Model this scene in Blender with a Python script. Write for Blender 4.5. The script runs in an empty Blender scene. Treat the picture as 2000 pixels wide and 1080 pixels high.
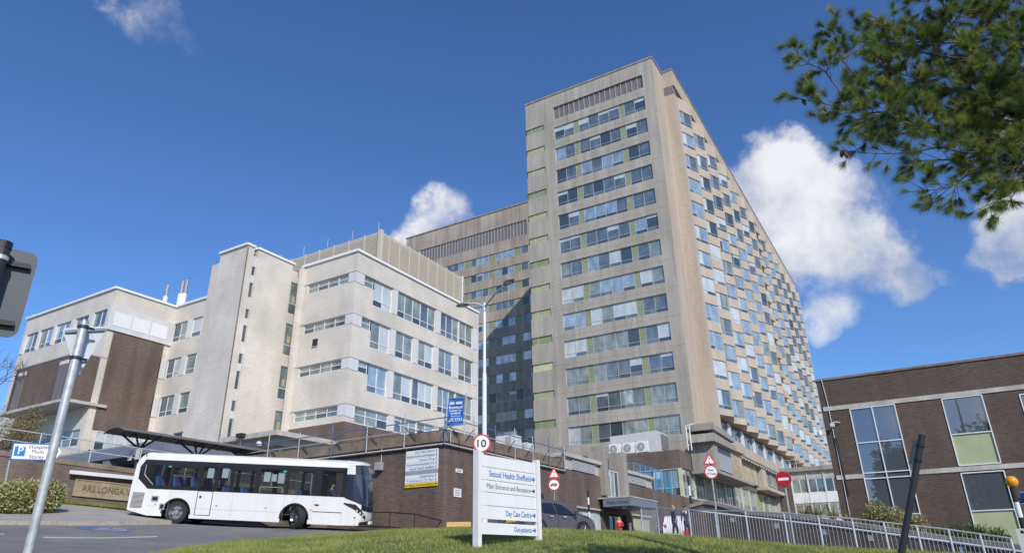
import bpy, bmesh, math, random
import numpy as np
from mathutils import Vector, Matrix
S = bpy.context.scene
COL = S.collection
rnd = random.Random(7)
R = math.radians

# ---------------------------------------------------------------- camera
FPX, YAW, PITCH, ROLL = 1322.45, 0.533977, 0.403116, -0.0158659
_f = Vector((math.cos(YAW)*math.cos(PITCH), math.sin(YAW)*math.cos(PITCH), math.sin(PITCH)))
_r0 = Vector((math.sin(YAW), -math.cos(YAW), 0)); _u0 = _r0.cross(_f)
_r = _r0*math.cos(ROLL)+_u0*math.sin(ROLL); _u = -_r0*math.sin(ROLL)+_u0*math.cos(ROLL)
cam = bpy.data.objects.new("camera", bpy.data.cameras.new("camera")); COL.objects.link(cam)
cam.data.sensor_width = 36; cam.data.lens = FPX*36/2000; cam.data.clip_start = .1; cam.data.clip_end = 20000
cam.matrix_world = Matrix(((_r.x, _u.x, -_f.x, 0), (_r.y, _u.y, -_f.y, 0), (_r.z, _u.z, -_f.z, 0), (0, 0, 0, 1)))
S.camera = cam

# ---------------------------------------------------------------- world, sun, exposure
SUN = Vector((-1.0, -1.25, 1.06)).normalized()
S.view_settings.view_transform = 'Standard'; S.view_settings.look = 'None'
S.view_settings.exposure = 0.0; S.view_settings.gamma = 1
W = bpy.data.worlds.new("World"); S.world = W; W.use_nodes = True
nt = W.node_tree; nt.nodes.clear()
def N(t, kind, **kw):
    n = t.nodes.new(kind)
    for k, v in kw.items():
        if k.startswith('i_'):
            key = k[2:]; key = int(key) if key.isdigit() else key.replace('_', ' ')
            n.inputs[key].default_value = v
        else: setattr(n, k, v)
    return n
sky = N(nt, 'ShaderNodeTexSky'); sky.sky_type = 'NISHITA'; sky.sun_disc = False
sky.sun_elevation = math.asin(SUN.z); sky.sun_rotation = math.atan2(SUN.x, SUN.y)
sky.air_density = 1.0; sky.dust_density = 0.35; sky.ozone_density = 3.0; sky.altitude = 150
bg = N(nt, 'ShaderNodeBackground'); bg.inputs[1].default_value = 0.14
wo = N(nt, 'ShaderNodeOutputWorld')
def mth(t, op, a, b=None, clamp=False):
    n = t.nodes.new('ShaderNodeMath'); n.operation = op; n.use_clamp = clamp
    for i, x in enumerate((a, b)):
        if x is None: continue
        if isinstance(x, (int, float)): n.inputs[i].default_value = x
        else: t.links.new(x, n.inputs[i])
    return n.outputs[0]
tc = N(nt, 'ShaderNodeTexCoord')
# clouds: soft blobs in fixed sky directions, broken up by noise
def pdir(px, py):
    return (_f*FPX+_r*(px-1000)-_u*(py-540)).normalized()
CL = [(1487,375,0.0466,1),(1547,420,0.0572,1),(1542,335,0.0382,.9),(1437,342,0.0254,.75),(1627,455,0.0466,1),(1687,490,0.0424,.9),(1572,500,0.0403,.95),(1507,470,0.0297,.8),(1763,515,0.0403,.85),(1818,535,0.0254,.8),(1773,560,0.0233,.6),(1642,345,0.0318,.6),(1722,390,0.0318,.30),
      (1605,600,0.024,.62),(1655,610,0.02,.6),(1600,650,0.019,.52),
      (1955,460,0.034,.9),(1985,505,0.03,.85),(1915,470,0.018,.5),(2000,440,0.03,.9),(1965,535,0.018,.5),
      (862,424,0.036,.62),(815,455,0.028,.52),(835,412,0.024,.5),(900,448,0.02,.45),(885,400,0.02,.4),(790,470,0.018,.4),
      (307,25,0.03,.36),(282,55,0.03,.33),(377,90,0.028,.34),(247,15,0.028,.30),(342,60,0.026,.30),
      (1960,220,0.032,.6),(1935,150,0.026,.42),(2020,200,0.04,.7),
      (2300,380,0.12,.9),(2500,650,0.14,.9),(-500,300,0.1,.5),(-700,600,0.14,.8)]
gen = tc.outputs['Generated']
acc = None
nz = N(nt, 'ShaderNodeTexNoise', i_Scale=8.0, i_Detail=12.0, i_Roughness=.60, i_Distortion=.0)
nt.links.new(gen, nz.inputs['Vector'])
nz2 = N(nt, 'ShaderNodeTexNoise', i_Scale=5.5, i_Detail=8.0, i_Roughness=.55)
nt.links.new(gen, nz2.inputs['Vector'])
# warp the direction a little so blob outlines are ragged
vm = N(nt, 'ShaderNodeVectorMath', operation='MULTIPLY_ADD')
nt.links.new(nz.outputs['Color'], vm.inputs[0]); vm.inputs[1].default_value = (.10, .10, .10); nt.links.new(gen, vm.inputs[2])
vs = N(nt, 'ShaderNodeVectorMath', operation='SUBTRACT'); nt.links.new(vm.outputs[0], vs.inputs[0]); vs.inputs[1].default_value = (.05, .05, .05)
for px, py, rad, amp in CL:
    d = pdir(px, py)
    v = N(nt, 'ShaderNodeVectorMath', operation='DISTANCE'); nt.links.new(vs.outputs[0], v.inputs[0]); v.inputs[1].default_value = d
    q = mth(nt, 'DIVIDE', v.outputs['Value'], rad); q = mth(nt, 'POWER', q, 2.0); q = mth(nt, 'MULTIPLY', q, -1.0)
    q = mth(nt, 'EXPONENT', q); q = mth(nt, 'MULTIPLY', q, amp)
    acc = q if acc is None else mth(nt, 'MAXIMUM', acc, q) if False else mth(nt, 'ADD', acc, q)
acc = mth(nt, 'MINIMUM', acc, 1.05)
fac = mth(nt, 'ADD', acc, mth(nt, 'MULTIPLY', mth(nt, 'SUBTRACT', nz.outputs['Fac'], .5), 2.1))
fac = mth(nt, 'ADD', fac, mth(nt, 'MULTIPLY', mth(nt, 'SUBTRACT', nz2.outputs['Fac'], .5), 1.3))
# the noise alone must not make clouds
fac = mth(nt, 'MULTIPLY', fac, mth(nt, 'MINIMUM', mth(nt, 'MULTIPLY', acc, 3.0), 1.0))
mr = N(nt, 'ShaderNodeMapRange', interpolation_type='SMOOTHSTEP'); nt.links.new(fac, mr.inputs[0])
mr.inputs[1].default_value = .20; mr.inputs[2].default_value = 1.12
den = mth(nt, 'MULTIPLY', mr.outputs[0], .93)
# broken cloud over the other half of the sky, behind the camera: the windows mirror it
sx = N(nt, 'ShaderNodeSeparateXYZ'); nt.links.new(gen, sx.inputs[0])
away = mth(nt, 'MULTIPLY', mth(nt, 'SUBTRACT', -.05, mth(nt, 'ADD', mth(nt, 'MULTIPLY', sx.outputs[0], .86), mth(nt, 'MULTIPLY', sx.outputs[1], .51))), 4.0, True)
low = mth(nt, 'MULTIPLY', mth(nt, 'SUBTRACT', .44, sx.outputs[2]), 4.0, True)
nb = N(nt, 'ShaderNodeTexNoise', i_Scale=3.2, i_Detail=8.0, i_Roughness=.58); nt.links.new(gen, nb.inputs['Vector'])
mb_ = N(nt, 'ShaderNodeMapRange', interpolation_type='SMOOTHSTEP'); nt.links.new(nb.outputs['Fac'], mb_.inputs[0]); mb_.inputs[1].default_value = .42; mb_.inputs[2].default_value = .60
den = mth(nt, 'MAXIMUM', den, mth(nt, 'MULTIPLY', mth(nt, 'MULTIPLY', away, low), mth(nt, 'MULTIPLY', mb_.outputs[0], .85)))
cr = N(nt, 'ShaderNodeValToRGB'); nt.links.new(mth(nt, 'ADD', mth(nt, 'MULTIPLY', nz2.outputs['Fac'], .55), mth(nt, 'MULTIPLY', nz.outputs['Fac'], .45)), cr.inputs[0])
cr.color_ramp.elements[0].position = .40; cr.color_ramp.elements[0].color = (3.3, 3.6, 4.4, 1)
cr.color_ramp.elements[1].position = .58; cr.color_ramp.elements[1].color = (6.6, 6.6, 6.8, 1)
tint = N(nt, 'ShaderNodeMix', data_type='RGBA', blend_type='MULTIPLY'); tint.inputs[0].default_value = 1
nt.links.new(sky.outputs[0], tint.inputs[6]); tint.inputs[7].default_value = (.56, .80, 1.12, 1)
mx = N(nt, 'ShaderNodeMix', data_type='RGBA'); nt.links.new(den, mx.inputs[0])
nt.links.new(tint.outputs[2], mx.inputs[6]); nt.links.new(cr.outputs[0], mx.inputs[7])
nt.links.new(mx.outputs[2], bg.inputs[0]); nt.links.new(bg.outputs[0], wo.inputs[0])
sl = bpy.data.lights.new("sun", 'SUN'); sl.energy = 4.0; sl.angle = R(.53); sl.color = (1, .95, .87)
so = bpy.data.objects.new("sun", sl); COL.objects.link(so); so.rotation_euler = SUN.to_track_quat('Z', 'Y').to_euler()

# ---------------------------------------------------------------- rays: photograph point -> place in the world
def ray(px, py): return _f*FPX+_r*(px-1000)-_u*(py-540)
def at(px, py, D):
    d = ray(px, py); return d*(D/math.hypot(d.x, d.y))
def onX(x, px, py): d = ray(px, py); return d*(x/d.x)
def onY(y, px, py): d = ray(px, py); return d*(y/d.y)
def onZ(z, px, py): d = ray(px, py); return d*(z/d.z)

# ---------------------------------------------------------------- mesh builder
class MB:
    def __init__(s): s.v = []; s.f = []; s.m = []; s.mats = []
    def mi(s, mat):
        if mat not in s.mats: s.mats.append(mat)
        return s.mats.index(mat)
    def face(s, pts, mat):
        n = len(s.v); s.v += [tuple(p) for p in pts]; s.f.append(tuple(range(n, n+len(pts)))); s.m.append(s.mi(mat))
    def poly(s, vs, fs, mat):
        n = len(s.v); s.v += [tuple(p) for p in vs]; k = s.mi(mat)
        for f in fs: s.f.append(tuple(i+n for i in f)); s.m.append(k)
    def box(s, x0, x1, y0, y1, z0, z1, mat):
        if x0 > x1: x0, x1 = x1, x0
        if y0 > y1: y0, y1 = y1, y0
        if z0 > z1: z0, z1 = z1, z0
        s.poly([(x0,y0,z0),(x1,y0,z0),(x1,y1,z0),(x0,y1,z0),(x0,y0,z1),(x1,y0,z1),(x1,y1,z1),(x0,y1,z1)],
               [(0,3,2,1),(4,5,6,7),(0,1,5,4),(1,2,6,5),(2,3,7,6),(3,0,4,7)], mat)
    def obox(s, o, a, b, c, mat):
        o, a, b, c = map(Vector, (o, a, b, c))
        if a.cross(b).dot(c) < 0: a, b = b, a
        P = [o, o+a, o+a+b, o+b, o+c, o+a+c, o+a+b+c, o+b+c]
        s.poly(P, [(0,3,2,1),(4,5,6,7),(0,1,5,4),(1,2,6,5),(2,3,7,6),(3,0,4,7)], mat)
    def tube(s, p, q, r, mat, n=8, r2=None, cap=True):
        p, q = Vector(p), Vector(q); r2 = r if r2 is None else r2
        d = (q-p); 
        if d.length < 1e-6: return
        d.normalize(); a = d.orthogonal().normalized(); b = d.cross(a)
        vs = [p+(a*math.cos(t)+b*math.sin(t))*r for t in [2*math.pi*i/n for i in range(n)]]
        vs += [q+(a*math.cos(t)+b*math.sin(t))*r2 for t in [2*math.pi*i/n for i in range(n)]]
        fs = [(i, (i+1) % n, n+(i+1) % n, n+i) for i in range(n)]
        if cap: fs += [tuple(range(n))[::-1], tuple(range(n, 2*n))]
        s.poly(vs, fs, mat)
    def path(s, pts, r, mat, n=8):
        for a, b in zip(pts[:-1], pts[1:]): s.tube(a, b, r, mat, n)
    def prism(s, pts, ext, mat):
        pts = [Vector(p) for p in pts]; ext = Vector(ext); n = len(pts)
        s.poly(pts+[p+ext for p in pts], [tuple(range(n))[::-1], tuple(range(n, 2*n))]+[(i, (i+1) % n, n+(i+1) % n, n+i) for i in range(n)], mat)
    def lathe(s, o, ax, prof, mat, n=20):
        o, ax = Vector(o), Vector(ax).normalized(); a = ax.orthogonal().normalized(); b = ax.cross(a)
        vs = []; fs = []
        for (h, r) in prof:
            for i in range(n):
                t = 2*math.pi*i/n; vs.append(o+ax*h+(a*math.cos(t)+b*math.sin(t))*max(r, 1e-4))
        for k in range(len(prof)-1):
            for i in range(n): fs.append((k*n+i, k*n+(i+1) % n, (k+1)*n+(i+1) % n, (k+1)*n+i))
        s.poly(vs, fs, mat)
    def build(s, name, parent=None, local=False, smooth=False, bevel=0):
        me = bpy.data.meshes.new(name)
        vs = s.v
        if parent is not None and not local:
            inv = WM[parent].inverted(); vs = [tuple(inv @ Vector(v)) for v in vs]
        me.from_pydata(vs, [], s.f); me.polygons.foreach_set('material_index', s.m)
        for mt in s.mats: me.materials.append(mt)
        bm = bmesh.new(); bm.from_mesh(me)
        if smooth or bevel: bmesh.ops.remove_doubles(bm, verts=bm.verts, dist=1e-4)
        if bevel:
            es = [e for e in bm.edges if len(e.link_faces) == 2 and e.calc_face_angle(0) > .4]
            bmesh.ops.bevel(bm, geom=es, offset=bevel, segments=2, affect='EDGES', clamp_overlap=True)
        bmesh.ops.recalc_face_normals(bm, faces=bm.faces)
        bm.to_mesh(me); bm.free()
        if smooth:
            me.polygons.foreach_set('use_smooth', [True]*len(me.polygons))
            try: me.set_sharp_from_angle(angle=R(38))
            except Exception: pass
        o = bpy.data.objects.new(name, me); COL.objects.link(o)
        if parent is not None: o.parent = parent
        WM[o] = WM[parent].copy() if parent is not None else Matrix()
        return o
WM = {}
def thing(name, loc=(0, 0, 0), label=None, cat=None, group=None, rotz=0, mat=None):
    o = bpy.data.objects.new(name, None); COL.objects.link(o); o.empty_display_size = .3
    M = mat if mat is not None else Matrix.Translation(Vector(loc)) @ Matrix.Rotation(rotz, 4, 'Z')
    o.matrix_world = M; WM[o] = M.copy()
    tag(o, label, cat, group); return o
def tag(o, label=None, cat=None, group=None, kind=None):
    for k, v in (('label', label), ('category', cat), ('group', group), ('kind', kind)):
        if v: o[k] = v
    return o
def copy_tree(o, dx=(0, 0, 0), parent=None):
    c = o.copy(); COL.objects.link(c)
    if parent is not None: c.parent = parent
    else: c.location = o.location+Vector(dx)
    for ch in o.children: copy_tree(ch, parent=c)
    WM[c] = WM[o].copy(); return c
def copy_part(o, dx):
    """a part again, dx further along, on the same parent"""
    c = o.copy(); COL.objects.link(c); c.location = o.location+Vector(dx); c.parent = o.parent
    for ch in o.children:
        d = ch.copy(); COL.objects.link(d); d.parent = c
    return c
def text(s, name, o, rt, up, height, mat, parent=None, width=None, bold=0.0, align='L', lift=.012, shear=0, local=False):
    """flat lettering: o = left (or right/centre) end of the base line"""
    cu = bpy.data.curves.new(name, 'FONT'); cu.body = s; cu.size = 1; cu.offset = 0 if ('M' in s or 'W' in s) else min(bold, .012); cu.shear = shear; cu.resolution_u = 3
    ob = bpy.data.objects.new(name, cu); COL.objects.link(ob)
    dg = bpy.context.evaluated_depsgraph_get(); me = bpy.data.meshes.new_from_object(ob.evaluated_get(dg))
    bpy.data.objects.remove(ob)
    n = len(me.vertices); co = np.zeros(n*3); me.vertices.foreach_get('co', co); co = co.reshape(-1, 3)
    x0, x1 = co[:, 0].min(), co[:, 0].max(); sc = height/.72
    sx = sc if width is None else width/(x1-x0)
    wd = (x1-x0)*sx; off = {'L': 0, 'R': -wd, 'C': -wd/2}[align]
    rt, up = Vector(rt).normalized(), Vector(up).normalized(); nn = rt.cross(up)
    o = Vector(o)+nn*lift
    inv = WM[parent].inverted() if parent is not None and not local else Matrix()
    vs = []
    for c in co: vs.append(inv @ (o+rt*((c[0]-x0)*sx+off)+up*(c[1]*sc)))
    me2 = bpy.data.meshes.new(name); me2.from_pydata([tuple(v) for v in vs], [], [tuple(p.vertices) for p in me.polygons])
    me2.materials.append(mat); bpy.data.meshes.remove(me)
    ob = bpy.data.objects.new(name, me2); COL.objects.link(ob)
    if parent is not None: ob.parent = parent
    return ob

# ---------------------------------------------------------------- materials
def mat(name, base=(.5, .5, .5), rough=.7, metal=0, noise=None, spec=.5, bump=0, bscale=40, coat=0, emit=None, trans=0):
    """noise = list of (scale, low, high, detail, (sx,sy,sz)) that each multiply the base"""
    m = bpy.data.materials.new(name); m.use_nodes = True; t = m.node_tree; b = t.nodes['Principled BSDF']
    b.inputs['Roughness'].default_value = rough; b.inputs['Metallic'].default_value = metal
    b.inputs['Specular IOR Level'].default_value = spec; b.inputs['Coat Weight'].default_value = coat
    b.inputs['Base Color'].default_value = (*base, 1)
    if noise:
        g = N(t, 'ShaderNodeNewGeometry'); cur = None
        for (sc, lo, hi, det, st) in noise:
            mp = N(t, 'ShaderNodeVectorMath', operation='MULTIPLY'); mp.inputs[1].default_value = st
            t.links.new(g.outputs['Position'], mp.inputs[0])
            n = N(t, 'ShaderNodeTexNoise', i_Scale=sc, i_Detail=det, i_Roughness=.6); t.links.new(mp.outputs[0], n.inputs['Vector'])
            r = N(t, 'ShaderNodeMapRange'); r.inputs[1].default_value = .32; r.inputs[2].default_value = .68
            r.inputs[3].default_value = lo; r.inputs[4].default_value = hi; t.links.new(n.outputs['Fac'], r.inputs[0])
            cur = r.outputs[0] if cur is None else mth(t, 'MULTIPLY', cur, r.outputs[0])
        vm = N(t, 'ShaderNodeVectorMath', operation='SCALE'); vm.inputs[0].default_value = base; t.links.new(cur, vm.inputs['Scale'])
        t.links.new(vm.outputs[0], b.inputs['Base Color'])
    if bump:
        g = N(t, 'ShaderNodeNewGeometry'); n = N(t, 'ShaderNodeTexNoise', i_Scale=bscale, i_Detail=4.0); t.links.new(g.outputs['Position'], n.inputs['Vector'])
        bp = N(t, 'ShaderNodeBump', i_Strength=bump, i_Distance=.02); t.links.new(n.outputs['Fac'], bp.inputs['Height']); t.links.new(bp.outputs[0], b.inputs['Normal'])
    if emit: b.inputs['Emission Color'].default_value = (*emit, 1); b.inputs['Emission Strength'].default_value = 1
    return m
def brick(name, c1, c2, mortar, bw, bh, ms, rough=.8, streak=(.75, 1.1), bump=.25, dv=(1, 1)):
    m = bpy.data.materials.new(name); m.use_nodes = True; t = m.node_tree; b = t.nodes['Principled BSDF']
    b.inputs['Roughness'].default_value = rough
    g = N(t, 'ShaderNodeNewGeometry'); sp = N(t, 'ShaderNodeSeparateXYZ'); t.links.new(g.outputs['Position'], sp.inputs[0])
    cb = N(t, 'ShaderNodeCombineXYZ'); t.links.new(mth(t, 'ADD', mth(t, 'MULTIPLY', sp.outputs[0], dv[0]), mth(t, 'MULTIPLY', sp.outputs[1], dv[1])), cb.inputs[0]); t.links.new(sp.outputs[2], cb.inputs[1])
    br = N(t, 'ShaderNodeTexBrick', i_Scale=1.0); br.inputs['Brick Width'].default_value = bw; br.inputs['Row Height'].default_value = bh
    br.inputs['Mortar Size'].default_value = ms; br.inputs['Mortar Smooth'].default_value = .3; br.inputs['Bias'].default_value = 0
    br.inputs['Color1'].default_value = (*c1, 1); br.inputs['Color2'].default_value = (*c2, 1); br.inputs['Mortar'].default_value = (*mortar, 1)
    t.links.new(cb.outputs[0], br.inputs['Vector'])
    mp = N(t, 'ShaderNodeVectorMath', operation='MULTIPLY'); mp.inputs[1].default_value = (1, 1, .16); t.links.new(g.outputs['Position'], mp.inputs[0])
    n = N(t, 'ShaderNodeTexNoise', i_Scale=.9, i_Detail=6.0); t.links.new(mp.outputs[0], n.inputs['Vector'])
    r = N(t, 'ShaderNodeMapRange'); r.inputs[1].default_value = .33; r.inputs[2].default_value = .6; r.inputs[3].default_value = streak[0]; r.inputs[4].default_value = streak[1]
    t.links.new(n.outputs['Fac'], r.inputs[0])
    n2 = N(t, 'ShaderNodeTexNoise', i_Scale=.35, i_Detail=5.0); t.links.new(g.outputs['Position'], n2.inputs['Vector'])
    r2 = N(t, 'ShaderNodeMapRange'); r2.inputs[1].default_value = .35; r2.inputs[2].default_value = .65; r2.inputs[3].default_value = .88; r2.inputs[4].default_value = 1.1
    t.links.new(n2.outputs['Fac'], r2.inputs[0])
    vm = N(t, 'ShaderNodeVectorMath', operation='SCALE'); t.links.new(br.outputs['Color'], vm.inputs[0]); t.links.new(mth(t, 'MULTIPLY', r.outputs[0], r2.outputs[0]), vm.inputs['Scale'])
    t.links.new(vm.outputs[0], b.inputs['Base Color'])
    bp = N(t, 'ShaderNodeBump', i_Strength=bump, i_Distance=.01); bp.invert = True; t.links.new(br.outputs['Fac'], bp.inputs['Height']); t.links.new(bp.outputs[0], b.inputs['Normal'])
    return m
def glass(name, base, metal=.0, rough=.04, var=0.0, see=0.0):
    m = bpy.data.materials.new(name); m.use_nodes = True; t = m.node_tree; b = t.nodes['Principled BSDF']
    b.inputs['Base Color'].default_value = (*base, 1); b.inputs['Roughness'].default_value = rough; b.inputs['Metallic'].default_value = metal
    b.inputs['Specular IOR Level'].default_value = .9; b.inputs['IOR'].default_value = 1.65
    g = N(t, 'ShaderNodeNewGeometry'); n = N(t, 'ShaderNodeTexNoise', i_Scale=.55, i_Detail=2.0); t.links.new(g.outputs['Position'], n.inputs['Vector'])
    bp = N(t, 'ShaderNodeBump', i_Strength=.12 if name != 'mirror_glass' else .015, i_Distance=.06); t.links.new(n.outputs['Fac'], bp.inputs['Height']); t.links.new(bp.outputs[0], b.inputs['Normal'])
    if var:
        n = N(t, 'ShaderNodeTexNoise', i_Scale=.9, i_Detail=3.0); mp = N(t, 'ShaderNodeVectorMath', operation='MULTIPLY'); mp.inputs[1].default_value = (1.3, 1.3, .7)
        t.links.new(g.outputs['Position'], mp.inputs[0]); t.links.new(mp.outputs[0], n.inputs['Vector'])
        r = N(t, 'ShaderNodeMapRange'); r.inputs[1].default_value = .35; r.inputs[2].default_value = .65; r.inputs[3].default_value = 1-var; r.inputs[4].default_value = 1+var
        t.links.new(n.outputs['Fac'], r.inputs[0])
        vm = N(t, 'ShaderNodeVectorMath', operation='SCALE'); vm.inputs[0].default_value = base; t.links.new(r.outputs[0], vm.inputs['Scale']); t.links.new(vm.outputs[0], b.inputs['Base Color'])
    if see:
        tr = N(t, 'ShaderNodeBsdfTransparent'); tr.inputs[0].default_value = (.8, .88, .9, 1); ms = N(t, 'ShaderNodeMixShader'); ms.inputs[0].default_value = see
        t.links.new(b.outputs[0], ms.inputs[1]); t.links.new(tr.outputs[0], ms.inputs[2]); t.links.new(ms.outputs[0], t.nodes['Material Output'].inputs[0])
    return m
V1 = (1, 1, 1); VS = (1, 1, .12)
def panelled(name, base, ph, pw, zoff=0.0, streak=.8):
    """exposed-aggregate concrete with fine joints and rain streaks"""
    m = mat(name, base, .85, noise=[(5.0, .84, 1.12, 8, V1), (.8, streak, 1.1, 6, VS), (1.6, .86, 1.04, 4, (1, 1, .03)), (.12, .88, 1.08, 3, V1)], bump=.3, bscale=30)
    t = m.node_tree; b = t.nodes['Principled BSDF']; src = b.inputs['Base Color'].links[0].from_socket
    g = N(t, 'ShaderNodeNewGeometry'); sp = N(t, 'ShaderNodeSeparateXYZ'); t.links.new(g.outputs['Position'], sp.inputs[0])
    def joint(c, per, off, w):
        q = mth(t, 'ADD', c, off); q = mth(t, 'FLOORED_MODULO', q, per); q = mth(t, 'SUBTRACT', q, per/2); q = mth(t, 'ABSOLUTE', q); return mth(t, 'LESS_THAN', q, w)
    j = mth(t, 'MAXIMUM', joint(sp.outputs[2], ph, zoff, .025), joint(mth(t, 'ADD', sp.outputs[0], sp.outputs[1]), pw, 0.3, .02))
    k = mth(t, 'SUBTRACT', 1.0, mth(t, 'MULTIPLY', j, .35))
    vm = N(t, 'ShaderNodeVectorMath', operation='SCALE'); t.links.new(src, vm.inputs[0]); t.links.new(k, vm.inputs['Scale']); t.links.new(vm.outputs[0], b.inputs['Base Color'])
    return m
M = dict(
    tower=panelled('aggregate_concrete', (.44, .40, .34), 3.65, 3.6, .4),
    bay=mat('bay_concrete', (.47, .395, .31), .85, noise=[(5, .88, 1.08, 6, V1), (.6, .85, 1.08, 5, VS)], bump=.2, bscale=25),
    wing=mat('stained_concrete', (.41, .35, .285), .9, noise=[(4, .88, 1.1, 6, V1), (1.1, .68, 1.15, 7, (1, 1, .07)), (.15, .85, 1.1, 3, V1)]),
    conc=mat('weathered_concrete', (.34, .31, .27), .9, noise=[(6, .85, 1.12, 6, V1), (1.2, .7, 1.1, 6, VS)], bump=.25, bscale=25),
    lconc=mat('pale_concrete', (.5, .47, .42), .85, noise=[(5, .88, 1.08, 6, V1), (1, .75, 1.08, 6, VS)]),
    coping=mat('brown_coping', (.23, .175, .13), .9, noise=[(3, .7, 1.15, 7, V1), (.8, .7, 1.15, 5, V1)], bump=.3, bscale=30),
    wbrick=brick('white_brick', (.73, .675, .585), (.665, .61, .53), (.45, .41, .37), .45, .1, .016, .55, (.95, 1.02), .3),
    dbrick=brick('dark_brick', (.145, .098, .078), (.085, .062, .053), (.19, .165, .14), .225, .075, .011, .8, (.8, 1.1)),
    bbrick=brick('brown_brick', (.145, .095, .072), (.085, .060, .050), (.175, .145, .12), .225, .075, .010, .8, (.75, 1.12)),
    rbrick=brick('purple_brick', (.095, .060, .044), (.050, .035, .028), (.125, .095, .072), .225, .075, .011, .7, (.85, 1.08)),
    gd=glass('dark_glass', (.06, .085, .10), .15), gm=glass('mid_glass', (.18, .225, .25), .4, var=.25), gl=glass('sky_glass', (.44, .54, .57), .5, var=.22),
    gb=glass('blind_glass', (.50, .55, .56), 0, .12, var=.12), gt=glass('teal_glass', (.24, .29, .275), .12, var=.3), gk=glass('black_glass', (.012, .012, .014), 0, .03),
    gr=glass('mirror_glass', (.20, .22, .25), .6, .015), see=glass('clear_glass', (.02, .025, .03), 0, .02, see=.72),
    frame=mat('window_frame_grey', (.56, .58, .60), .4, .3), wframe=mat('window_frame_white', (.72, .73, .72), .45), wpanel=mat('white_panel', (.64, .64, .63), .4, noise=[(1.5, .9, 1.03, 4, VS)]),
    green=mat('green_panel', (.27, .305, .17), .45, noise=[(1.2, .85, 1.1, 4, V1)]), pgreen=mat('sage_panel', (.39, .42, .245), .5, noise=[(1.2, .9, 1.06, 4, V1)]),
    ygreen=mat('yellow_green_panel', (.55, .57, .34), .5, noise=[(1.2, .85, 1.1, 4, V1)]),
    louvre=mat('grey_louvre', (.17, .16, .16), .6, noise=[(2, .8, 1.15, 5, VS)]), slat=mat('slat_light', (.42, .41, .38), .5), cream=mat('cream_louvre', (.56, .50, .39), .5),
    white=mat('white_paint', (.78, .78, .77), .35, noise=[(3, .94, 1.02, 4, V1)]), cap=mat('white_capping', (.80, .80, .79), .4), dark=mat('dark_void', (.02, .02, .022), .8),
    darkm=mat('dark_metal', (.03, .033, .038), .45, .2), galv=mat('galvanised_steel', (.56, .58, .60), .45, .4, noise=[(14, .75, 1.15, 4, V1)]), galvd=mat('dull_galvanised', (.33, .35, .37), .5, .4, noise=[(9, .8, 1.15, 4, V1)]),
    bluep=mat('blue_paint', (.10, .15, .32), .5), blue2=mat('cyan_paint', (.06, .30, .52), .5), signblue=mat('sign_blue', (.01, .11, .42), .4), signwhite=mat('sign_white', (.80, .80, .79), .35, noise=[(3, .93, 1.01, 6, VS)]), red=mat('sign_red', (.60, .02, .03), .4), dred=mat('deep_red', (.42, .01, .02), .4),
    black=mat('black', (.012, .012, .014), .5), txt=mat('text_blue', (.02, .16, .48), .5), txtk=mat('text_dark', (.05, .035, .035), .5), yellow=mat('sign_yellow', (.80, .58, .02), .4), gry=mat('mid_grey', (.33, .33, .35), .6), lgry=mat('light_grey', (.58, .58, .58), .5, noise=[(2, .9, 1.05, 4, V1)]),
    slate=mat('slate_blue', (.17, .19, .24), .5, noise=[(1.5, .9, 1.08, 4, V1)]), stone=brick('buff_stone', (.50, .40, .27), (.43, .34, .23), (.25, .2, .15), .9, .3, .02, .85),
    sand=mat('sandstone', (.31, .25, .16), .9, noise=[(7, .8, 1.15, 6, V1), (1.3, .75, 1.1, 5, V1)], bump=.4, bscale=30), letter=mat('weathered_letters', (.13, .105, .07), .9),
    asph=mat('asphalt', (.20, .19, .18), .9, noise=[(60, .75, 1.25, 3, V1), (.5, .78, 1.12, 8, V1), (2.5, .9, 1.08, 6, V1), (9, .92, 1.05, 6, V1)], bump=.3, bscale=90), pave=mat('pavement', (.35, .32, .29), .9, noise=[(50, .85, 1.15, 3, V1), (.8, .85, 1.1, 5, V1)], bump=.2, bscale=70),
    kerb=mat('kerb_concrete', (.40, .35, .29), .9, noise=[(12, .8, 1.15, 5, V1), (1.5, .85, 1.1, 4, V1)]), soil=mat('soil', (.10, .07, .045), .95, noise=[(6, .7, 1.3, 5, V1)]),
    lawn=mat('lawn_turf', (.075, .105, .022), .95, noise=[(3, .7, 1.35, 6, V1), (.5, .75, 1.25, 5, V1)], bump=.5, bscale=60), paint=mat('road_paint', (.6, .6, .58), .7, noise=[(12, .6, 1.1, 5, V1)]), bpaint=mat('faded_blue_paint', (.10, .15, .30), .8, noise=[(10, .7, 1.3, 4, V1)]),
    skin=mat('skin', (.55, .36, .27), .5), rubber=mat('tyre_rubber', (.025, .025, .026), .8), alloy=mat('alloy', (.6, .61, .63), .25, .9), buswhite=mat('bus_paint', (.80, .79, .775), .22, coat=.5, noise=[(1.6, .90, 1.01, 6, VS), (14, .97, 1.01, 4, V1)]),
    seat=mat('blue_seat_fabric', (.08, .16, .42), .8, noise=[(20, .7, 1.5, 2, V1)]), carpaint=mat('grey_car_paint', (.14, .135, .16), .25, .4, coat=1.0), amber=mat('amber', (.85, .32, .01), .3), solar=mat('solar_cells', (.03, .06, .25), .15, .2),
    blindy=mat('yellow_blind', (.46, .40, .24), .7), bandb=glass('tinted_band', (.010, .010, .012), 0, .06),
    wornpaint=mat('worn_paint', (.30, .29, .275), .8, noise=[(14, .6, 1.1, 5, V1)]), canopy=mat('canopy_sheet', (.15, .14, .13), .6), bark=mat('bark', (.13, .095, .075), .9, noise=[(9, .6, 1.4, 5, V1)], bump=.6, bscale=20),
)
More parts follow.
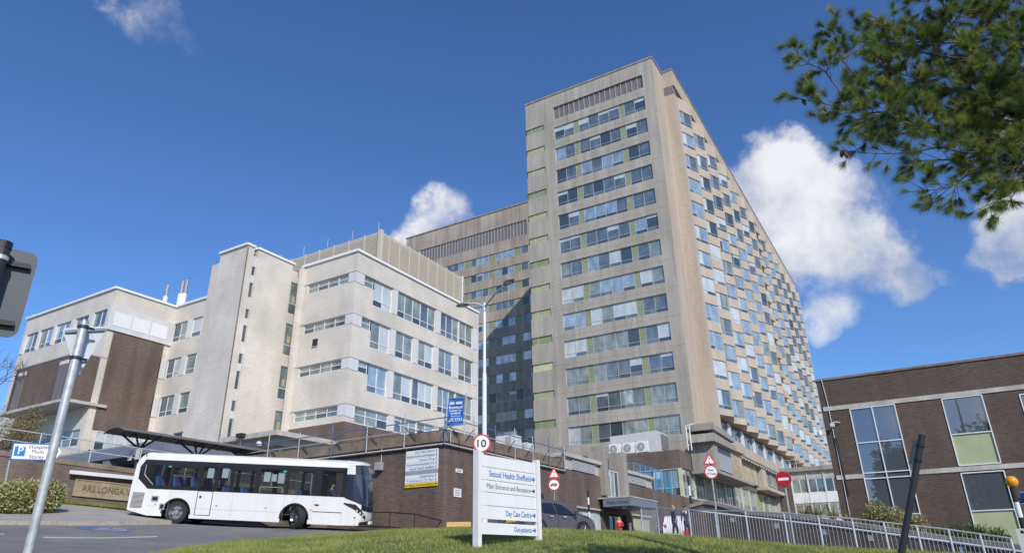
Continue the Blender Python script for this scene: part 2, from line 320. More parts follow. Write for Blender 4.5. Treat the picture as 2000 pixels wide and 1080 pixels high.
# ---------------------------------------------------------------- terrain (hillside rising from the camera)
_bo = Vector((17.963, 30.212, 1.978)); _bx = Vector((.51875, -.85311, -.05568)); _by = Vector((.85374, .5135, .08634)); _bz = Vector((-.04507, -.09232, .99471))
def busp(x, y, z): return _bo+_bx*x+_by*y+_bz*z
TC = [busp(2.16, .1, 0), busp(7.36, .1, 0), busp(2.16, 2.4, 0), busp(7.36, 2.4, 0), busp(10.4, .1, 0), busp(10.4, 2.4, 0)]
TC += [at(*p) for p in [(0,1024,30),(170,1026,31),(335,1024,33),(0,1078,19),(150,1079,19.5),(300,1080,20),(400,1063,23),(500,1054,25.5),(600,1049,26.5),
    (660,1046,26.5),(760,1040,25),(840,1037,23.5),(900,1036.5,22.5),(1000,1041,21.5),(1100,1047,21),(1180,1049,20.8),(1260,1052,20.6),(1350,1060,20.5),(1430,1068,20.2),(1500,1077,20),(1600,1085,20),
    (1352,1059,27.3),(1404,1063,26.5),(1465,1068,25.6),(1542,1074,25),(1677,1082,24.3),(1800,1088,24),(1975,1098,23.7),(1256,1050,31),(1290,1052,29),
    (1330,1047,42),(1080,1047,29),(1150,1052,31),(120,987,38),(250,1000,38.5),(60,1003,35)]]
TC += [Vector(p) for p in [(0,0,-1.6),(4,8,-.75),(10,4,-.5),(12.5,8.2,.12),(15,5,-.1),(10,10,.05),(6,14,-.1),(9,15,.12),(28.2,20.8,1.1),(28.2,26,1.6),(28.2,32,2.1),(38,20.8,1.15),(48,20.8,1.25),(58,20.8,1.25),(70,20.8,1.2),
    (36,14,1.2),(45,13,1.0),(60,13,.8),(40,5,-.9),(32,3,-1.2),(28,-4,-1.8),(20,-8,-2.2),(60,0,-1),(0,-15,-2.6),(-20,0,-2.6),(-20,30,-.5),(0,40,.8),(10,55,2.6),(15,42,2.8),(80,10,.6),(130,10,1),(-10,15,-1)]]
_P = np.array([[p.x, p.y] for p in TC]); _Zc = np.array([p.z for p in TC])
def _phi(r): return np.where(r > 1e-9, r*r*np.log(r+1e-12), 0)
_n = len(_P); _K = _phi(np.linalg.norm(_P[:, None]-_P[None], axis=2))+np.eye(_n)*.6
_Q = np.hstack([np.ones((_n, 1)), _P]); _A = np.block([[_K, _Q], [_Q.T, np.zeros((3, 3))]])
_w = np.linalg.solve(_A, np.concatenate([_Zc, np.zeros(3)]))
def gzs(xy):
    xy = np.atleast_2d(np.array(xy, float)); out = np.zeros(len(xy))
    for i in range(0, len(xy), 4000):
        q = xy[i:i+4000]; out[i:i+4000] = _phi(np.linalg.norm(q[:, None]-_P[None], axis=2)) @ _w[:_n]+_w[_n]+q @ _w[_n+1:]
    d = np.hypot(xy[:, 0]-30, xy[:, 1]-18); t = np.clip((d-60)/60, 0, 1)
    return np.clip(out, -4, 6)*(1-t)+.5*t
def gz(x, y): return float(gzs([(x, y)])[0])
def surf(name, A, B, n, m, dz, material, kind='structure', skirt=0):
    """a sheet laid on the hill between two edge lines"""
    def rs(L, n):
        L = [np.array(p[:2], float) for p in L]; d = np.concatenate([[0], np.cumsum([np.linalg.norm(b-a) for a, b in zip(L[:-1], L[1:])])])
        return [np.array([np.interp(t, d, [p[k] for p in L]) for k in (0, 1)]) for t in np.linspace(0, d[-1], n)]
    a, b = rs(A, n), rs(B, n); pts = np.array([a[i]*(1-j/(m-1))+b[i]*j/(m-1) for i in range(n) for j in range(m)])
    z = gzs(pts)+dz; mb = MB()
    mb.poly([(p[0], p[1], q) for p, q in zip(pts, z)], [(i*m+j, (i+1)*m+j, (i+1)*m+j+1, i*m+j+1) for i in range(n-1) for j in range(m-1)], material)
    if skirt:
        for row in ([i*m for i in range(n)], [i*m+m-1 for i in range(n)]):
            for p, q in zip(row[:-1], row[1:]): mb.face([(*pts[p], z[p]), (*pts[q], z[q]), (*pts[q], z[q]-skirt), (*pts[p], z[p]-skirt)], material)
        for row in (range(m), range((n-1)*m, n*m)):
            row = list(row)
            for p, q in zip(row[:-1], row[1:]): mb.face([(*pts[p], z[p]), (*pts[q], z[q]), (*pts[q], z[q]-skirt), (*pts[p], z[p]-skirt)], material)
    o = mb.build(name); tag(o, kind=kind); 
    for p in o.data.polygons: p.use_smooth = not skirt
    return o
def ground():
    mb = MB(); xs = np.concatenate([[-3000, -900, -300, -120], np.arange(-60, 110, 1.5), [130, 180, 300, 900, 3000]]); ys = np.concatenate([[-3000, -900, -300, -100], np.arange(-40, 90, 1.5), [110, 180, 300, 900, 3000]])
    pts = np.array([(x, y) for x in xs for y in ys]); z = gzs(pts); m = len(ys)
    mb.poly([(p[0], p[1], q) for p, q in zip(pts, z)], [(i*m+j, (i+1)*m+j, (i+1)*m+j+1, i*m+j+1) for i in range(len(xs)-1) for j in range(m-1)], M['asph'])
    o = mb.build('road'); tag(o, kind='structure')
    for p in o.data.polygons: p.use_smooth = True
ground()
G = lambda px, py, D: tuple(at(px, py, D))[:2]
LEDGE = [G(-500,1200,11), G(0,1180,13), G(200,1110,16.5), G(330,1080,20), G(400,1072,22), G(500,1062,24), G(600,1053,26), G(680,1046,27), G(770,1040,27), G(860,1037,26.5), G(900,1036,26), G(1000,1040,25.5), G(1100,1046,25), G(1180,1049,25.5), G(1255,1050,27), G(1352,1059,26.6), G(1465,1068,25), G(1542,1074,24.4), G(1677,1082,23.7), G(1975,1098,23.1), G(2400,1100,22)]
LNEAR = [(-3, 9), (-1.5, 6), (0, 4), (1.5, 2.2), (3, 1), (5, -1), (8, -5), (12, -10)]
surf('lawn', LNEAR, LEDGE, 120, 40, .05, M['lawn'])
out = [tuple(Vector(p)*(1+.75/math.hypot(*p))) for p in [Vector(q) for q in LEDGE[:14]]]
surf('lawn_border_pavement', LEDGE[:14], out, 60, 3, .035, M['pave'])
KF = [G(-300,1016,27), G(0,1021,30), G(170,1024,31), G(290,1023.5,32.4), G(335,1022,33.2)]
KB = [G(-300,990,36), G(0,1000,36), G(110,992,37.3), G(250,1003,37.6), G(330,1010,36)]
surf('kerb', KF, [tuple(Vector(p)*(1+.16/math.hypot(*p))) for p in KF], 30, 2, .14, M['kerb'], skirt=.3)
surf('pavement', [tuple(Vector(p)*(1+.162/math.hypot(*p))) for p in KF], KB, 30, 6, .136, M['pave'], skirt=.3)
surf('grass_verge', [G(112,996,37.2), G(180,1000,37.4), G(262,1003,37.6)], [G(112,986,38), G(180,990,38), G(275,1000,37.9)], 14, 3, .20, M['lawn'], skirt=.2)
surf('road_line', [G(85,1050,24.5), G(200,1047.5,25), G(308,1043,26.5)], [G(85,1048.9,25), G(200,1046.4,25.5), G(308,1042.2,27)], 20, 2, .006, M['paint'])
surf('worn_road_line', [G(60,1063,21.8), G(150,1060,22.4), G(230,1056,23.2)], [G(60,1062,22), G(150,1059,22.6), G(230,1055.2,23.4)], 14, 2, .006, M['wornpaint'])
surf('faded_road_line', [G(0,1044,25.6), G(8,1043.6,25.7)], [G(0,1042,26), G(8,1041.6,26.1)], 3, 2, .006, M['paint'])
surf('blue_road_patch', [G(150,1028,29.2), G(250,1031,28.6)], [G(152,1023.5,30.6), G(262,1026,30.2)], 10, 3, .006, M['bpaint'])
for s_ in (0, 1):
    surf('road_symbol', [G(184+30*s_,1029,29.1), G(216+33*s_,1030,28.9)], [G(186+30*s_,1028.2,29.3), G(218+33*s_,1029.2,29.1)], 6, 2, .011, M['paint'])
    surf('road_symbol', [G(190+30*s_,1026.2,29.8), G(214+33*s_,1027,29.6)], [G(192+30*s_,1025.6,30.0), G(216+33*s_,1026.4,29.8)], 6, 2, .011, M['paint'])

# ---------------------------------------------------------------- walls with real openings
def FX(c): return lambda u, z, d: (c+d, u, z)       # wall facing -X, u runs along Y
def FY(c): return lambda u, z, d: (u, c+d, z)       # wall facing -Y, u runs along X
def wall(mb, F, u0, u1, z0, z1, holes, dep, m, rev=None):
    us = sorted({u0, u1, *[min(max(h[k], u0), u1) for h in holes for k in (0, 1)]}); zs = sorted({z0, z1, *[min(max(h[k], z0), z1) for h in holes for k in (2, 3)]})
    for a, b in zip(zs[:-1], zs[1:]):
        if b-a < 1e-6: continue
        run = None
        for c, d in list(zip(us[:-1], us[1:]))+[(None, None)]:
            solid = c is not None and not any(h[0]-1e-6 <= (c+d)/2 <= h[1]+1e-6 and h[2]-1e-6 <= (a+b)/2 <= h[3]+1e-6 for h in holes)
            if solid: run = (run[0] if run else c, d)
            elif run:
                mb.face([F(run[0], a, 0), F(run[1], a, 0), F(run[1], b, 0), F(run[0], b, 0)], m); run = None
    for h in holes:
        a, b, c, d = h[:4]
        for q in ([(a, c), (b, c)], [(b, c), (b, d)], [(b, d), (a, d)], [(a, d), (a, c)]):
            mb.face([F(*q[0], 0), F(*q[1], 0), F(*q[1], dep), F(*q[0], dep)], rev or m)
def fbox(mb, F, u0, u1, z0, z1, d0, d1, m):
    """a box in wall coordinates"""
    o = Vector(F(u0, z0, d0)); mb.obox(o, Vector(F(u1, z0, d0))-o, Vector(F(u0, z0, d1))-o, Vector(F(u0, z1, d0))-o, m)
def window(F, u0, u1, z0, z1, d, n, parent, glasses, name='window', fm=None, trans=.22, fw=.05, fr=None, tops=False, subs=True):
    """one glazed opening: panes of its own plus a frame as sub-part"""
    fm = fm or M['frame']; g = MB(); f = MB(); fr = fr or [i/n for i in range(n+1)]; lead = rnd.choice(glasses)
    for i in range(n):
        a = u0+(u1-u0)*fr[i]; b = u0+(u1-u0)*fr[i+1]; gm_ = lead if rnd.random() < .5 else rnd.choice(glasses)
        zt = z0+(z1-z0)*trans if trans else z0
        fbox(g, F, a, b, zt, z1, d+.03, d+.06, M['gb'] if name == 'bay_window' and i == 0 and rnd.random() < .45 else gm_)
        if trans: fbox(g, F, a, b, z0, zt, d+.03, d+.06, rnd.choice([gm_, M['gd'], M['gm']]))
        if gm_ in (M['gd'], M['gm']) and rnd.random() < .22 and not tops:   # a half-drawn blind behind the pane shows as a pale upper part
            fbox(g, F, a+fw, b-fw, z1-(z1-zt)*rnd.uniform(.2, .6), z1-fw, d+.022, d+.029, M['gb'])
        if i: fbox(f, F, a-fw/2, a+fw/2, z0+fw, z1-fw, d-.01, d+.028, fm)
    for q in ((u0, u0+fw, z0, z1), (u1-fw, u1, z0, z1), (u0+fw, u1-fw, z0, z0+fw), (u0+fw, u1-fw, z1-fw, z1)): fbox(f, F, *q, d-.012, d+.028, fm)
    if trans:
        for i in range(n):
            a = u0+(u1-u0)*fr[i]+fw*.6; b = u0+(u1-u0)*fr[i+1]-fw*.6; fbox(f, F, a, b, zt-fw/2, zt+fw/2, d-.008, d+.028, fm)
    o = g.build(name, parent); f.build('window_frame', o if subs else parent); return o

# ---------------------------------------------------------------- the hospital tower
def tower():
    T = thing('hospital_tower', (75, 30, 1), 'tall beige concrete hospital tower with bands of blue windows and saw-tooth bay side', 'tower block')
    FH = 3.65; w = MB(); X0 = 75
    holes = []
    for i in range(13): zt = 59.2-FH*i; holes.append((22.75, 36.75, zt-2.25, zt))
    gh = []
    for i in range(14): zt = 60.42-FH*i; gh.append((38.42, 41.47, zt-1.0, zt))
    wall(w, FX(X0), 21.13, 41.47, 2, 65, holes+gh+[(22.75, 36.8, 60.6, 62.8)], .35, M['tower'])
    w.box(75.4, 106.9, 21.2, 41.4, 2, 64.9, M['tower'])
    wall(w, FY(21.13), 75, 79.3, 2, 65, [], .1, M['bay']); w.face([(75, 21.13, 65), (79.3, 21.13, 65), (79.3, 41.47, 65), (75, 41.47, 65)], M['conc'])
    w.face([(75, 41.47, 2), (75.5, 41.47, 2), (75.5, 41.47, 65), (75, 41.47, 65)], M['tower'])
    w.build('tower_wall', T)
    m = MB(); m.box(74.9, 79.4, 21.0, 41.6, 65.002, 65.25, M['conc']); m.build('roof_edge', T)
    # louvre strip
    m = MB(); m.box(75.25, 75.3, 22.8, 36.75, 60.6, 62.8, M['louvre'])
    for i in range(18): y = 22.8+i*13.95/17; m.box(75.16, 75.249, y-.04, y+.04, 60.62, 62.78, M['slat'])
    m.build('louvre_strip', T)
    # ribbons: three glazed runs and two green panels per storey
    def mixg(i): return [M['gm'], M['gm'], M['gd'], M['gm'], M['gl']] if i < 6 else [M['gm'], M['gt'], M['gd'], M['gl'], M['gm'], M['gb'], M['gt'], M['gt']]
    for i in range(13):
        zt = 59.2-FH*i; zb = zt-2.25; F = FX(X0)
        window(F, 33.63, 36.75, zb, zt, .16, 2, T, mixg(i), 'ribbon_window'); window(F, 26.6, 32.85, zb, zt, .16, 4, T, mixg(i), 'ribbon_window'); window(F, 22.75, 25.85, zb, zt, .16, 2, T, mixg(i), 'ribbon_window')
    for i in range(13):
        zt = 59.2-FH*i; zb = zt-2.25
        for a, b in ((32.852, 33.628), (25.852, 26.598)):
            g = MB(); g.box(75.18, 75.25, a, b, zb, zt, M['green']); g.box(75.16, 75.179, a, b, zb+.45, zb+.49, M['frame']); g.build('infill_panel', T)
    for i in range(14):
        zt = 60.42-FH*i; m = MB(); gm_ = M['ygreen'] if i in (10,) else M['pgreen'] if i % 3 else M['green']
        m.box(75.14, 75.2, 38.42, 41.46, zt-1, zt, gm_); m.box(75.1, 75.139, 40.55, 40.6, zt-1, zt, M['frame']); m.build('side_panel', T)
    # slab with the saw-tooth side
    s = MB(); s.box(79.35, 176, 21.6, 38, 2, 62.5, M['bay']); s.box(80.451, 176, 20.9, 21.599, 9.4, 62.5, M['bay'])
    s.box(79.3, 176.05, 19.6, 38.05, 62.62, 65.3, M['bay']); s.box(79.2, 176.15, 19.5, 38.15, 65.302, 65.5, M['conc'])
    s.box(79.3, 80.45, 19.65, 21.13, 9.4, 61.2, M['bay']); s.box(79.32, 80.45, 19.8, 21.13, 61.202, 62.618, M['louvre'])
    s.build('slab_wall', T)
    m = MB(); m.box(80.5, 175.9, 20.15, 20.3, 59.6, 62.61, M['louvre'])
    for k in range(190): x = 80.6+k*.5; m.box(x, x+.06, 20.05, 20.149, 59.7, 62.6, M['dark'])
    m.build('roof_louvre', T)
    cols = [80.5+6.55*j for j in range(7)]+[129.4+6.6*j for j in range(7)]
    far = []
    for j, x0 in enumerate(cols):
        L = Vector((x0, 19.65, 0)); Mp = Vector((x0+2.45, 18.62, 0)); Rp = Vector((x0+6.5, 19.66, 0)); e = (Mp-L); ln = e.length; e.normalize(); nin = Vector((-e.y, e.x, 0))
        if nin.y < 0: nin = -nin
        F = lambda u, z, d, L=L, e=e, nin=nin: tuple(L+e*u+nin*d+Vector((0, 0, z)))
        b = MB(); z0, z1 = 15.9, 61.3; hs = [(.06, ln-.06, 59.15-FH*i-2.35, 59.15-FH*i) for i in range(12)]
        wall(b, F, 0, ln, z0, z1, hs, .3, M['bay'])
        b.face([Mp+Vector((0, 0, z0)), Rp+Vector((0, 0, z0)), Rp+Vector((0, 0, z1)), Mp+Vector((0, 0, z1))], M['bay'])
        back = [Vector((x0, 20.6, 0)), Vector((x0+6.5, 20.6, 0))]
        for z in (z0, z1): b.face([p+Vector((0, 0, z)) for p in (L, Mp, Rp, back[1], back[0])], M['bay'])
        b.face([L+Vector((0, 0, z0)), L+Vector((0, 0, z1)), back[0]+Vector((0, 0, z1)), back[0]+Vector((0, 0, z0))], M['bay'])
        b.build('bay_wall', T)
        for i in range(12):
            zt = 59.15-FH*i
            gs = [M['gm'], M['gl'], M['gl'], M['gm'], M['gd']] if i < 5 else [M['gl'], M['gb'], M['gl'], M['gm'], M['gb'], M['gt'], M['gl']]
            if j < 8: window(F, .06, ln-.06, zt-2.35, zt, .1, 2, T, gs, 'bay_window', fr=[0, .36, 1], trans=.2, fw=.055)
            else: far.append((F, ln, zt, gs))
    g = MB(); f = MB()
    for F, ln, zt, gs in far:
        c = rnd.choice(gs); fbox(g, F, .06, ln*.4, zt-2.35, zt, .13, .16, rnd.choice(gs)); fbox(g, F, ln*.4, ln-.06, zt-1.85, zt, .13, .16, c); fbox(g, F, ln*.4, ln-.06, zt-2.35, zt-1.85, .13, .16, M['gd'])
        for a, b in ((.06, .11), (ln*.4-.03, ln*.4+.03), (ln-.11, ln-.06)): fbox(f, F, a, b, zt-2.35, zt, .09, .128, M['frame'])
        fbox(f, F, .11, ln-.11, zt-1.89, zt-1.83, .1, .126, M['frame'])
    o = g.build('far_bay_window', T); tag(o, kind='stuff'); f.build('window_frame', o)
    # folded joint between the two halves of the saw-tooth side
    m = MB(); A = Vector((127.05, 19.66, 15.9)); B = Vector((128.1, 20.6, 15.9)); C_ = Vector((129.38, 19.66, 15.9)); up = Vector((0, 0, 45.4))
    m.face([A, B, B+up, A+up], M['bay']); m.face([B, C_, C_+up, B+up], M['bay'])
    for i in range(13): z = 61.3-FH*i; m.prism([(127.1, 19.3, z-1.6), (129.36, 18.9, z-1.6), (129.36, 19.7, z-1.6), (127.1, 19.9, z-1.6)], (0, 0, 1.3), M['bay'])
    m.build('joint_wall', T)
    # recessed strip under the bays: glass and white panels in turn
    for j in range(14):
        x0 = cols[j]
        window(FY(20.1), x0+.1, x0+4.4, 13.0, 15.5, .1, 3, T, [M['gm'], M['gd'], M['gt']], 'strip_window', trans=0)
        m = MB(); m.box(x0+4.45, x0+5.9, 20.0, 20.15, 13.0, 15.6, M['wpanel']); m.build('white_panel', T)
    # wing behind, seen to the left of the tower
    w = MB(); X1 = 107; holes = [(59.6, 86.9, 61.5, 64.8)]
    for i in range(16): zt = 59.1-FH*i; holes.append((56.2, 91.0, zt-1.7, zt))
    wall(w, FX(X1), 41.5, 91.0, 1, 68.7, holes, .3, M['wing']); w.box(107.4, 125, 41.5, 91, 1, 68.65, M['wing']); w.build('wing_wall', T)
    m = MB(); m.box(106.85, 125, 41.4, 91.15, 68.702, 68.95, M['conc']); m.build('roof_edge', T)
    m = MB(); m.box(107.2, 107.25, 59.6, 86.9, 61.5, 64.8, M['louvre'])
    for i in range(36): y = 59.7+i*.775; m.box(107.1, 107.199, y-.05, y+.05, 61.52, 64.78, M['slat'])
    m.build('louvre_strip', T)
    segs = []; y = 55.9
    y = 61.2
    segs = [(57.5, 59.35, 'w', 1), (59.4, 61.1, 'g', 1)]
    y = 62.75
    segs = [(56.3, 59.35, 'w', 2), (59.4, 61.15, 'w', 1), (61.15, 62.8, 'g', 1)]
    while y < 90:
        segs.append((y, min(y+4.45, 91), 'w', 3)); segs.append((y+4.45, min(y+6.1, 91), 'g', 1)); y += 6.1
    for i in range(16):
        zt = 59.1-FH*i
        for a, b, k, n in segs:
            if a >= b: continue
            if k == 'w': window(FX(X1), a, b, zt-1.7, zt, .12, n, T, [M['gd'], M['gk']] if i == 8 else [M['gl'], M['gl'], M['gm']] if i == 0 else [M['gm'], M['gl'], M['gd'], M['gl']], 'wing_window', trans=0, fw=.08)
            else:
                g = MB(); g.box(X1+.15, X1+.22, a+.002, b-.002, zt-1.7, zt, M['green'] if i != 8 else M['louvre']); g.build('wing_panel', T)
    m = MB()
    for k in range(3): m.tube((107.5, 77.5-.9*k, 68.95), (107.5, 77.5-.9*k, 69.5), .12, M['galvd'])
    m.build('roof_vent', T)
tower()

# ---------------------------------------------------------------- white brick block with stair projection and left wing
def block():
    T = thing('hospital_wing', (37.35, 36.9, 4), 'white glazed-brick hospital wing with a tall stair projection and dark brick base', 'building')
    XF, YR, ZR = 37.35, 36.9, 24.2; W_ = MB()
    tops = [22.4, 18.75, 15.1, 11.45]
    g_ = [M['gm'], M['gt'], M['gt'], M['gl'], M['gb'], M['gt']]
    SLT = ((22.88, 22.12), (21.43, 20.2), (19.18, 18.38), (17.78, 16.44), (15.49, 14.68), (14.07, 12.68), (11.8, 11.0), (10.4, 9.0))
    STW = ((22.95, 20.05), (19.15, 16.4), (15.45, 12.7), (11.75, 9.2))
    # right face (Y = 36.9): window groups per storey, real X positions
    rows = {0: [(38.36, 39.52, .9, 1), (39.52, 41.95, 2.25, 2), (42.63, 48.2, 2.25, 5), (48.95, 51.99, 2.25, 3), (52.05, 54.43, 2.25, 2)],
            1: [(38.36, 39.5, .9, 1), (39.5, 41.9, 2.25, 2), (42.63, 45.0, 2.25, 2), (45.75, 48.0, 2.25, 2), (48.75, 51.1, 2.25, 2), (51.95, 54.43, 2.25, 2)],
            2: [(38.36, 39.5, .9, 1), (39.5, 41.9, 2.25, 2), (42.63, 45.1, 2.25, 2), (45.15, 48.1, 2.25, 3), (48.75, 51.6, 2.25, 3), (51.65, 54.43, 2.25, 2)],
            3: [(38.36, 42.3, 1.25, 3), (43.0, 46.0, 1.25, 3), (46.05, 48.4, 1.25, 2), (49.1, 51.6, 1.25, 2), (51.9, 54.43, 1.25, 2)]}
    hs = []
    for r_, L in rows.items():
        for a, b, h, n in L: hs.append((a, b, tops[r_]-h, tops[r_]))
    wall(W_, FY(YR), XF, 55.25, 10.15, ZR, hs, .25, M['wbrick']); wall(W_, FY(YR), XF, 55.25, 3, 10.15, [], .2, M['bbrick'])
    # left return (X = 37.35)
    hl = [(37.75, 42.45, t-.8, t) for t in tops]
    wall(W_, FX(XF), YR, 42.9, 10.15, ZR, hl, .2, M['wbrick']); wall(W_, FX(XF), YR, 42.9, 3, 10.15, [], .2, M['bbrick'])
    W_.box(36.9, 37.5, 42.901, 43.25, 3, 24.0, M['wbrick'])                       # rib beside the stair windows
    # stair glazing recess (X = 37.9, Y 43.25..44)
    # box B: face Y = 44, X 33.1 .. 36.95
    W_.box(33.1, 36.8, 44.0, 50, 3, 24.5, M['wbrick']); wall(W_, FY(44.03), 36.801, 38.3, 3, 24.0, [(36.84, 37.85, zb_, zt_) for zt_, zb_ in STW], .2, M['wbrick'])
    # box A: X 32 .. 32.55 , slit recess 32.55..33.1
    W_.box(32.0, 32.68, 44.0, 47.42, 3, 24.48, M['wbrick']); wall(W_, FY(44.08), 32.681, 33.099, 3, 23.8, [(32.72, 33.08, a, b) for b, a in SLT], .12, M['wbrick']); W_.box(32.681, 33.099, 44.3, 47.41, 3, 23.79, M['wbrick'])
    # back wall X = 37.35, Y 47.4..61
    hb = [(a, b, t-1.9, t) for t in tops for a, b in ((55.3, 58.0), (58.75, 60.9), (49.5, 54.5))]
    wall(W_, FX(XF+.02), 47.0, 61.0, 3, 24.15, hb, .2, M['wbrick'])
    # left wing: right face Y = 61 (X 31.2..37.3), front face X = 31.2 (Y 61..84)
    wall(W_, FY(61), 31.2, 37.37, 9.6, 22.4, [(31.2, 37.37, 20.2, 22.4)], .12, M['wbrick'])
    W_.face([(31.2, 61, 22.4), (37.37, 61, 22.4), (37.37, 61, 24.1), (31.2, 61, 24.1)], M['wbrick'])
    W_.box(31.8, 36.75, 60.93, 60.98, 11.3, 20.15, M['bbrick'])
    W_.face([(31.2, 61, 3), (37.37, 61, 3), (37.37, 61, 9.6), (31.2, 61, 9.6)], M['bbrick'])
    hf = [(a, b, 20.3, 22.3) for a, b in ((61.54, 63.88), (64.6, 66.99), (67.62, 70.37), (70.71, 73.34), (73.57, 75.97))]
    wall(W_, FX(31.2), 61, 76.7, 3, 24.1, hf+[(61.6, 75.5, 9.9, 11.3)], .25, M['wbrick'])
    W_.box(29.35, 31.19, 61.02, 71.5, 13.45, 17.5, M['bbrick'])              # overhanging dark brick storey
    W_.box(29.3, 31.9, 60.985, 71.6, 17.502, 17.62, M['gry'])
    W_.box(31.22, 31.88, 60.96, 60.99, 3, 13.4, M['wbrick'])
    W_.build('wall', T)
    # rooftops
    R_ = MB()
    for a in ((37.45, 55.2, 37.0, 60.9, 23.6, 24.19), (31.7, 55, 61.3, 76.6, 3, 24.05)): R_.box(*a, M['conc'])
    R_.build('roof', T)
    c = MB()
    c.box(37.2, 55.4, 36.75, 36.92, 24.202, 24.4, M['cap']); c.box(37.2, 37.37, 36.921, 43.3, 24.202, 24.4, M['cap'])
    c.box(33.0, 37.0, 43.88, 44.1, 24.502, 24.68, M['cap']); c.box(32.95, 33.15, 44.101, 47.4, 24.502, 24.68, M['cap']); c.box(31.88, 32.72, 43.88, 44.05, 24.482, 24.66, M['cap']); c.box(31.85, 32.05, 44.051, 47.5, 24.482, 24.66, M['cap'])
    c.box(31.05, 37.3, 60.85, 61.05, 24.102, 24.3, M['cap']); c.box(31.02, 31.24, 61.051, 76.9, 24.102, 24.3, M['cap']); c.box(37.2, 37.4, 47.5, 60.84, 24.152, 24.34, M['cap'])
    c.build('parapet_capping', T)
    sl_ = MB(); 
    sl_.box(55.251, 55.4, 36.88, 37.2, 3, 24.19, M['wpanel'])
    for t in tops:                                                  # thin dark string courses above and below each band
        for z in (t+.02,): 
            sl_.box(37.32, 55.25, 36.86, 36.898, z, z+.05, M['gry']); sl_.box(37.31, 37.348, 36.9, 42.9, z, z+.05, M['gry'])
    sl_.build('string_course', T)
    dp = MB()
    for (x, y) in ((32.01, 43.97), (37.34, 47.6)): dp.tube((x, y, 3), (x, y, 24.3), .05, M['coping'])
    dp.build('drainpipe', T)
    # windows
    for r_, L in rows.items():
        for a, b, h, n in L: window(FY(YR), a, b, tops[r_]-h, tops[r_], .12, n, T, g_, fm=M['wframe'], trans=.25 if h > 1.5 else .55, fw=.06)
    for t in tops:
        window(FX(XF), 37.75, 42.45, t-.8, t, .1, 4, T, [M['gt'], M['gm'], M['gt']], fm=M['wframe'], trans=.5, fw=.05)
        for m_, q in ((M['wpanel'], 0),):
            p = MB(); p.box(37.36-.04, 37.36-.005, 36.87, 37.72, t-.82, t, m_); p.box(37.36, 38.33, 36.86, 36.895, t-.92, t, m_); p.build('corner_panel', T)
    gaps = {0: [(41.97, 42.61), (48.22, 48.93)], 1: [(41.92, 42.61), (45.02, 45.73), (48.02, 48.73), (51.12, 51.93)], 2: [(41.92, 42.61), (48.12, 48.73)], 3: [(42.32, 42.98), (48.42, 49.08)]}
    for r_, L in gaps.items():
        h = 1.25 if r_ == 3 else 2.25
        for a, b in L+[(54.45, 55.2)]: p = MB(); p.box(a, b, 36.86, 36.897, tops[r_]-h, tops[r_], M['wpanel']); p.build('white_panel', T)
    for zt, zb in STW:                               # stair landing glazing, yellowish blinds inside
        window(FY(44.03), 36.84, 37.85, zb, zt, .08, 1, T, [M['gt']], 'stair_window', fm=M['wframe'], trans=.33, fw=.06)
        p = MB(); p.box(37.2, 37.5, 44.13, 44.138, zb+1.1, zb+1.7, M['blindy']); p.build('yellow_blind', T)
    for k, (zt, zb) in enumerate(SLT):
        window(FY(44.08), 32.72, 33.08, zb, zt, .05, 1, T, [M['gd']], 'slit_window', fm=M['frame'], trans=0, fw=.025)
        if k % 2 == 0: p = MB(); p.box(32.72, 33.08, 44.05, 44.079, SLT[k+1][0]+.04, zb-.04, M['wpanel']); p.build('white_panel', T)
    for a, b, c0, d0 in hb:
        if a > 50: window(FX(XF+.02), a, b, c0, d0, .1, 2, T, [M['gt'], M['gt'], M['gb'], M['gd']], fm=M['wframe'], trans=.25, fw=.06)
        else: window(FX(XF+.02), a, b, c0, d0, .1, 4, T, [M['gt'], M['gb']], fm=M['wframe'], trans=.25)
    for t in tops:
        for a, b in ((54.52, 55.28), (58.02, 58.73)): p = MB(); p.box(37.335, 37.368, a, b, t-1.9, t, M['wpanel']); p.build('white_panel', T)
        p = MB(); p.box(36.65, 37.33, 60.93, 60.998, t-1.9, t, M['wpanel']); p.build('white_panel', T)
    for a, b, c0, d0 in hf: window(FX(31.2), a, b, c0, d0, .12, 2, T, [M['gt'], M['gm'], M['gl']], fm=M['wframe'], trans=.25, fw=.06)
    p = MB(); p.box(30.98, 37.4, 60.82, 60.99, 20.15, 22.4, M['wpanel']); 
    for k in range(3): p.box(31.5+k*1.8, 33.1+k*1.8, 60.79, 60.818, 20.6, 21.9, M['white'])
    p.build('white_corner_panel', T); p = MB(); p.box(31.1, 31.19, 60.991, 61.52, 20.3, 22.3, M['wpanel']); p.build('white_panel', T)
    for a, b in ((63.9, 64.58), (67.01, 67.6), (70.39, 70.69), (73.36, 73.55), (76.0, 76.5)): p = MB(); p.box(31.12, 31.19, a, b, 20.3, 22.3, M['wpanel']); p.build('white_panel', T)
    p = MB(); p.box(28.9, 31.19, 60.7, 71.8, 13.2, 13.448, M['lconc']); p.box(31.19, 32.5, 60.7, 60.92, 13.2, 13.448, M['lconc']); p.build('concrete_ledge', T)
    for a, b in ((69.5, 70.75), (62.4, 63.65)): p = MB(); p.box(29.28, 29.345, a, b, 13.5, 16.75, M['louvre']); p.box(29.25, 29.34, a-.05, b+.05, 16.76, 17.1, M['wpanel']); p.build('tall_louvre', T)
    for a, b in ((61.6, 68.5), (68.6, 75.5)): window(FX(31.2), a, b, 9.9, 11.3, .1, 5, T, [M['gt'], M['gm']], fm=M['wframe'], trans=.5)
    window(FY(60.9), 32.2, 36.6, 9.6, 11.2, 0, 5, T, [M['gb']], fm=M['wframe'], trans=.5)
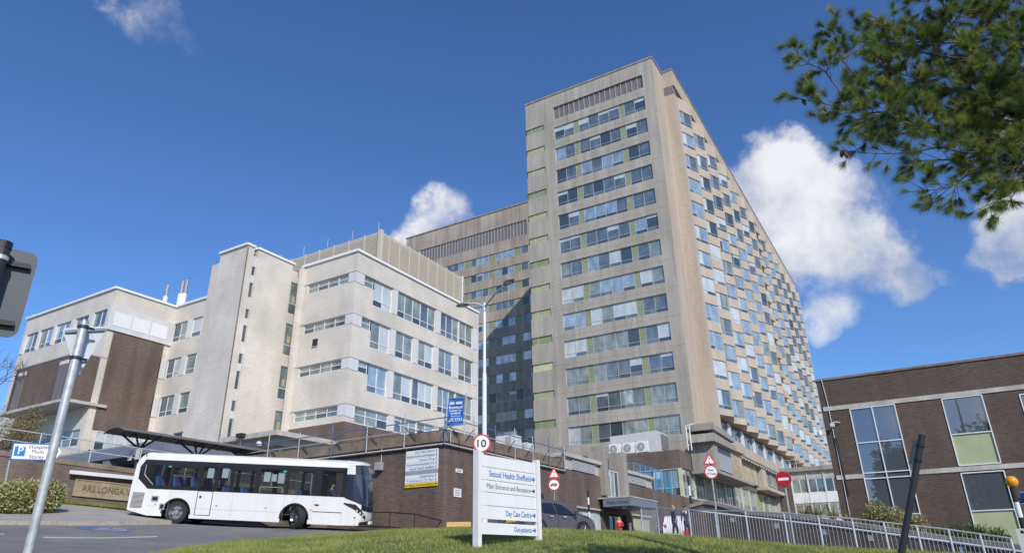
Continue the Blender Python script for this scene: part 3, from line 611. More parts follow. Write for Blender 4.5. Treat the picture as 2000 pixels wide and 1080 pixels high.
    p = MB(); p.box(37.3, 37.34, 40.6, 41.15, 17.0-.35, 17.0+.3, M['dark']); p.box(37.28, 37.299, 40.55, 41.2, 16.95-.35, 17.0-.32, M['gry']); p.build('wall_vent', T)
    # louvred plant enclosure on the roof
    E_ = MB(); x0, x1, y0, y1, z0, z1 = 41.2, 54.0, 38.1, 51.5, 24.2, 28.15
    for k in range(21):
        z = z0+.15+k*(z1-z0-.2)/21
        E_.box(x0, x1, y0-.0, y0+.02, z, z+.125, M['cream']); E_.box(x0-.0, x0+.02, y0+.021, y1, z, z+.125, M['cream'])
    E_.box(x0+.3, x0+.35, y0+.3, y1, z0, z1-.1, M['louvre']); E_.box(x0+.3, x1, y0+.3, y0+.35, z0, z1-.1, M['louvre'])
    e = E_.build('louvred_plant_screen', T)
    E_ = MB(); E_.box(x0-.2, x0+.15, y0-.2, y0+.15, z0, z1, M['cream'])
    for k in range(9): x = x0+1.2+k*(x1-x0-1.2)/8; E_.box(x-.05, x+.05, y0-.08, y0-.021, z0, z1, M['cream'])
    for k in range(1, 8): y = y0+k*(y1-y0)/7; E_.box(x0-.08, x0-.021, y-.05, y+.05, z0, z1, M['cream'])
    E_.box(x1, x1+.15, y0-.1, y0+.1, z0, z1+.05, M['white']); E_.build('screen_post', e)
    m = MB()
    for k in range(5): y = y0+.3+k*3.2; m.tube((x0, y, z1), (x0, y, z1+.9), .03, M['galv'], 6)
    m.tube((x0+3, y0, z1), (x0+3, y0, z1+1.0), .03, M['galv'], 6)
    m.build('lightning_rod', T)
    return T
block()
# boiler flues on the roof
for (px, py0, py1, rr) in ((321, 592, 556, .16), (348, 600, 548, .17), (356, 599, 546, .17)):
    b = at(px, py0, 78); b.z = 24; t = at(px, py1, 78); t.x, t.y = b.x, b.y
    T = thing('roof_flue', tuple(b), {321: 'shorter single steel flue on the roof of the white wing', 348: 'left of the paired white-sleeved flues on the roof', 356: 'right of the paired white-sleeved flues on the roof'}[px], 'flue', 'flues on the white wing roof')
    m = MB(); m.tube(b, (b.x, b.y, b.z+(t.z-b.z)*.72), rr*1.5, M['white']); m.build('sleeve', T)
    m = MB(); m.tube((b.x, b.y, b.z+(t.z-b.z)*.72), t, rr*1.15, M['galvd']); m.build('flue_pipe', T)
# ---------------------------------------------------------------- low brick medical school block
WX, WY = 28.2, 20.8
def school():
    T = thing('brick_podium', (WX, WY, 1.4), 'low brown-brick building with concrete coping beside the lamp post', 'building')
    w = MB()
    hs = [(43.3, 47.3, 1.2, 3.5), (48.6, 52.0, 1.2, 3.45), (53.2, 57.2, 1.2, 3.5)]
    wall(w, FY(WY), WX, 41.6, 0, 5.86, [], .2, M['bbrick']); wall(w, FY(WY), 41.6, 47.35, 0, 5.86, hs[:1], .25, M['bbrick']); wall(w, FY(WY), 47.35, 52.2, 0, 4.6, hs[1:2], .5, M['bbrick']); wall(w, FY(WY), 52.2, 76, 0, 5.86, hs[2:], .25, M['bbrick'])
    wall(w, FX(WX), WY, 52, 0, 5.86, [], .2, M['bbrick'])
    w.build('brick_wall', T)
    c = MB(); c.box(WX-.06, 41.6, WY-.06, WY+.4, 5.862, 6.44, M['coping']); c.box(WX-.06, WX+.4, WY+.401, 52, 5.862, 6.44, M['coping'])
    c.build('coping', T)
    c = MB(); c.box(WX+.35, 76, WY+.35, 52, 5.6, 5.9, M['conc']); c.build('roof', T)
    c = MB(); c.path([(WX-.1, 36, 5.72), (WX-.1, WY-.1, 5.72), (41.5, WY-.1, 5.72)], .035, M['lgry']); c.path([(WX-.1, 36, 5.63), (WX-.1, WY-.1, 5.63), (41.5, WY-.1, 5.63)], .03, M['black'])
    c.build('conduit', T)
    # louvred roof lights with white fascia
    for a, b, la, lb, zt in ((41.7, 47.4, 42.9, 46.6, 6.95), (52.3, 58.4, 53.2, 57.0, 6.9)):
        m = MB(); m.box(a, b, WY+.08, WY+4, 5.92, zt-.25, M['lconc']); m.box(a-.15, b+.1, WY-.15, WY+4.2, zt-.248, zt, M['lconc']); o = m.build('roof_upstand', T)
        m = MB(); m.box(la, lb, WY+.04, WY+.079, 5.95, zt-.3, M['gry'])
        for k in range(7): z = 5.97+k*.095; m.box(la, lb, WY, WY+.039, z, z+.05, M['lgry'])
        m.build('louvre', o)
    # two concrete fins with a tall window between them
    for x in (47.45, 51.3): m = MB(); m.box(x, x+.75, WY-.35, WY+.9, 4.6, 8.1, M['conc']); m.build('concrete_fin', T)
    m = MB(); m.box(47.0, 52.1, WY+1.5, WY+5.5, 5.95, 8.3, M['conc']); m.build('stair_head', T)
    window(FY(WY), 48.22, 51.28, 4.62, 6.6, .2, 4, T, [M['gm'], M['gl'], M['gd']], fm=M['lgry'], trans=0, fw=.08)
    for a, b, c0, d0 in (hs[0], hs[2]):
        window(FY(WY), a, b, c0, d0, .15, 4, T, [M['gb'], M['gb'], M['pgreen']], fm=M['lconc'], trans=.35, fw=.12)
        m = MB(); m.box(a-.1, b+.1, WY-.06, WY-.005, d0, d0+.12, M['lconc']); m.build('lintel', T)
    m = MB(); m.box(48.6, 52, WY+.4, WY+.5, 1.2, 3.45, M['dark']); m.box(49.2, 51.6, WY+.36, WY+.39, 1.3, 3.3, M['gk'])
    for x in (49.0, 50.2, 51.5): m.box(x, x+.1, WY+.28, WY+.35, 1.2, 3.4, M['gry'])
    m.build('entrance_door', T)
    # canopy with lettering
    cx0, cx1, cy0 = 46.7, 52.1, 18.3
    m = MB(); m.box(cx0, cx1, cy0, WY-.4, 3.74, 4.28, M['slate']); m.box(cx0-.04, cx1+.04, cy0-.04, WY-.01, 4.282, 4.36, M['lconc']); o = m.build('entrance_canopy', T)
    text('Medical School', 'canopy_lettering', (cx0, 20.1, 3.88), (0, -1, 0), (0, 0, 1), .26, M['black'], o, width=1.6, bold=.012)
    m = MB(); m.lathe((48.2, 19.4, 3.735), (0, 0, -1), [(0, .18), (.06, .17), (.09, 0)], M['white'], 12); m.build('canopy_light', o)
    m = MB(); o2 = onX(WX, 745, 909); m.box(WX-.35, WX-.05, o2.y-.18, o2.y+.18, o2.z-.25, o2.z+.15, M['gry']); m.tube((WX-.04, o2.y, o2.z+.15), (WX-.04, o2.y, 5.86), .02, M['lgry'], 6); m.build('wall_light', T)
    m = MB()
    for x in (33.5, 40.2): m.tube((x, WY-.03, 1.3), (x, WY-.03, 5.8), .03, M['coping'], 6)
    m.build('downpipe', T)
school()

# ---------------------------------------------------------------- taller podium between the school block and the tower
def podium():
    T = thing('concrete_podium', (67, WY, 5.9), 'dark brick and grey concrete podium with a long strip of green-framed glazing under the tower', 'building')
    w = MB(); w.box(66.9, 84.9, WY, 27, 8.6, 10.3, M['dbrick']); w.box(84.901, 131, WY, 26, 8.6, 9.35, M['dbrick']); w.box(67.4, 84, WY+.6, 27, 5.91, 8.59, M['pgreen']); w.box(84.1, 131, WY+.6, 27, 2.5, 8.59, M['pgreen']); w.box(76.1, 131, WY+.01, WY+.5, 0, 5.95, M['bbrick']); w.box(66.9, 76.09, WY+.02, WY+.5, 5.87, 5.95, M['lconc'])
    w.build('brick_band', T)
    # glazing strip: window, sill, green mullions
    x = 66.95; k = 0
    while x < 127:
        kind = k % 6
        if kind == 2: m = MB(); m.box(x, x+3.9, WY+.12, WY+.18, 5.96, 8.58, M['pgreen']); [m.box(x+i*.65, x+i*.65+.05, WY+.08, WY+.119, 5.96, 8.58, M['coping']) for i in range(1, 6)]; m.build('green_cladding', T); x += 4.0
        else:
            window(FY(WY), x+.45, x+3.9, 5.96, 8.58, .12, 3, T, [M['gm'], M['gt'], M['gd'], M['gt']], fm=M['lconc'], trans=.3, fw=.07); m = MB(); m.box(x-.0, x+.44, WY+.02, WY+.3, 5.96, 8.58, M['ygreen']); m.build('green_mullion', T); x += 4.0
        k += 1
    for k in range(2): window(FX(66.95), 21.0+k*2.9, 23.7+k*2.9, 5.96, 8.58, .1, 3, T, [M['gt'], M['gm']], fm=M['lconc'], trans=.3, fw=.07)
    m = MB(); m.box(66.96, 67.0, 20.85, 26.9, 8.45, 8.59, M['lconc']); m.build('head_rail', T)
    # concrete hood (two slabs) at the near end of the fascia
    c = MB(); c.prism([(70, 17.95, 12.45), (78.4, 17.95, 12.2), (78.4, 17.95, 12.75), (70, 17.95, 13.14)], (0, 2.75, 0), M['conc']); c.build('concrete_slab', T)
    c = MB(); c.prism([(69.7, 17.95, 11.25), (79, 17.95, 11.3), (79, 17.95, 11.85), (70, 17.95, 12.1)], (0, 2.75, 0), M['conc']); c.build('concrete_slab', T)
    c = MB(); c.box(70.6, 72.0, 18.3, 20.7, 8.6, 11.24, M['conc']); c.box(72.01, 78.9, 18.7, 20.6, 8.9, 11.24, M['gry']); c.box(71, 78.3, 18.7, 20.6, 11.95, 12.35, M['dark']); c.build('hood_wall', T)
    c = MB(); c.box(70.4, 87, 18.3, 20.79, 8.3, 8.59, M['conc']); c.build('ledge', T)
    c = MB(); c.box(78.5, 87.0, 18.9, 21.0, 12.0, 13.2, M['bay']); c.box(79.1, 87, 19.4, 21, 9.0, 11.99, M['stone']); c.build('fascia', T)
    c = MB(); c.box(87.01, 131, 19.62, 21, 12.25, 13.45, M['bay']); c.box(87.01, 131, 19.72, 20.9, 11.95, 12.248, M['conc']); c.build('fascia', T)
    c = MB(); c.box(87.0, 99.5, 20.4, 21, 9.45, 11.94, M['stone']); c.build('stone_panel', T)
    c = MB(); c.box(100.6, 103.2, 19.9, 21, 9.3, 11.94, M['bay']); c.box(99.6, 100.59, 20.6, 21, 9.4, 11.94, M['dark']); c.build('concrete_pier', T)
    c = MB(); c.box(99.8, 131, 19.3, 21, 8.95, 9.36, M['bay']); c.build('ledge', T)
    for j in range(5): window(FY(20.2), 103.4+j*5.5, 108.7+j*5.5, 9.37, 11.94, 0, 5, T, [M['gt'], M['gm'], M['gt'], M['gd']], fm=M['lconc'], trans=.3, fw=.08)
    c = MB()
    for k in range(26): x = 87.3+k*1.7; c.lathe((x, 19.7, 11.94), (0, 0, -1), [(0, .05), (.08, .07), (.12, 0)], M['white'], 6)
    tag(c.build('lamp_row', T))
    c = MB()
    for k in range(2): c.path([(69.5, 20.6-.35*k, 10.5), (69.5, 20.6-.35*k, 12.95), (69.5, 19.9-.3*k, 13.1)], .06, M['white'], 8)
    c.build('white_pipe', T)
    return T
podium()
# roof plant on the podium
for i, px in enumerate((1200, 1227, 1254)):
    o = onX(68, px, 874); y = o.y; zb = 10.3
    T = thing('air_conditioner', (68, y, zb), ['leftmost of three white air conditioner units on the podium roof', 'middle of three white air conditioner units on the podium roof', 'rightmost of three white air conditioner units on the podium roof'][i], 'air conditioner', 'air conditioners on the podium roof')
    m = MB(); m.box(68, 68.45, y-.62, y+.62, zb+.25, zb+1.35, M['white']); m.box(68.05, 68.4, y-.55, y-.45, zb, zb+.249, M['galvd']); m.box(68.05, 68.4, y+.45, y+.55, zb, zb+.249, M['galvd']); m.build('casing', T, bevel=.02)
    m = MB(); m.lathe((67.995, y+.12, zb+.8), (-1, 0, 0), [(0, .42), (.02, .42), (.03, .36)], M['gry'], 20)
    m.lathe((67.99, y+.12, zb+.8), (-1, 0, 0), [(.0, .36), (.005, 0)], M['gry'], 20)
    for k in range(6): a = k*math.pi/3; m.tube((67.97, y+.12, zb+.8), (67.97, y+.12+.34*math.cos(a), zb+.8+.34*math.sin(a)), .03, M['lgry'], 4)
    m.build('fan', T)
T = thing('ventilation_housing', (71, 27, 10.3), 'big pale grey ventilation housing with a louvred end on the podium roof', 'ventilation unit')
m = MB(); m.prism([(71, 29.7, 10.3), (71, 24.0, 10.3), (71, 24.0, 12.9), (71, 24.35, 13.15), (71, 29.7, 13.0)], (3, 0, 0), M['lgry'])
m.build('casing', T)
m = MB()
for k in range(12): m.box(71.3, 73.8, 23.9, 23.99, 11.2+k*.14, 11.27+k*.14, M['gry'])
m.build('louvred_end', T)
for (px, py, D, w_, h_, lab) in ((985, 872, 58, 1.3, 1.15, 'taller of two pale grey cabinets on the flat roof behind the round speed sign'), (1012, 877, 60, 1.2, .85, 'shorter of two pale grey cabinets on the flat roof behind the round speed sign')):
    o = at(px, py, D); T = thing('roof_cabinet', (o.x, o.y, 5.9), lab, 'roof unit', 'cabinets on the flat roof')
    m = MB(); top = at(px, py-22 if w_ > 1.25 else py-12, D).z; m.box(o.x, o.x+w_, o.y-w_/2-.3, o.y+w_/2+.3, 5.9, top, M['lgry']); m.build('casing', T, bevel=.03)
    m = MB(); m.box(o.x-.01, o.x-.003, o.y-w_/2, o.y-.1, 6.2, top-.15, M['gry']); m.build('door', T)

# terrace rail in blue steel
T = thing('terrace_railing', (60, 21.2, 5.95), 'cyan blue mesh railing round the roof terrace', 'railing')
def rail(T, pts, h, mat_, n, r=.03, mids=(1.0, .5), name='post', bars=0, barr=.012):
    """pts = base points; posts at even spacing and rails at fractions of the height"""
    pts = [Vector(p) for p in pts]; L = [(b-a).length for a, b in zip(pts[:-1], pts[1:])]; tot = sum(L)
    def P(s):
        for a, b, l in zip(pts[:-1], pts[1:], L):
            if s <= l+1e-6: return a.lerp(b, s/l)
            s -= l
        return pts[-1]
    for i in range(n+1):
        p = P(tot*i/n); m = MB(); m.tube(p, p+Vector((0, 0, h)), r, mat_, 8); m.build(name, T)
    for f in mids:
        m = MB(); m.path([P(tot*i/n)+Vector((0, 0, h*f)) for i in range(n+1)], r*.8, mat_, 6); m.build('rail', T)
    if bars:
        m = MB()
        for i in range(bars): p = P(tot*(i+.5)/bars); m.tube(p+Vector((0, 0, h*mids[-1])), p+Vector((0, 0, h*mids[0])), barr, mat_, 4)
        m.build('bars', T)
rail(T, [(56, 26.5, 5.95), (56, 21.3, 5.95), (66, 21.3, 5.95)], 1.9, M['blue2'], 12, .035, (1, .55, .1), bars=60, barr=.009)

# ---------------------------------------------------------------- right-hand brick building (front face X = 41)
def annex():
    T = thing('brick_annex', (41, -3, 0), 'dark brick building with tall white-framed windows and sage green panels', 'building')
    X = 41.0; k = .41; w = MB()
    hs = [(2.12*k, 7.39*k, -.5, 18.45*k), (-7.38*k, -3.15*k, 10.25*k, 18.42*k), (-7.42*k, -3.12*k, 1.0*k, 9.45*k), (-15.4*k, -11.2*k, 10.25*k, 17.95*k), (-15.4*k, -11.1*k, 1.0*k, 9.45*k)]
    Y1 = 10.84*k
    wall(w, FX(X), -14, Y1, -2, 22.6*k, hs, .14, M['rbrick']); w.face([(X, Y1, -2), (X+12, Y1, -2), (X+12, Y1, 22.6*k), (X, Y1, 22.6*k)], M['rbrick']); w.build('brick_wall', T)
    m = MB(); m.box(X-.06, X+12, -14, Y1+.06, 22.6*k+.002, 22.9*k, M['coping']); m.build('parapet', T)
    def band(z0, z1, cuts):
        m = MB(); y = Y1-.1
        for a, b in sorted(cuts, reverse=True): m.box(X-.05, X-.003, b+.0, y, z0, z1, M['lconc']); y = a
        m.box(X-.05, X-.003, -14, y, z0, z1, M['lconc']); m.build('concrete_band', T)
    band(18.5*k, 19.05*k, []); band(9.6*k, 10.15*k, [(2.12*k, 7.39*k)])
    F = FX(X)
    def panel(y0, y1, z0, z1, mt, nm): m = MB(); m.box(X+.03, X+.07, y0, y1, z0, z1, mt); return m.build(nm, T)
    def fr(y0, y1, zs, ys=(), t=.05):
        m = MB()
        for z in zs: m.box(X-.04, X+.04, y0, y1, z-t/2, z+t/2, M['wframe'])
        for y in (y0, y1, *ys): m.box(X-.045, X+.035, y-t/2, y+t/2, zs[0], zs[-1], M['wframe'])
        m.build('window_frame', T)
    # stair window: four storeys of mirror glass, panes pieces of one window
    a, b, c = 2.12*k, 7.39*k, 4.77*k
    for z0, z1 in ((13.97, 18.45), (10.2, 13.97), (9.5, 10.2), (5.1, 9.5)):
        for y0, y1 in ((a, c), (c, b)): panel(y0, y1, z0*k, z1*k, M['gr'], 'stair_window')
    panel(a, b, -.5, 5.08*k, M['pgreen'], 'green_panel'); fr(a, b, [-.4, 5.1*k, 9.5*k, 10.2*k, 13.97*k, 18.42*k], [c])
    for y0, y1, z0, zm, z1 in ((-7.38*k, -3.15*k, 10.3*k, 13.98*k, 18.4*k), (-7.42*k, -3.12*k, 1.0*k, 5.12*k, 9.4*k), (-15.4*k, -11.1*k, 10.3*k, 13.98*k, 17.9*k), (-15.4*k, -11.1*k, 1.0*k, 5.12*k, 9.4*k)):
        panel(y0, y1, zm, z1, M['gr'], 'window'); panel(y0, y1, z0, zm, M['pgreen'], 'green_panel'); fr(y0, y1, [z0, zm, z1])
    m = MB(); m.path([(X-.05, 10.1*k, 22.9*k), (X-.05, 9.9*k, 8), (X-.05, 9.9*k, -.8)], .02, M['lgry'], 6); m.build('lightning_conductor', T)
    m = MB(); m.path([(X-.06, 9.8*k, 14.9*k), (X-.06, 9.6*k, 9*k), (X-.06, 9.6*k, 7.6*k)], .045, M['black'], 6); m.build('drainpipe', T)
    return T
annex()
for (py_, dx, lab, tall) in ((848, .25, 'white dome camera on the corner of the dark brick building', 0), (834, .6, 'small square camera beside the black drainpipe on the dark brick building', 1)):
    o = onX(40.7, 1602 if not tall else 1627, py_)
    T = thing('security_camera', tuple(o), lab, 'camera', 'cameras on the brick building')
    m = MB(); m.path([(40.97, o.y-.35, o.z+.25), (40.6, o.y-.2, o.z+.25), (40.6, o.y, o.z+.2)], .03, M['lgry'], 6); m.build('bracket', T)
    m = MB()
    if tall: m.box(40.5, 40.75, o.y-.1, o.y+.1, o.z, o.z+.2, M['lgry'])
    else: m.lathe((40.6, o.y, o.z+.2), (0, 0, -1), [(0, .05), (.05, .12), (.2, .13), (.3, .09), (.34, 0)], M['white'], 12)
    m.build('camera_head', T)

# far annex between tower and brick building
T = thing('office_annex', (112, 16, 1), 'distant low block with white window frames between the tower and the dark brick building', 'building')
m = MB(); wall(m, FX(112), 8, 21.6, 0, 12.3, [(9, 18.2, 9.2, 11.2), (9, 18.2, 5.6, 7.6), (9, 18.2, 2, 4)], .2, M['lconc']); m.box(112.3, 140, 8, 21.6, 0, 12.2, M['lconc']); m.box(111.7, 111.98, 18.3, 19.9, 0, 12.0, M['bbrick']); m.build('wall', T)
for z in (9.2, 5.6, 2): 
    for k in range(4): window(FX(112), 9+k*2.3, 11.25+k*2.3, z, z+2, .08, 2, T, [M['gm'], M['gt'], M['gd']], fm=M['wframe'], trans=0, fw=.1)
m = MB(); [m.box(111.85, 111.99, 8.95+k*2.3, 9.05+k*2.3, 1, 12, M['wpanel']) for k in range(5)]; [m.box(111.9, 111.98, 9.1, 18.2, z-1.4, z-.02, M['white']) for z in (9.2, 5.6)]; m.build('white_mullions', T)
m = MB(); m.box(111.5, 130, 7.8, 21.8, 12.302, 12.9, M['conc']); m.build('roof_edge', T)
T = thing('roof_handrail', (111.5, 15, 12.9), 'low metal handrail on the far annex roof', 'railing'); rail(T, [(111.6, 8, 12.9), (111.6, 21.5, 12.9)], 1.1, M['galv'], 6, .04, (1, .5))

# ---------------------------------------------------------------- left: inscription wall, pavilion, walkway roof, entrance canopy
A_ = Vector((13.2, 36.2, 0)); B_ = Vector((27.9, 28.2, 0)); dW = (B_-A_).normalized(); nW = Vector((dW.y, -dW.x, 0))
if nW.dot(A_) > 0: nW = -nW
T = thing('inscription_wall', (20, 32.4, 2.5), 'long brown brick retaining wall with a sandstone inscription behind the bus', 'wall')
LW = (B_-A_).length
M['ibrick'] = brick('wall_brick', (.145, .095, .072), (.085, .060, .050), (.175, .145, .12), .225, .075, .010, .8, (.75, 1.12), dv=(dW.x, dW.y))
def WPt(s, z, d=0): p = A_+dW*s-nW*d; return (p.x, p.y, z)
ztop = lambda s: 4.98-.125*(s-2.6)*.75
m = MB(); m.prism([WPt(1.6, 0), WPt(LW, 0), WPt(LW, ztop(LW)-.22), WPt(1.6, ztop(1.6)-.22)], -nW*.4, M['ibrick']); m.build('brick_wall', T)
m = MB(); m.prism([WPt(1.55, ztop(1.6)-.218, -.05), WPt(LW, ztop(LW)-.218, -.05), WPt(LW, ztop(LW), -.05), WPt(1.55, ztop(1.6), -.05)], -nW*.5, M['coping']); m.build('coping', T)
m = MB(); m.prism([WPt(-8, 0), WPt(1.45, 0), WPt(1.45, 4.35), WPt(-8, 4.5)], -nW*.4, M['ibrick']); m.build('low_wall', T)
def onW(px, py):                                   # point of the photograph on the wall face
    d = ray(px, py); t = A_.dot(nW)/d.dot(nW); p = d*t; return (p-A_).dot(dW), p.z
s0, za = onW(152, 937); s1, zb = onW(254, 948); s0b, zc = onW(149, 965.5); 
sl = (zb-za)/(s1-s0); s1 = s0+5.6
pl = [WPt(s0, zc, -.06), WPt(s1, zc+sl*(s1-s0), -.06), WPt(s1, za+sl*(s1-s0), -.06), WPt(s0, za, -.06)]
m = MB(); m.prism(pl, -nW*.2, M['sand'])
fr_ = za-zc
for (a, b, c, d) in ((-.08, s1-s0+.08, fr_, fr_+.06), (-.08, s1-s0+.08, -.06, 0), (-.08, 0, 0, fr_)): m.prism([WPt(s0+a, zc+c+sl*a, -.09), WPt(s0+b, zc+c+sl*b, -.09), WPt(s0+b, zc+d+sl*b, -.09), WPt(s0+a, zc+d+sl*a, -.09)], -nW*.2, M['sand'])
o = m.build('stone_plaque', T)
sa, z_ = onW(158, 962); sb, z2_ = onW(239, 968)
text('ARS LONGA V', 'plaque_lettering', WPt(sa, zc+.17, -.065), Vector((dW.x, dW.y, sl)), (0, 0, 1), zc*0+.29, M['letter'], o, width=(sb-sa)*1.20, bold=.03, lift=.02)
sa, z1a = onW(137, 919); sb, z1b = onW(262, 931)
m = MB(); m.prism([WPt(sa, z1a, -.1), WPt(sb+3, z1b+(z1b-z1a)/(sb-sa)*3, -.1), WPt(sb+3, z1b-.16+(z1b-z1a)/(sb-sa)*3, -.1), WPt(sa, z1a-.16, -.1)], -nW*-.25, M['lgry']); m.build('strip_light', T)
T = thing('wall_top_railing', (18, 34, 4.6), 'galvanised three-rail fence along the top of the inscription wall', 'railing')
rail(T, [WPt(1.0, ztop(1.0), .2), WPt(LW-1, ztop(LW-1), .2)], 1.0, M['galv'], 7, .028, (1, .52))
# sloping upper ground behind that wall
m = MB(); m.poly([WPt(-25, 4.2, .3), WPt(LW, 3.5, .3), (28, 60, 4.4), (0, 70, 4.6)], [(0, 1, 2, 3)], M['asph']); tag(m.build('upper_terrace'), kind='structure')
# pavilion: slate blue fascia on columns
T = thing('entrance_pavilion', (26, 45, 4.2), 'slate blue framed entrance pavilion with dark openings behind the wall', 'building')
m = MB(); m.box(26, 29, 41.07, 57, 6.95, 7.63, M['slate']); m.box(26.1, 34, 41.1, 57, 7.632, 7.75, M['gry']); m.box(29.001, 34, 41.07, 41.5, 6.95, 7.63, M['slate']); m.build('fascia', T)
for y in (41.2, 47.0, 50.3, 54.0): m = MB(); m.box(26.1, 26.7, y, y+.75, 3.5, 6.949, M['slate']); m.build('column', T)
m = MB(); m.box(28.6, 29.4, 41.15, 41.75, 3.5, 6.949, M['slate']); m.build('column', T)
m = MB(); m.box(28.5, 28.7, 42, 57, 3.5, 6.94, M['gk']); m.box(27, 34, 42.6, 42.8, 3.5, 6.94, M['dark']); m.build('dark_glazing', T)
# ornamental tangled sculpture letters on the pavilion roof are left as a plain white truss
T = thing('white_truss', (27, 49, 7.75), 'small white steel truss above the slate blue fascia', 'truss')
m = MB(); q = [onX(27, a, b) for a, b in ((200, 874), (208, 852), (218, 870), (228, 848), (238, 866), (247, 846), (256, 862))]; m.path(q, .018, M['lgry'], 6); m.path([q[1], q[3], q[5]], .018, M['lgry'], 6); m.path([q[0], q[2], q[4], q[6]], .018, M['lgry'], 6); m.build('truss_bars', T)
# covered walkway: long shallow vault on Y-shaped posts
def walkway():
    Y0 = 36.0; T = thing('walkway_canopy', (24, Y0, 4), 'black curved walkway canopy on Y-shaped steel posts above the bus', 'canopy')
    xs = (19.9, 32.5); m = MB(); P = []
    for k in range(11):
        t = -1+2*k/10; P.append((Y0+t*.85, 6.98-.20*t*t))
    for (ya, za_), (yb, zb_) in zip(P[:-1], P[1:]): m.prism([(xs[0], ya, za_), (xs[0], yb, zb_), (xs[0], yb, zb_-.07), (xs[0], ya, za_-.07)], (xs[1]-xs[0], 0, 0), M['canopy'])
    m.build('canopy_roof', T)
    for k in range(10):
        x = xs[0]+k*1.38; m = MB(); m.path([(x, y, z-.09) for y, z in P], .035, M['darkm'], 6); m.build('arched_rib', T)
    for x in (21.45, 24.95, 28.4, 31.8):
        m = MB(); m.tube((x, Y0, 3.6), (x, Y0, 6.05), .09, M['darkm'], 10)
        for dx, dy in ((-.75, -.6), (-.75, .6), (.75, -.6), (.75, .6)): m.tube((x, Y0, 6.0), (x+dx, Y0+dy, 6.75), .055, M['darkm'], 8)
        m.build('post', T)
    return T
walkway()
o = at(272, 892, 41.5)
for k, lab in enumerate(('left of two small white notices on the walkway post', 'right of two small white notices on the walkway post')):
    m = MB(); y = 36.5-k*.65; m.box(21.3, 21.34, y-.16, y+.16, 5.45, 6.0, M['lgry']); t_ = tag(m.build('notice_board'), lab, 'notice', 'notices on the walkway post')
# flat concrete entrance canopy
T = thing('concrete_canopy', (31, 36.7, 5), 'flat pale concrete entrance canopy below the stair tower', 'canopy')
m = MB(); m.box(30.95, 36.6, 36.66, 42.5, 8.22, 8.55, M['lconc']); m.build('canopy_slab', T)
m = MB(); m.box(31.6, 36.5, 37.3, 42, 7.7, 8.218, M['lconc']); m.build('canopy_beam', T)
for (x, y) in ((32.2, 37.6), (36.0, 37.6), (32.2, 41.6)): m = MB(); m.box(x, x+.4, y, y+.4, 3.5, 7.699, M['lconc']); m.build('column', T)
T = thing('globe_lamp', (31.8, 38.2, 7.6), 'white globe lamp hanging under the concrete canopy', 'lamp'); m = MB(); m.lathe((31.3, 38.6, 8.2), (0, 0, -1), [(0, .03), (.15, .03), (.16, .1), (.25, .2), (.35, .22), (.48, .15), (.54, 0)], M['white'], 14); m.build('globe', T)
T = thing('floodlight', (31.0, 39.2, 8.5), 'small black floodlight on the edge of the concrete canopy', 'floodlight'); m = MB(); m.box(30.6, 30.95, 39.7, 40.3, 8.35, 8.6, M['darkm']); m.build('lamp_head', T); m = MB(); m.tube((30.9, 40, 8.5), (31.1, 40, 8.5), .04, M['gry']); m.build('bracket', T)

# ---------------------------------------------------------------- scaffold-tube parapet rails on the brick building
for lab, pts, n, mt in (('blue and grey scaffold tube rail along the left face of the brick parapet', [(WX-.15, WY-.1, 6.0), (WX-.15, 36.4, 6.0)], 6, 0), ('blue and grey scaffold tube rail along the right face of the brick parapet', [(WX+.3, WY-.15, 6.0), (41.4, WY-.15, 6.0)], 6, 1)):
    T = thing('scaffold_rail', pts[0], lab, 'railing', 'scaffold rails on the brick parapet')
    a, b = Vector(pts[0]), Vector(pts[1]); e = (b-a)/n; inn = Vector((1, 0, 0)) if mt == 0 else Vector((0, 1, 0))
    for i in range(n+1):
        p = a+e*i; m = MB(); m.tube(p-Vector((0, 0, .3)), p+Vector((0, 0, 1.35+.15*(i % 2))), .03, M['bluep'] if (i+mt) % 3 == 0 else M['galv'], 8); m.build('upright', T)
        m = MB(); m.tube(p+Vector((0, 0, .1))-e.normalized()*.8, p+Vector((0, 0, .8)), .022, M['darkm'], 6); m.build('brace', T)
    for h, mt_ in ((1.02, M['bluep']), (.55, M['galv'])): m = MB(); m.tube(a-e*.15+Vector((0, 0, h)), b+e*.1+Vector((0, 0, h)), .028, mt_, 8); m.build('rail', T)

# ---------------------------------------------------------------- ramp wall and planting bed on the right
RW = [at(1346, 985, 35.5), at(1374, 977, 35.2), at(1400, 980, 34.8), at(1456, 996, 34), at(1570, 1007, 32.5), at(1700, 1024, 31), at(1850, 1046, 30), at(2000, 1064, 29), at(2350, 1100, 27)]
_rd = (RW[7]-RW[2]); _rd.z = 0; _rd.normalize(); M['rampbrick'] = brick('ramp_brick', (.13, .09, .072), (.085, .062, .053), (.17, .15, .125), .225, .075, .011, .8, (.75, 1.1), dv=(_rd.x, _rd.y))
T = thing('ramp_wall', tuple(RW[2]), 'dark brick ramp wall with a white handrail behind the grey railings', 'wall')
m = MB()
for a, b in zip(RW[:-1], RW[1:]):
    n_ = Vector((b.y-a.y, a.x-b.x, 0)).normalized()
    if n_.dot(a) > 0: n_ = -n_
    m.prism([(a.x, a.y, -3), (b.x, b.y, -3), (b.x, b.y, b.z-.16), (a.x, a.y, a.z-.16)], -n_*.35, M['rampbrick'])
m.build('brick_wall', T)
m = MB()
for a, b in zip(RW[:-1], RW[1:]):
    n_ = Vector((b.y-a.y, a.x-b.x, 0)).normalized(); n_ = -n_ if n_.dot(a) > 0 else n_
    q = [a+n_*.06, b+n_*.06]; m.prism([(q[0].x, q[0].y, a.z-.158), (q[1].x, q[1].y, b.z-.158), (q[1].x, q[1].y, b.z), (q[0].x, q[0].y, a.z)], -n_*.5, M['conc'])
m.build('coping', T)
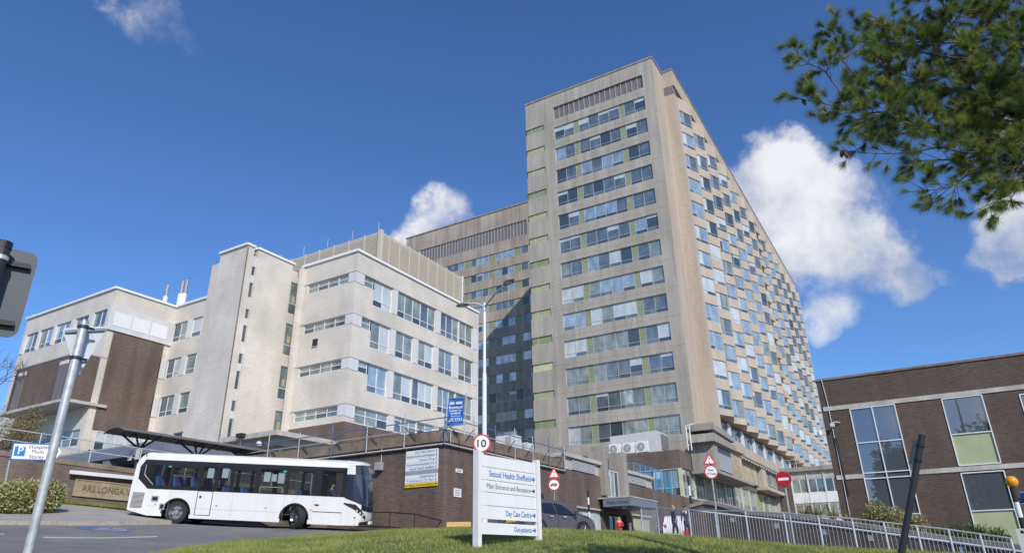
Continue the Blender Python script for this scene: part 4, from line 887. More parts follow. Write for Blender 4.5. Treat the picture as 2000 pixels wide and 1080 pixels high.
m = MB(); hr = [at(1353, 996, 34.6), at(1456, 1008, 33.4), at(1600, 1024, 31.6), at(1700, 1037, 30.5), at(1850, 1057, 29.5), at(2000, 1077, 28.5), at(2300, 1110, 27)]; m.path(hr, .035, M['white'], 8); m.build('handrail', T)
for px, py, D in ((1431, 1014, 33.8), (1517, 1026, 32.6), (1611, 1038, 31.6), (1701, 1050, 30.6), (1880, 1073, 29.4)):
    o = at(px, py, D); m = MB(); m.box(o.x-.08, o.x+.08, o.y-.09, o.y+.09, o.z-.1, o.z+.1, M['galvd']); m.build('light_box', T)
# planting bed from the wall top back to the brick building
m = MB()
bk = [Vector((52, 19, .8)), Vector((50, 17, .8)), Vector((48, 14, 1.2)), Vector((44, 8, 1.4)), Vector((41.2, 4.6, 1.6)), Vector((41.2, 2, 1.2)), Vector((41.2, 0, .8)), Vector((41.2, -3, .5)), Vector((41.2, -8, .3))]
for i in range(3, len(RW)-1):
    a, b, c, d = RW[i], RW[i+1], bk[i+1], bk[i]
    m.face([(a.x+.15, a.y+.1, a.z-.1), (b.x+.15, b.y+.1, b.z-.1), tuple(c), tuple(d)], M['soil'])
tag(m.build('planting_bed_soil'), kind='structure')
# ramp floor mouth: dark opening at the low end
# ---------------------------------------------------------------- pedestrian guard rail
GR = [at(1256, 1049, 31), at(1289, 1050, 29), at(1352, 1057, 27.3), at(1404, 1061, 26.5), at(1465, 1066, 25.6), at(1542, 1072, 25), at(1610, 1076, 24.5), at(1677, 1081, 24.2), at(1740, 1087, 24), at(1805, 1092, 23.9), at(1868, 1098, 23.8), at(1930, 1104, 23.7), at(1990, 1110, 23.6)]
GT = [990, 991, 995, 996.5, 998, 1001, 1007, 1012, 1019, 1026, 1033, 1042, 1050]
GX = [1257, 1289, 1348, 1398, 1458, 1530, 1598, 1664, 1730, 1796, 1860, 1924, 1983]
T = thing('guard_railing', tuple(GR[2]), 'galvanised pedestrian guard railing along the top of the lawn', 'railing')
for i, b in enumerate(GR):
    D = math.hypot(b.x, b.y); zt = at(GX[i], GT[i], D).z; GR[i] = (b, Vector((b.x, b.y, zt)))
for i, (b, t) in enumerate(GR):
    m = MB(); m.tube(b-Vector((0, 0, .35)), t, .032, M['galv'], 8); m.build('post', T)
for (b0, t0), (b1, t1) in zip(GR[:-1], GR[1:]):
    m = MB(); m.tube(t0, t1, .024, M['galv'], 6); lo0, lo1 = b0.lerp(t0, .09), b1.lerp(t1, .09); m.tube(lo0, lo1, .02, M['galv'], 6)
    nb = max(7, int((b1-b0).length/.11)); nb = min(nb, 16)
    for k in range(1, nb): q = k/nb; m.tube(lo0.lerp(lo1, q), t0.lerp(t1, q), .0085, M['galv'], 4)
    m.build('barred_panel', T)
kb = MB()
for (b0, t0), (b1, t1) in zip(GR[:-1], GR[1:]):
    n_ = Vector((b0.y-b1.y, b1.x-b0.x, 0)).normalized(); n_ = -n_ if n_.dot(b0) > 0 else n_
    kb.prism([b0+n_*.1-Vector((0, 0, .5)), b1+n_*.1-Vector((0, 0, .5)), b1+n_*.1-Vector((0, 0, .02)), b0+n_*.1-Vector((0, 0, .02))], -n_*.3, M['kerb'])
tag(kb.build('kerb'), kind='structure')
# black handrail on the left face of the brick building
T = thing('black_handrail', (27.2, 23, 1.5), 'thin black handrail sloping along the foot of the brick wall beside the bus', 'handrail')
pts = [onX(27.6, a, b) for a, b in ((700, 999), (762, 1000), (810, 1003), (862, 1016))]
m = MB(); m.path(pts+[onX(27.6, 848, 1036)], .025, M['black'], 6); m.build('rail', T)
for a, b in ((762, 1000), (810, 1003)): p = onX(27.6, a, b); m = MB(); m.tube(p, (p.x, p.y, gz(p.x, p.y)), .022, M['black'], 6); m.build('post', T)
# ---------------------------------------------------------------- bus
def bus():
    BM = Matrix((( _bx.x, _by.x, _bz.x, _bo.x), (_bx.y, _by.y, _bz.y, _bo.y), (_bx.z, _by.z, _bz.z, _bo.z), (0, 0, 0, 1)))
    T = thing('single_decker_bus', label='white single-decker bus with a black window band driving past the brick wall', cat='bus', mat=BM)
    Lx, Wd = 10.37, 2.45; BW = M['buswhite']; bk = M['black']
    front = [(9.35, 0), (9.8, .06), (10.08, .22), (10.24, .5), (10.33, .85), (10.37, 1.225)]; front += [(x, Wd-y) for x, y in front[-2::-1]]
    def setb(z): return 0 if z < 1.1 else (z-1.1)**1.5*.13          # windscreen leans back
    def lowp(z): return .10*max(0, (.55-z)/.35)
    def P(s, z, o=0.0):
        s = max(0, min(1, s))*(len(front)-1); i = min(int(s), len(front)-2); t = s-i
        a, b = front[i], front[i+1]; x, y = a[0]+(b[0]-a[0])*t, a[1]+(b[1]-a[1])*t
        k = (x-9.35)/1.02; x -= (setb(z)+lowp(z))*k
        dx, dy = x-9.0, y-Wd/2; l = math.hypot(dx, dy*.8) or 1; return (x+dx/l*o, y+dy/l*o*.8, z)
    # body shell
    m = MB()
    zs = [.25, .4, .6, .9, 1.15, 1.5, 2.0, 2.4, 2.62, 2.76, 2.86]; ns = 30
    for a, b in zip(zs[:-1], zs[1:]):
        for i in range(ns):
            q0, q1 = i/ns, (i+1)/ns; m.face([P(q0, a), P(q1, a), P(q1, b), P(q0, b)], BW)
    top = [P(i/ns, 2.86) for i in range(ns+1)]
    m.poly([*top, *[(x-.12 if x > 9.4 else x, y+(.08 if y < 1.2 else -.08), 2.93) for x, y, z in top]], [(i, i+1, ns+2+i, ns+1+i) for i in range(ns)], BW)
    m.face([(x-.12 if x > 9.4 else x, y+(.08 if y < 1.2 else -.08), 2.93) for x, y, z in top], BW)
    # roof
    for y0, y1, z0, z1 in ((0, .0, 2.62, 2.80), (0, .08, 2.80, 2.90), (.08, .35, 2.90, 2.95)):
        m.face([(.35, y0, z0), (9.36, y0, z0), (9.36, y1, z1), (.45, y1, z1)], BW); m.face([(.35, Wd-y0, z0), (9.36, Wd-y0, z0), (9.36, Wd-y1, z1), (.45, Wd-y1, z1)], BW)
    m.face([(.45, .35, 2.95), (9.36, .35, 2.95), (9.36, Wd-.35, 2.95), (.45, Wd-.35, 2.95)], BW)
    # rear end
    rp = [(.0, .5), (-.01, 1.35), (.05, 2.4), (.16, 2.65), (.35, 2.83), (.45, 2.90)]
    for (xa, za), (xb, zb) in zip(rp[:-1], rp[1:]): m.face([(xa, .05, za), (xa, Wd-.05, za), (xb, Wd-.05, zb), (xb, .05, zb)], BW)
    body = m.build('body', T, local=True, smooth=True)
    # lower side panels with wheel arches
    m = MB()
    def arch(cx, r0=.6, n=12): return [(cx-r0*math.cos(math.pi*i/n), .42+r0*math.sin(math.pi*i/n)) for i in range(n+1)]
    for y in (0.0, Wd):
        low = [(0, .5), (.9, .30)]+[(1.52, .30)]+arch(2.13)+[(2.73, .27)]+[(6.62, .25)]+arch(7.26)+[(7.86, .24), (9.36, .24), (9.36, 1.39), (.72, 1.39), (.23, 1.80), (.23, 2.3), (.42, 2.62), (9.36, 2.62), (9.36, 2.64), (.37, 2.66), (.16, 2.65), (.05, 2.4), (-.01, 1.35)]
        # split into convex-ish strips for a clean surface
        m.face([(.0, y, .5), (.9, y, .30), (.9, y, 1.39), (-.01, y, 1.39)], BW); m.face([(.9, y, .30), (1.52, y, .30), (1.52, y, 1.39), (.9, y, 1.39)], BW); m.face([(-.01, y, 1.39), (.72, y, 1.39), (.23, y, 1.80), (-.005, y, 1.5)], BW)
        m.face([(-.005, y, 1.5), (.23, y, 1.80), (.23, y, 2.3), (.42, y, 2.62), (.35, y, 2.83), (.16, y, 2.65), (.05, y, 2.4)], BW)
        for cx in (2.13, 7.26):
            A = arch(cx)
            for (xa, za), (xb, zb) in zip(A[:-1], A[1:]): m.face([(xa, y, za), (xb, y, zb), (xb, y, 1.39), (xa, y, 1.39)], BW)
            m.face([(cx-.6, y, .27), (cx-.61, y, .27), (cx-.61, y, 1.39), (cx-.6, y, 1.39)], BW)
            for (xa, za), (xb, zb) in zip(A[:-1], A[1:]): m.face([(xa, y, za), (xb, y, zb), (xb, y+(.5 if y == 0 else -.5), zb), (xa, y+(.5 if y == 0 else -.5), za)], M['black'])
        for xa, xb, zz in ((2.73, 6.66, .26), (7.86, 9.36, .24)): m.face([(xa, y, zz), (xb, y, zz), (xb, y, 1.39), (xa, y, 1.39)], BW)
    m.face([(0, .02, .4), (9.9, .1, .3), (9.9, Wd-.1, .3), (0, Wd-.02, .4)], M['black'])
    m.build('side_panel', T, local=True)
    for cx in (2.13, 7.26):                                       # dark arch lips
        m = MB(); A = arch(cx, .6); B = arch(cx, .655)
        for k in range(12): m.face([(A[k][0], -.012, A[k][1]), (A[k+1][0], -.012, A[k+1][1]), (B[k+1][0], -.012, B[k+1][1]), (B[k][0], -.012, B[k][1])], bk)
        m.build('arch_trim', T, local=True)
    # black band with window openings, both sides
    wins = [(.45, 1.6, 1.55, 2.4), (1.72, 2.86, 1.55, 2.32), (3.05, 3.6, 1.45, 2.42), (3.76, 4.28, 1.42, 2.4), (4.42, 5.36, 1.42, 2.32), (5.58, 6.70, 1.42, 2.42), (6.84, 7.92, 1.42, 2.38), (8.3, 9.18, 1.44, 2.46)]
    for side in (0, 1):
        F = (lambda u, z, d: (u, d, z)) if side == 0 else (lambda u, z, d: (u, Wd-d, z))
        bk2 = M['bandb']; w = MB(); wall(w, F, 1.72, 9.36, 1.39, 2.62, [h for h in wins if h[0] > .7], .04, bk2)
        # slanted first window
        w.face([F(.23, 1.8, 0), F(.45, 1.96, 0), F(.45, 2.4, 0), F(.42, 2.62, 0), F(.23, 2.3, 0)], bk); w.face([F(.42, 2.62, 0), F(.45, 2.4, 0), F(.72, 2.4, 0), F(.72, 2.62, 0)], bk)
        w.face([F(.23, 1.8, 0), F(.72, 1.39, 0), F(.72, 1.7, 0), F(.45, 1.96, 0)], bk)
        w.face([F(.72, 1.39, -.0), F(1.6, 1.39, 0), F(1.6, 1.55, 0), F(.9, 1.55, 0), F(.72, 1.7, 0)], bk); w.face([F(.72, 2.4, 0), F(1.6, 2.4, 0), F(1.6, 2.62, 0), F(.72, 2.62, 0)], bk); w.face([F(1.6, 1.39, 0), F(1.72, 1.39, 0), F(1.72, 2.62, 0), F(1.6, 2.62, 0)], bk)
        w.build('window_band', T, local=True)
        g = MB(); g.face([F(.45, 1.96, .02), F(.9, 1.55, .02), F(1.6, 1.55, .02), F(1.6, 2.4, .02), F(.45, 2.4, .02)], M['see']); g.build('side_window', T, local=True)
        for a, b, c, d in wins[1:]: g = MB(); g.face([F(a, c, .02), F(b, c, .02), F(b, d, .02), F(a, d, .02)], M['see']); g.build('side_window', T, local=True)
    m = MB()
    for a, b in ((1.74, 2.84), (4.44, 5.34)): m.box(a, b, -.008, .015, 2.16, 2.19, M['darkm'])
    m.path([(.47, .01, 2.4), (.47, .01, 1.97), (.92, .01, 1.57)], .012, M['lgry'], 6); m.build('glazing_bar', T, local=True)
    # notices in the windows
    for a, b, c, d in ((3.22, 3.5, 1.95, 2.36), (3.86, 4.14, 1.98, 2.38), (5.72, 6.0, 1.9, 2.3), (6.08, 6.28, 1.92, 2.22), (6.34, 6.62, 1.86, 2.28)):
        g = MB(); g.box(a, b, .03, .034, c, d, M['signwhite']); g.build('paper_notice', T, local=True)
    for a in (1.46, 6.55): g = MB(); g.box(a, a+.13, .016, .019, 2.33, 2.40, mat('exit_green', (.03, .5, .25))); g.build('green_sticker', T, local=True)
    # emergency door
    m = MB()
    for a, b, c, d in ((2.94, 2.965, .42, 2.46), (3.60, 3.625, .42, 2.46), (2.94, 3.625, .40, .42), (2.965, 3.6, 1.385, 1.40), (3.05, 3.13, 1.1, 1.2)): m.box(a, b, -.012, -.002, c, d, bk)
    m.build('emergency_door_edges', T, local=True)
    # vents, filler flap, markers, panel lines
    m = MB(); 
    for k in range(13): z = .60+k*.05; x = .13+(.62-k*.05)*-.05; m.box(x, x+.52, -.012, -.002, z, z+.022, bk)
    m.build('engine_grille', T, local=True)
    for (a, b, c, d) in ((.98, 1.30, .88, 1.12), (1.38, 1.62, .56, .82)):
        m = MB(); m.box(a, b, -.014, -.002, c, d, M['gry']); m.box(a+.05, b-.05, -.02, -.0141, c+.05, d-.05, bk); m.build('exhaust_recess', T, local=True)
    for x in (1.2, 3.85, 6.0, 7.95): m = MB(); m.lathe((x, -.002, .82 if x > 1.5 else .78), (0, -1, 0), [(0, .045), (.012, .04), (.016, 0)], M['amber'], 10); m.build('marker_light', T, local=True)
    m = MB()
    for x in (1.75, 4.5, 6.75, 8.02): m.box(x, x+.008, -.004, -.0015, .3, 1.38, M['gry'])
    m.box(.8, 1.5, -.004, -.0015, .70, .708, M['gry']); m.box(2.8, 6.6, -.004, -.0015, .66, .668, M['gry']); m.box(8.03, 9.3, -.006, -.0016, .74, .77, bk); m.box(9.29, 9.3, -.005, -.0016, .24, .73, M['gry'])
    m.build('panel_joint', T, local=True)
    m = MB(); m.box(8.1, 8.28, -.02, -.002, 1.0, 1.06, M['darkm']); m.build('badge', T, local=True)
    # front glazing patches on the curved nose
    def patch(name, s0, s1, lo, hi, mt, o=.012, n=24, par=T, rows=6):
        m = MB()
        for i in range(n):
            a, b = s0+(s1-s0)*i/n, s0+(s1-s0)*(i+1)/n
            for j in range(rows):
                za, zb = j/rows, (j+1)/rows
                L = lambda s, t: P(s, lo(s)+(hi(s)-lo(s))*t, o)
                m.face([L(a, za), L(b, za), L(b, zb), L(a, zb)], mt)
        return m.build(name, par, local=True, smooth=True)
    W1 = glass('windscreen_glass', (.03, .045, .08), .15, .03)
    c_ = lambda s: abs(s-.5)*2
    patch('windscreen', .0, 1.0, lambda s: .98+.40*c_(s)**2.2, lambda s: 2.36, W1, .016, 30, rows=8)
    patch('wiper_cowl', .2, .8, lambda s: .80+.28*c_(s)**2, lambda s: .975+.40*c_(s)**2.2, bk, .02, 18)
    patch('destination_display', .10, .90, lambda s: 2.37, lambda s: 2.80-.05*c_(s), M['gk'], .018, 24)
    text('16 Staff Only M', 'display_text', (P(.5, 2.47)[0]+.03, .62, 2.47), (0, 1, 0), (-.2, 0, 1), .19, M['signwhite'], body, width=1.25, bold=.01, local=True)
    for s0, s1, fl in ((-.0, .30, 1), (1.0, .70, -1)):
        patch('headlamp_cluster', s0, s1, lambda s: 1.12-2.1*min(s, 1-s)-.0, lambda s: 1.17-.5*min(s, 1-s)-2.2*max(0, min(s, 1-s)-.12), bk, .018, 18)
        for k in range(3): hl = MB(); p = Vector(P((.14+.05*k) if fl > 0 else 1-(.14+.05*k), .86-.09*k, .02)); hl.lathe(p, (1, -.9*fl, 0), [(0, .05), (.012, .045), (.016, 0)], M['lgry'], 12); hl.build('headlight', T, local=True)
    patch('bumper_grille', .2, .8, lambda s: .27, lambda s: .46-.12*c_(s), bk, .016, 18)
    m = MB(); m.box(10.30, 10.40, .95, 1.48, .30, .42, M['signwhite']); o_ = m.build('number_plate', T, local=True)
    m = MB(); m.path([P(.35, 1.12, .05), P(.5, 1.22, .07), P(.62, 1.30, .05)], .015, bk, 6); m.path([P(.7, 1.08, .05), P(.82, 1.3, .05), P(.9, 1.2, .05)], .015, bk, 6); m.build('wiper', T, local=True)
    for ss, yy in ((.03, -.3), (.9, Wd+.12)):
        m = MB(); p = Vector(P(ss, 2.4)); m.tube(p, (p.x+.15, yy, 2.35), .02, bk, 6); m.box(p.x+.05, p.x+.2, yy-.12, yy+.08, 1.95, 2.32, bk)
        if ss > .5: m.build('wing_mirror', T, local=True)
    # interior: floor, seats, driver partition, poles
    m = MB(); m.box(.5, 9.9, .08, Wd-.08, .55, .6, M['darkm']); m.box(.5, 9.2, .05, Wd-.05, 2.6, 2.63, M['lgry']); m.box(8.2, 8.24, .1, 1.2, .6, 2.3, M['darkm']); m.box(.42, .46, .1, Wd-.1, .6, 1.6, M['darkm']); m.build('floor_and_ceiling', T, local=True)
    for x in (1.0, 1.75, 2.55, 4.0, 4.8, 7.2):
        for y in (.2, .65, 1.45, 1.9):
            zz = .62 if x > 3 else .95; m = MB(); m.box(x, x+.42, y, y+.4, zz+.32, zz+.42, M['seat']); m.prism([(x, y, zz+.42), (x+.08, y, zz+.42), (x-.04, y, zz+1.02), (x-.12, y, zz+.98)], (0, .4, 0), M['seat']); m.box(x+.1, x+.3, y+.1, y+.3, .6, zz+.32, M['darkm']); m.build('passenger_seat', T, local=True, bevel=.03)
    m = MB(); 
    for x in (3.7, 5.5, 6.8): m.tube((x, .9, .6), (x, .9, 2.6), .018, mat('pole_yellow', (.5, .4, .2), .4), 6)
    m.path([(5.55, .2, 1.45), (5.55, .2, 1.62), (5.6, .2, 1.68), (6.5, .2, 1.68), (6.55, .2, 1.62), (6.55, .2, 1.45)], .02, mat('cream_rail', (.7, .62, .45), .4), 6); m.build('handrail', T, local=True)
    m = MB(); m.box(8.55, 8.95, .35, .8, 1.05, 1.15, M['darkm']); m.prism([(8.5, .35, 1.15), (8.6, .35, 1.15), (8.5, .35, 1.85), (8.42, .35, 1.85)], (0, .45, 0), M['darkm']); m.build('driver_seat', T, local=True, bevel=.03)
    m = MB(); c0 = Vector((9.25, .58, 1.4)); 
    for k in range(16): a, b = 2*math.pi*k/16, 2*math.pi*(k+1)/16; m.tube(c0+Vector((.1*math.cos(a), .2*math.sin(a), .17*math.cos(a))), c0+Vector((.1*math.cos(b), .2*math.sin(b), .17*math.cos(b))), .015, bk, 6)
    m.build('steering_wheel', T, local=True)
    # wheels: rear pair straight, front pair steered
    for cx, cy, ang in ((2.13, .02, 0), (2.13, Wd-.02, 0), (7.26, .06, -R(42)), (7.26, Wd-.06, -R(42))):
        sd = -1 if cy < 1 else 1; ax = Vector((-math.sin(ang)*sd*-1, math.cos(ang), 0))*sd if False else Vector((math.sin(-ang)*1, math.cos(ang), 0)).normalized()*sd
        o = Vector((cx, cy-sd*.01, .48)); 
        m = MB(); m.lathe(o-ax*.28, ax, [(0, .30), (0, .46), (.03, .48), (.25, .48), (.28, .46), (.285, .30)], M['rubber'], 32)
        for q in (.06, .11, .17, .22): m.lathe(o-ax*(.28-q), ax, [(0, .4805), (.001, .482), (.012, .482), (.013, .4805)], bk, 32)
        wh = m.build('wheel', T, local=True, smooth=True)
        m = MB(); m.lathe(o-ax*.28, ax, [(.285, .30), (.25, .27), (.16, .24), (.16, .12), (.24, .10), (.25, 0)] if sd else [], M['alloy'], 24)
        for k in range(10): a = 2*math.pi*k/10; e1 = Vector((0, 0, 1)); e2 = ax.cross(e1); p = o-ax*.115+e1*.17*math.cos(a)+e2*.17*math.sin(a); m.lathe(p, ax, [(0, .022), (.02, .02), (.022, 0)], M['galv'], 6)
        m.build('rim', wh, local=True, smooth=True)
    m = MB(); m.tube((2.13, .2, .48), (2.13, Wd-.2, .48), .1, bk); m.box(3.0, 5.2, .3, Wd-.3, .22, .5, bk); m.build('underframe', T, local=True)
    return T
BUS = bus()

# ---------------------------------------------------------------- cars
def car(name, label, px, py, D, az, paint, group=None, L=4.3, H=1.5, zoff=None, ref=3.45):
    """px,py,D is the hub of the wheel `ref` metres from the tail on the side towards the camera"""
    hub = at(px, py, D); h = Vector((math.cos(az), math.sin(az), 0)); lf = Vector((-h.y, h.x, 0)); nr = -1 if (-lf).dot(hub) < 0 else 1
    W2 = .88; o = hub-h*ref+lf*(W2-.02)*(-nr); o.z = hub.z-.32 if zoff is None else zoff
    T = thing(name, tuple(o), label, 'car', group, rotz=az)
    k = L/4.3
    prof = [(0.05, .35), (0.0, .6), (.06, .95), (.22, 1.02), (.45, 1.32), (.95, 1.47), (1.75, 1.5), (2.35, 1.42), (3.05, 1.02), (3.75, .88), (4.12, .74), (4.28, .55), (4.3, .35), (4.15, .22), (.2, .22)]
    prof = [(x*k, z*H/1.5) for x, z in prof]
    def hw(x, z): return W2-(.0 if z < .9 else (z-.9)*.42)-(.14*max(0, (x-3.6*k))/(.7*k))**1.0*.9-(.05*max(0, .4-x)/.4)
    m = MB(); n = len(prof)
    for s in (-1, 1): 
        pts = [(x, s*(hw(x, z)), z) for x, z in prof]; m.face(pts if s < 0 else pts[::-1], paint)
    for i in range(n): (xa, za), (xb, zb) = prof[i], prof[(i+1) % n]; m.face([(xa, -hw(xa, za), za), (xb, -hw(xb, zb), zb), (xb, hw(xb, zb), zb), (xa, hw(xa, za), za)], paint)
    m.build('body', T, local=True, smooth=True, bevel=.05)
    g = M['gk']
    for s in (-1, 1):
        y = lambda x, z: s*(hw(x, z)+.006)
        for nm, q in (('rear_quarter_glass', [(.55, 1.02), (.72, 1.3), (1.0, 1.37), (1.0, 1.0)]), ('rear_door_glass', [(1.06, .99), (1.06, 1.38), (1.72, 1.40), (1.82, .97)]), ('front_door_glass', [(1.9, .96), (1.8, 1.40), (2.3, 1.34), (2.86, 1.0), (2.86, .95)])):
            m = MB(); m.face([(x*k, y(x*k, z), z*H/1.5) for x, z in q], g); m.build(nm, T, local=True)
        m = MB()
        for x in (1.86, 2.95, .98): m.box(x*k, x*k+.012, y(x, .5)-.002*s, y(x, .5)+.003*s, .35, .93, M['black'])
        for x in (1.55, 2.35): m.box(x*k-.2, x*k, y(x, .85), y(x, .85)+.03*s, .84, .87, M['lgry'])
        m.build('door_seam', T, local=True)
        m = MB(); m.box(2.78*k, 2.98*k, y(2.8, .9)+.02*s, y(2.8, .9)+.2*s, .95, 1.08, paint); m.build('door_mirror', T, local=True, bevel=.03)
        for wx in (.8*k, 3.45*k):
            m = MB(); m.lathe((wx, s*(W2-.2), .33), (0, s, 0), [(0, .3), (.0, .39), (.205, .395), (.206, 0)], M['black'], 24); m.build('wheel_arch', T, local=True)
            m = MB(); m.lathe((wx, s*(W2-.19), .32), (0, s, 0), [(0, .2), (0, .31), (.02, .325), (.2, .325), (.215, .31), (.217, .225)], M['rubber'], 28); w_ = m.build('wheel', T, local=True, smooth=True)
            m = MB()
            m.lathe((wx, s*(W2-.0), .32), (0, s, 0), [(-.03, .225), (.027, .225), (.03, .21), (.0, .20)], M['alloy'], 24)
            for q in range(10): a = 2*math.pi*q/10; m.tube((wx, s*(W2+.015), .32), (wx+.21*math.cos(a), s*(W2+.015), .32+.21*math.sin(a)), .014, M['alloy'], 5)
            m.lathe((wx, s*(W2-.0), .32), (0, s, 0), [(0, .05), (.03, .045), (.032, 0)], M['alloy'], 10); m.build('rim', w_, local=True)
        m = MB(); m.lathe((4.16*k, s*.62, .66), (1, .35*s, .25), [(0, .12), (.04, .11), (.05, 0)], M['lgry'], 12); m.build('headlight', T, local=True)
        m = MB(); m.box(-.01, .14, s*.58, s*.84, .78, .98, M['dred']); m.build('tail_light', T, local=True, bevel=.02)
    m = MB(); m.face([(2.42*k, -.60, 1.415), (3.0*k, -.72, 1.075), (3.0*k, .72, 1.075), (2.42*k, .60, 1.415)], g); m.build('windscreen', T, local=True)
    m = MB(); m.face([(.2*k, -.66, 1.07), (.43*k, -.60, 1.34), (.43*k, .60, 1.34), (.2*k, .66, 1.07)], g); m.build('rear_window', T, local=True)
    m = MB(); m.box(-.03, -.005, -.26, .26, .62, .73, M['yellow']); m.build('number_plate', T, local=True)
    return T
car('parked_car', 'dark grey hatchback half hidden by the white direction sign', 1140.8, 1036.5, 31.0, R(-16), M['carpaint'])
car('parked_car', 'white car seen from behind through the bars of the grey railing', 1294, 1042, 50, R(22), M['buswhite'], H=1.6, zoff=1.4, ref=.8)
car('parked_car', 'teal car showing only its roof over the low wall at the far left', 30, 930, 52, R(-20), mat('teal_car', (.03, .12, .17), .3, .3, coat=1), zoff=4.15)
car('parked_car', 'silver car under the entrance pavilion behind the wall railing', 222, 918, 45, R(-25), mat('silver_car', (.5, .5, .52), .3, .5, coat=1), zoff=4.0)

# ---------------------------------------------------------------- signs and posts
def camside(p): v = Vector((-p.x, -p.y, 0)).normalized(); return v
def basis(p, turn=0.0):
    n = camside(p); n = Matrix.Rotation(turn, 3, 'Z') @ n; rt = Vector((-n.y, n.x, 0)); return rt, Vector((0, 0, 1)), n
def disc(mb, c, n, r, t, m, seg=36): mb.lathe(c-n*t/2, n, [(0, 0), (0, r), (t, r), (t, 0)], m, seg)
def ring_sign(T, c, r, turn=0, face='signwhite', ringm='red', band=.17):
    rt, up, n = basis(c, turn); m = MB(); disc(m, c-n*.012, n, r, .012, M['gry']); m.build('sign_back', T)
    m = MB(); disc(m, c, n, r*.995, .008, M[ringm]); m.build('sign_ring', T)
    m = MB(); disc(m, c+n*.005, n, r*(1-band), .006, M[face]); return m.build('sign_face', T), rt, up, n
def post(T, p, ztop, r=.038, m_=None, name='post', base=None):
    z0 = gz(p.x, p.y)-.15 if base is None else base
    m = MB(); m.tube((p.x, p.y, z0), (p.x, p.y, ztop), r, m_ or M['galvd'], 12); return m.build(name, T)
# main direction sign
def main_sign():
    a, b = at(932, 1074, 17.0), at(1051, 1054, 18.9); a.z = gz(a.x, a.y); b.z = gz(b.x, b.y)
    ta = at(948, 883, 17.0).z; tb = at(1057, 903, 18.9).z; zt = (ta+tb)/2+.0
    rt = Vector((b.x-a.x, b.y-a.y, 0)); wd = rt.length; rt.normalize(); n = Vector((rt.y, -rt.x, 0)); n = n if n.dot(a) < 0 else -n; up = Vector((0, 0, 1))
    T = thing('direction_sign', tuple(a), 'large white slatted direction sign on two white posts on the lawn', 'sign')
    for p in (a, b): m = MB(); m.obox(Vector((p.x, p.y, p.z-.2))-rt*.06+n*.08, rt*.13, -n*.17, up*(zt-p.z+.2+.06), M['white']); m.build('post', T)
    z1 = zt-.03; Hh = z1-at(944, 1042, 17.05).z; x0 = .085; w_ = wd-.17; o = Vector((a.x, a.y, 0))+n*.03
    fr = [(0, .150), (.158, .316), (.324, .472), (.480, .642), (.650, .812), (.858, 1.0)]
    boards = []
    for f0, f1 in fr: m = MB(); m.obox(o+rt*x0+up*(z1-Hh*f1), rt*w_, -n*.05, up*(Hh*(f1-f0)), M['signwhite']); boards.append(m.build('board', T))
    m = MB(); m.obox(o+rt*x0-n*.052+up*(z1-Hh), rt*.05, -n*.03, up*Hh, M['galvd']); m.obox(o+rt*(x0+w_-.05)-n*.052+up*(z1-Hh), rt*.05, -n*.03, up*Hh, M['galvd']); m.build('backing_rail', T)
    for i, s, f, c, hh in ((1, 'Sexual Health Sheffield', .76, 'txt', .15), (2, 'Main Entrance and Reception', .80, 'txtk', .125), (4, 'Day Case Centre', .47, 'txt', .135), (5, 'Out-patients', .33, 'txt', .125)):
        zc = z1-Hh*(fr[i][0]+fr[i][1])/2-hh*.42
        text(s, 'lettering', o+rt*(x0+w_*.90)+up*zc, rt, up, hh, M[c], boards[i], width=w_*f, bold=.012, align='R', lift=.004)
        m = MB(); q = o+rt*(x0+w_*.915)+up*(zc+hh*.42)+n*.004; L = w_*.07; t = hh*.20
        m.prism([q-up*t/1.3, q+rt*L*.55-up*t/1.3, q+rt*L*.55-up*hh*.6, q+rt*L, q+rt*L*.55+up*hh*.6, q+rt*L*.55+up*t/1.3, q+up*t/1.3], n*.003, M[c]); m.build('arrow', boards[i])
main_sign()
# wall-mounted direction board
def wall_board():
    y0, y1, zt, zb = 23.22, 21.14, 5.55, 3.72; x = WX-.04; H_ = zt-zb; rt, up = Vector((0, -1, 0)), Vector((0, 0, 1))
    T = thing('wall_sign', (x, y0, zb), 'white and yellow direction board fixed high on the corner of the brick wall', 'sign')
    rows = ['Day Case Centre', 'Hospital Entrance and Reception', 'Jessop Wing', 'Admissions assessment unit', 'Sexual Health Sheffield', None, 'Outpatients', 'P Multi-Storey Car Park', 'Patient Accommodation']
    for i, s in enumerate(rows):
        z = zt-H_*(i+1)/9; m = MB(); m.box(x-.02, x+.02, y1, y0, z+.004, z+H_/9-.004, M['gry'] if s is None else M['yellow'] if i == 8 else M['signwhite']); b = m.build('strip', T)
        if s:
            wdt = {0: 1.25, 1: 1.8, 2: .95, 3: 1.78, 4: 1.6, 6: .9, 7: 1.72, 8: 1.6}[i]
            text(s, 'lettering', (x-.021, y1+(.22 if i < 8 else .22), z+.05), rt, up, .115, M['txtk'] if i in (1, 8) else M['txt'], b, width=wdt, align='R', lift=.004, bold=.01)
            m = MB(); c = M['txtk'] if i in (1, 8) else M['txt']
            if i < 8: yc = y1+.11; m.prism([(x-.024, yc-.045, z+.11), (x-.024, yc, z+.175), (x-.024, yc+.045, z+.11)], (-.003, 0, 0), c); m.box(x-.027, x-.024, yc-.015, yc+.015, z+.03, z+.11, c); m.build('arrow', b)
            else: yc = y0-.12; m.prism([(x-.024, yc+.09, z+.1), (x-.024, yc+.02, z+.15), (x-.024, yc+.02, z+.05)], (-.003, 0, 0), c); m.box(x-.027, x-.024, yc-.07, yc+.02, z+.085, z+.115, c); m.box(x-.027, x-.024, y1+.03, y1+.17, z+.07, z+.13, c); m.build('arrow', b)
wall_board()
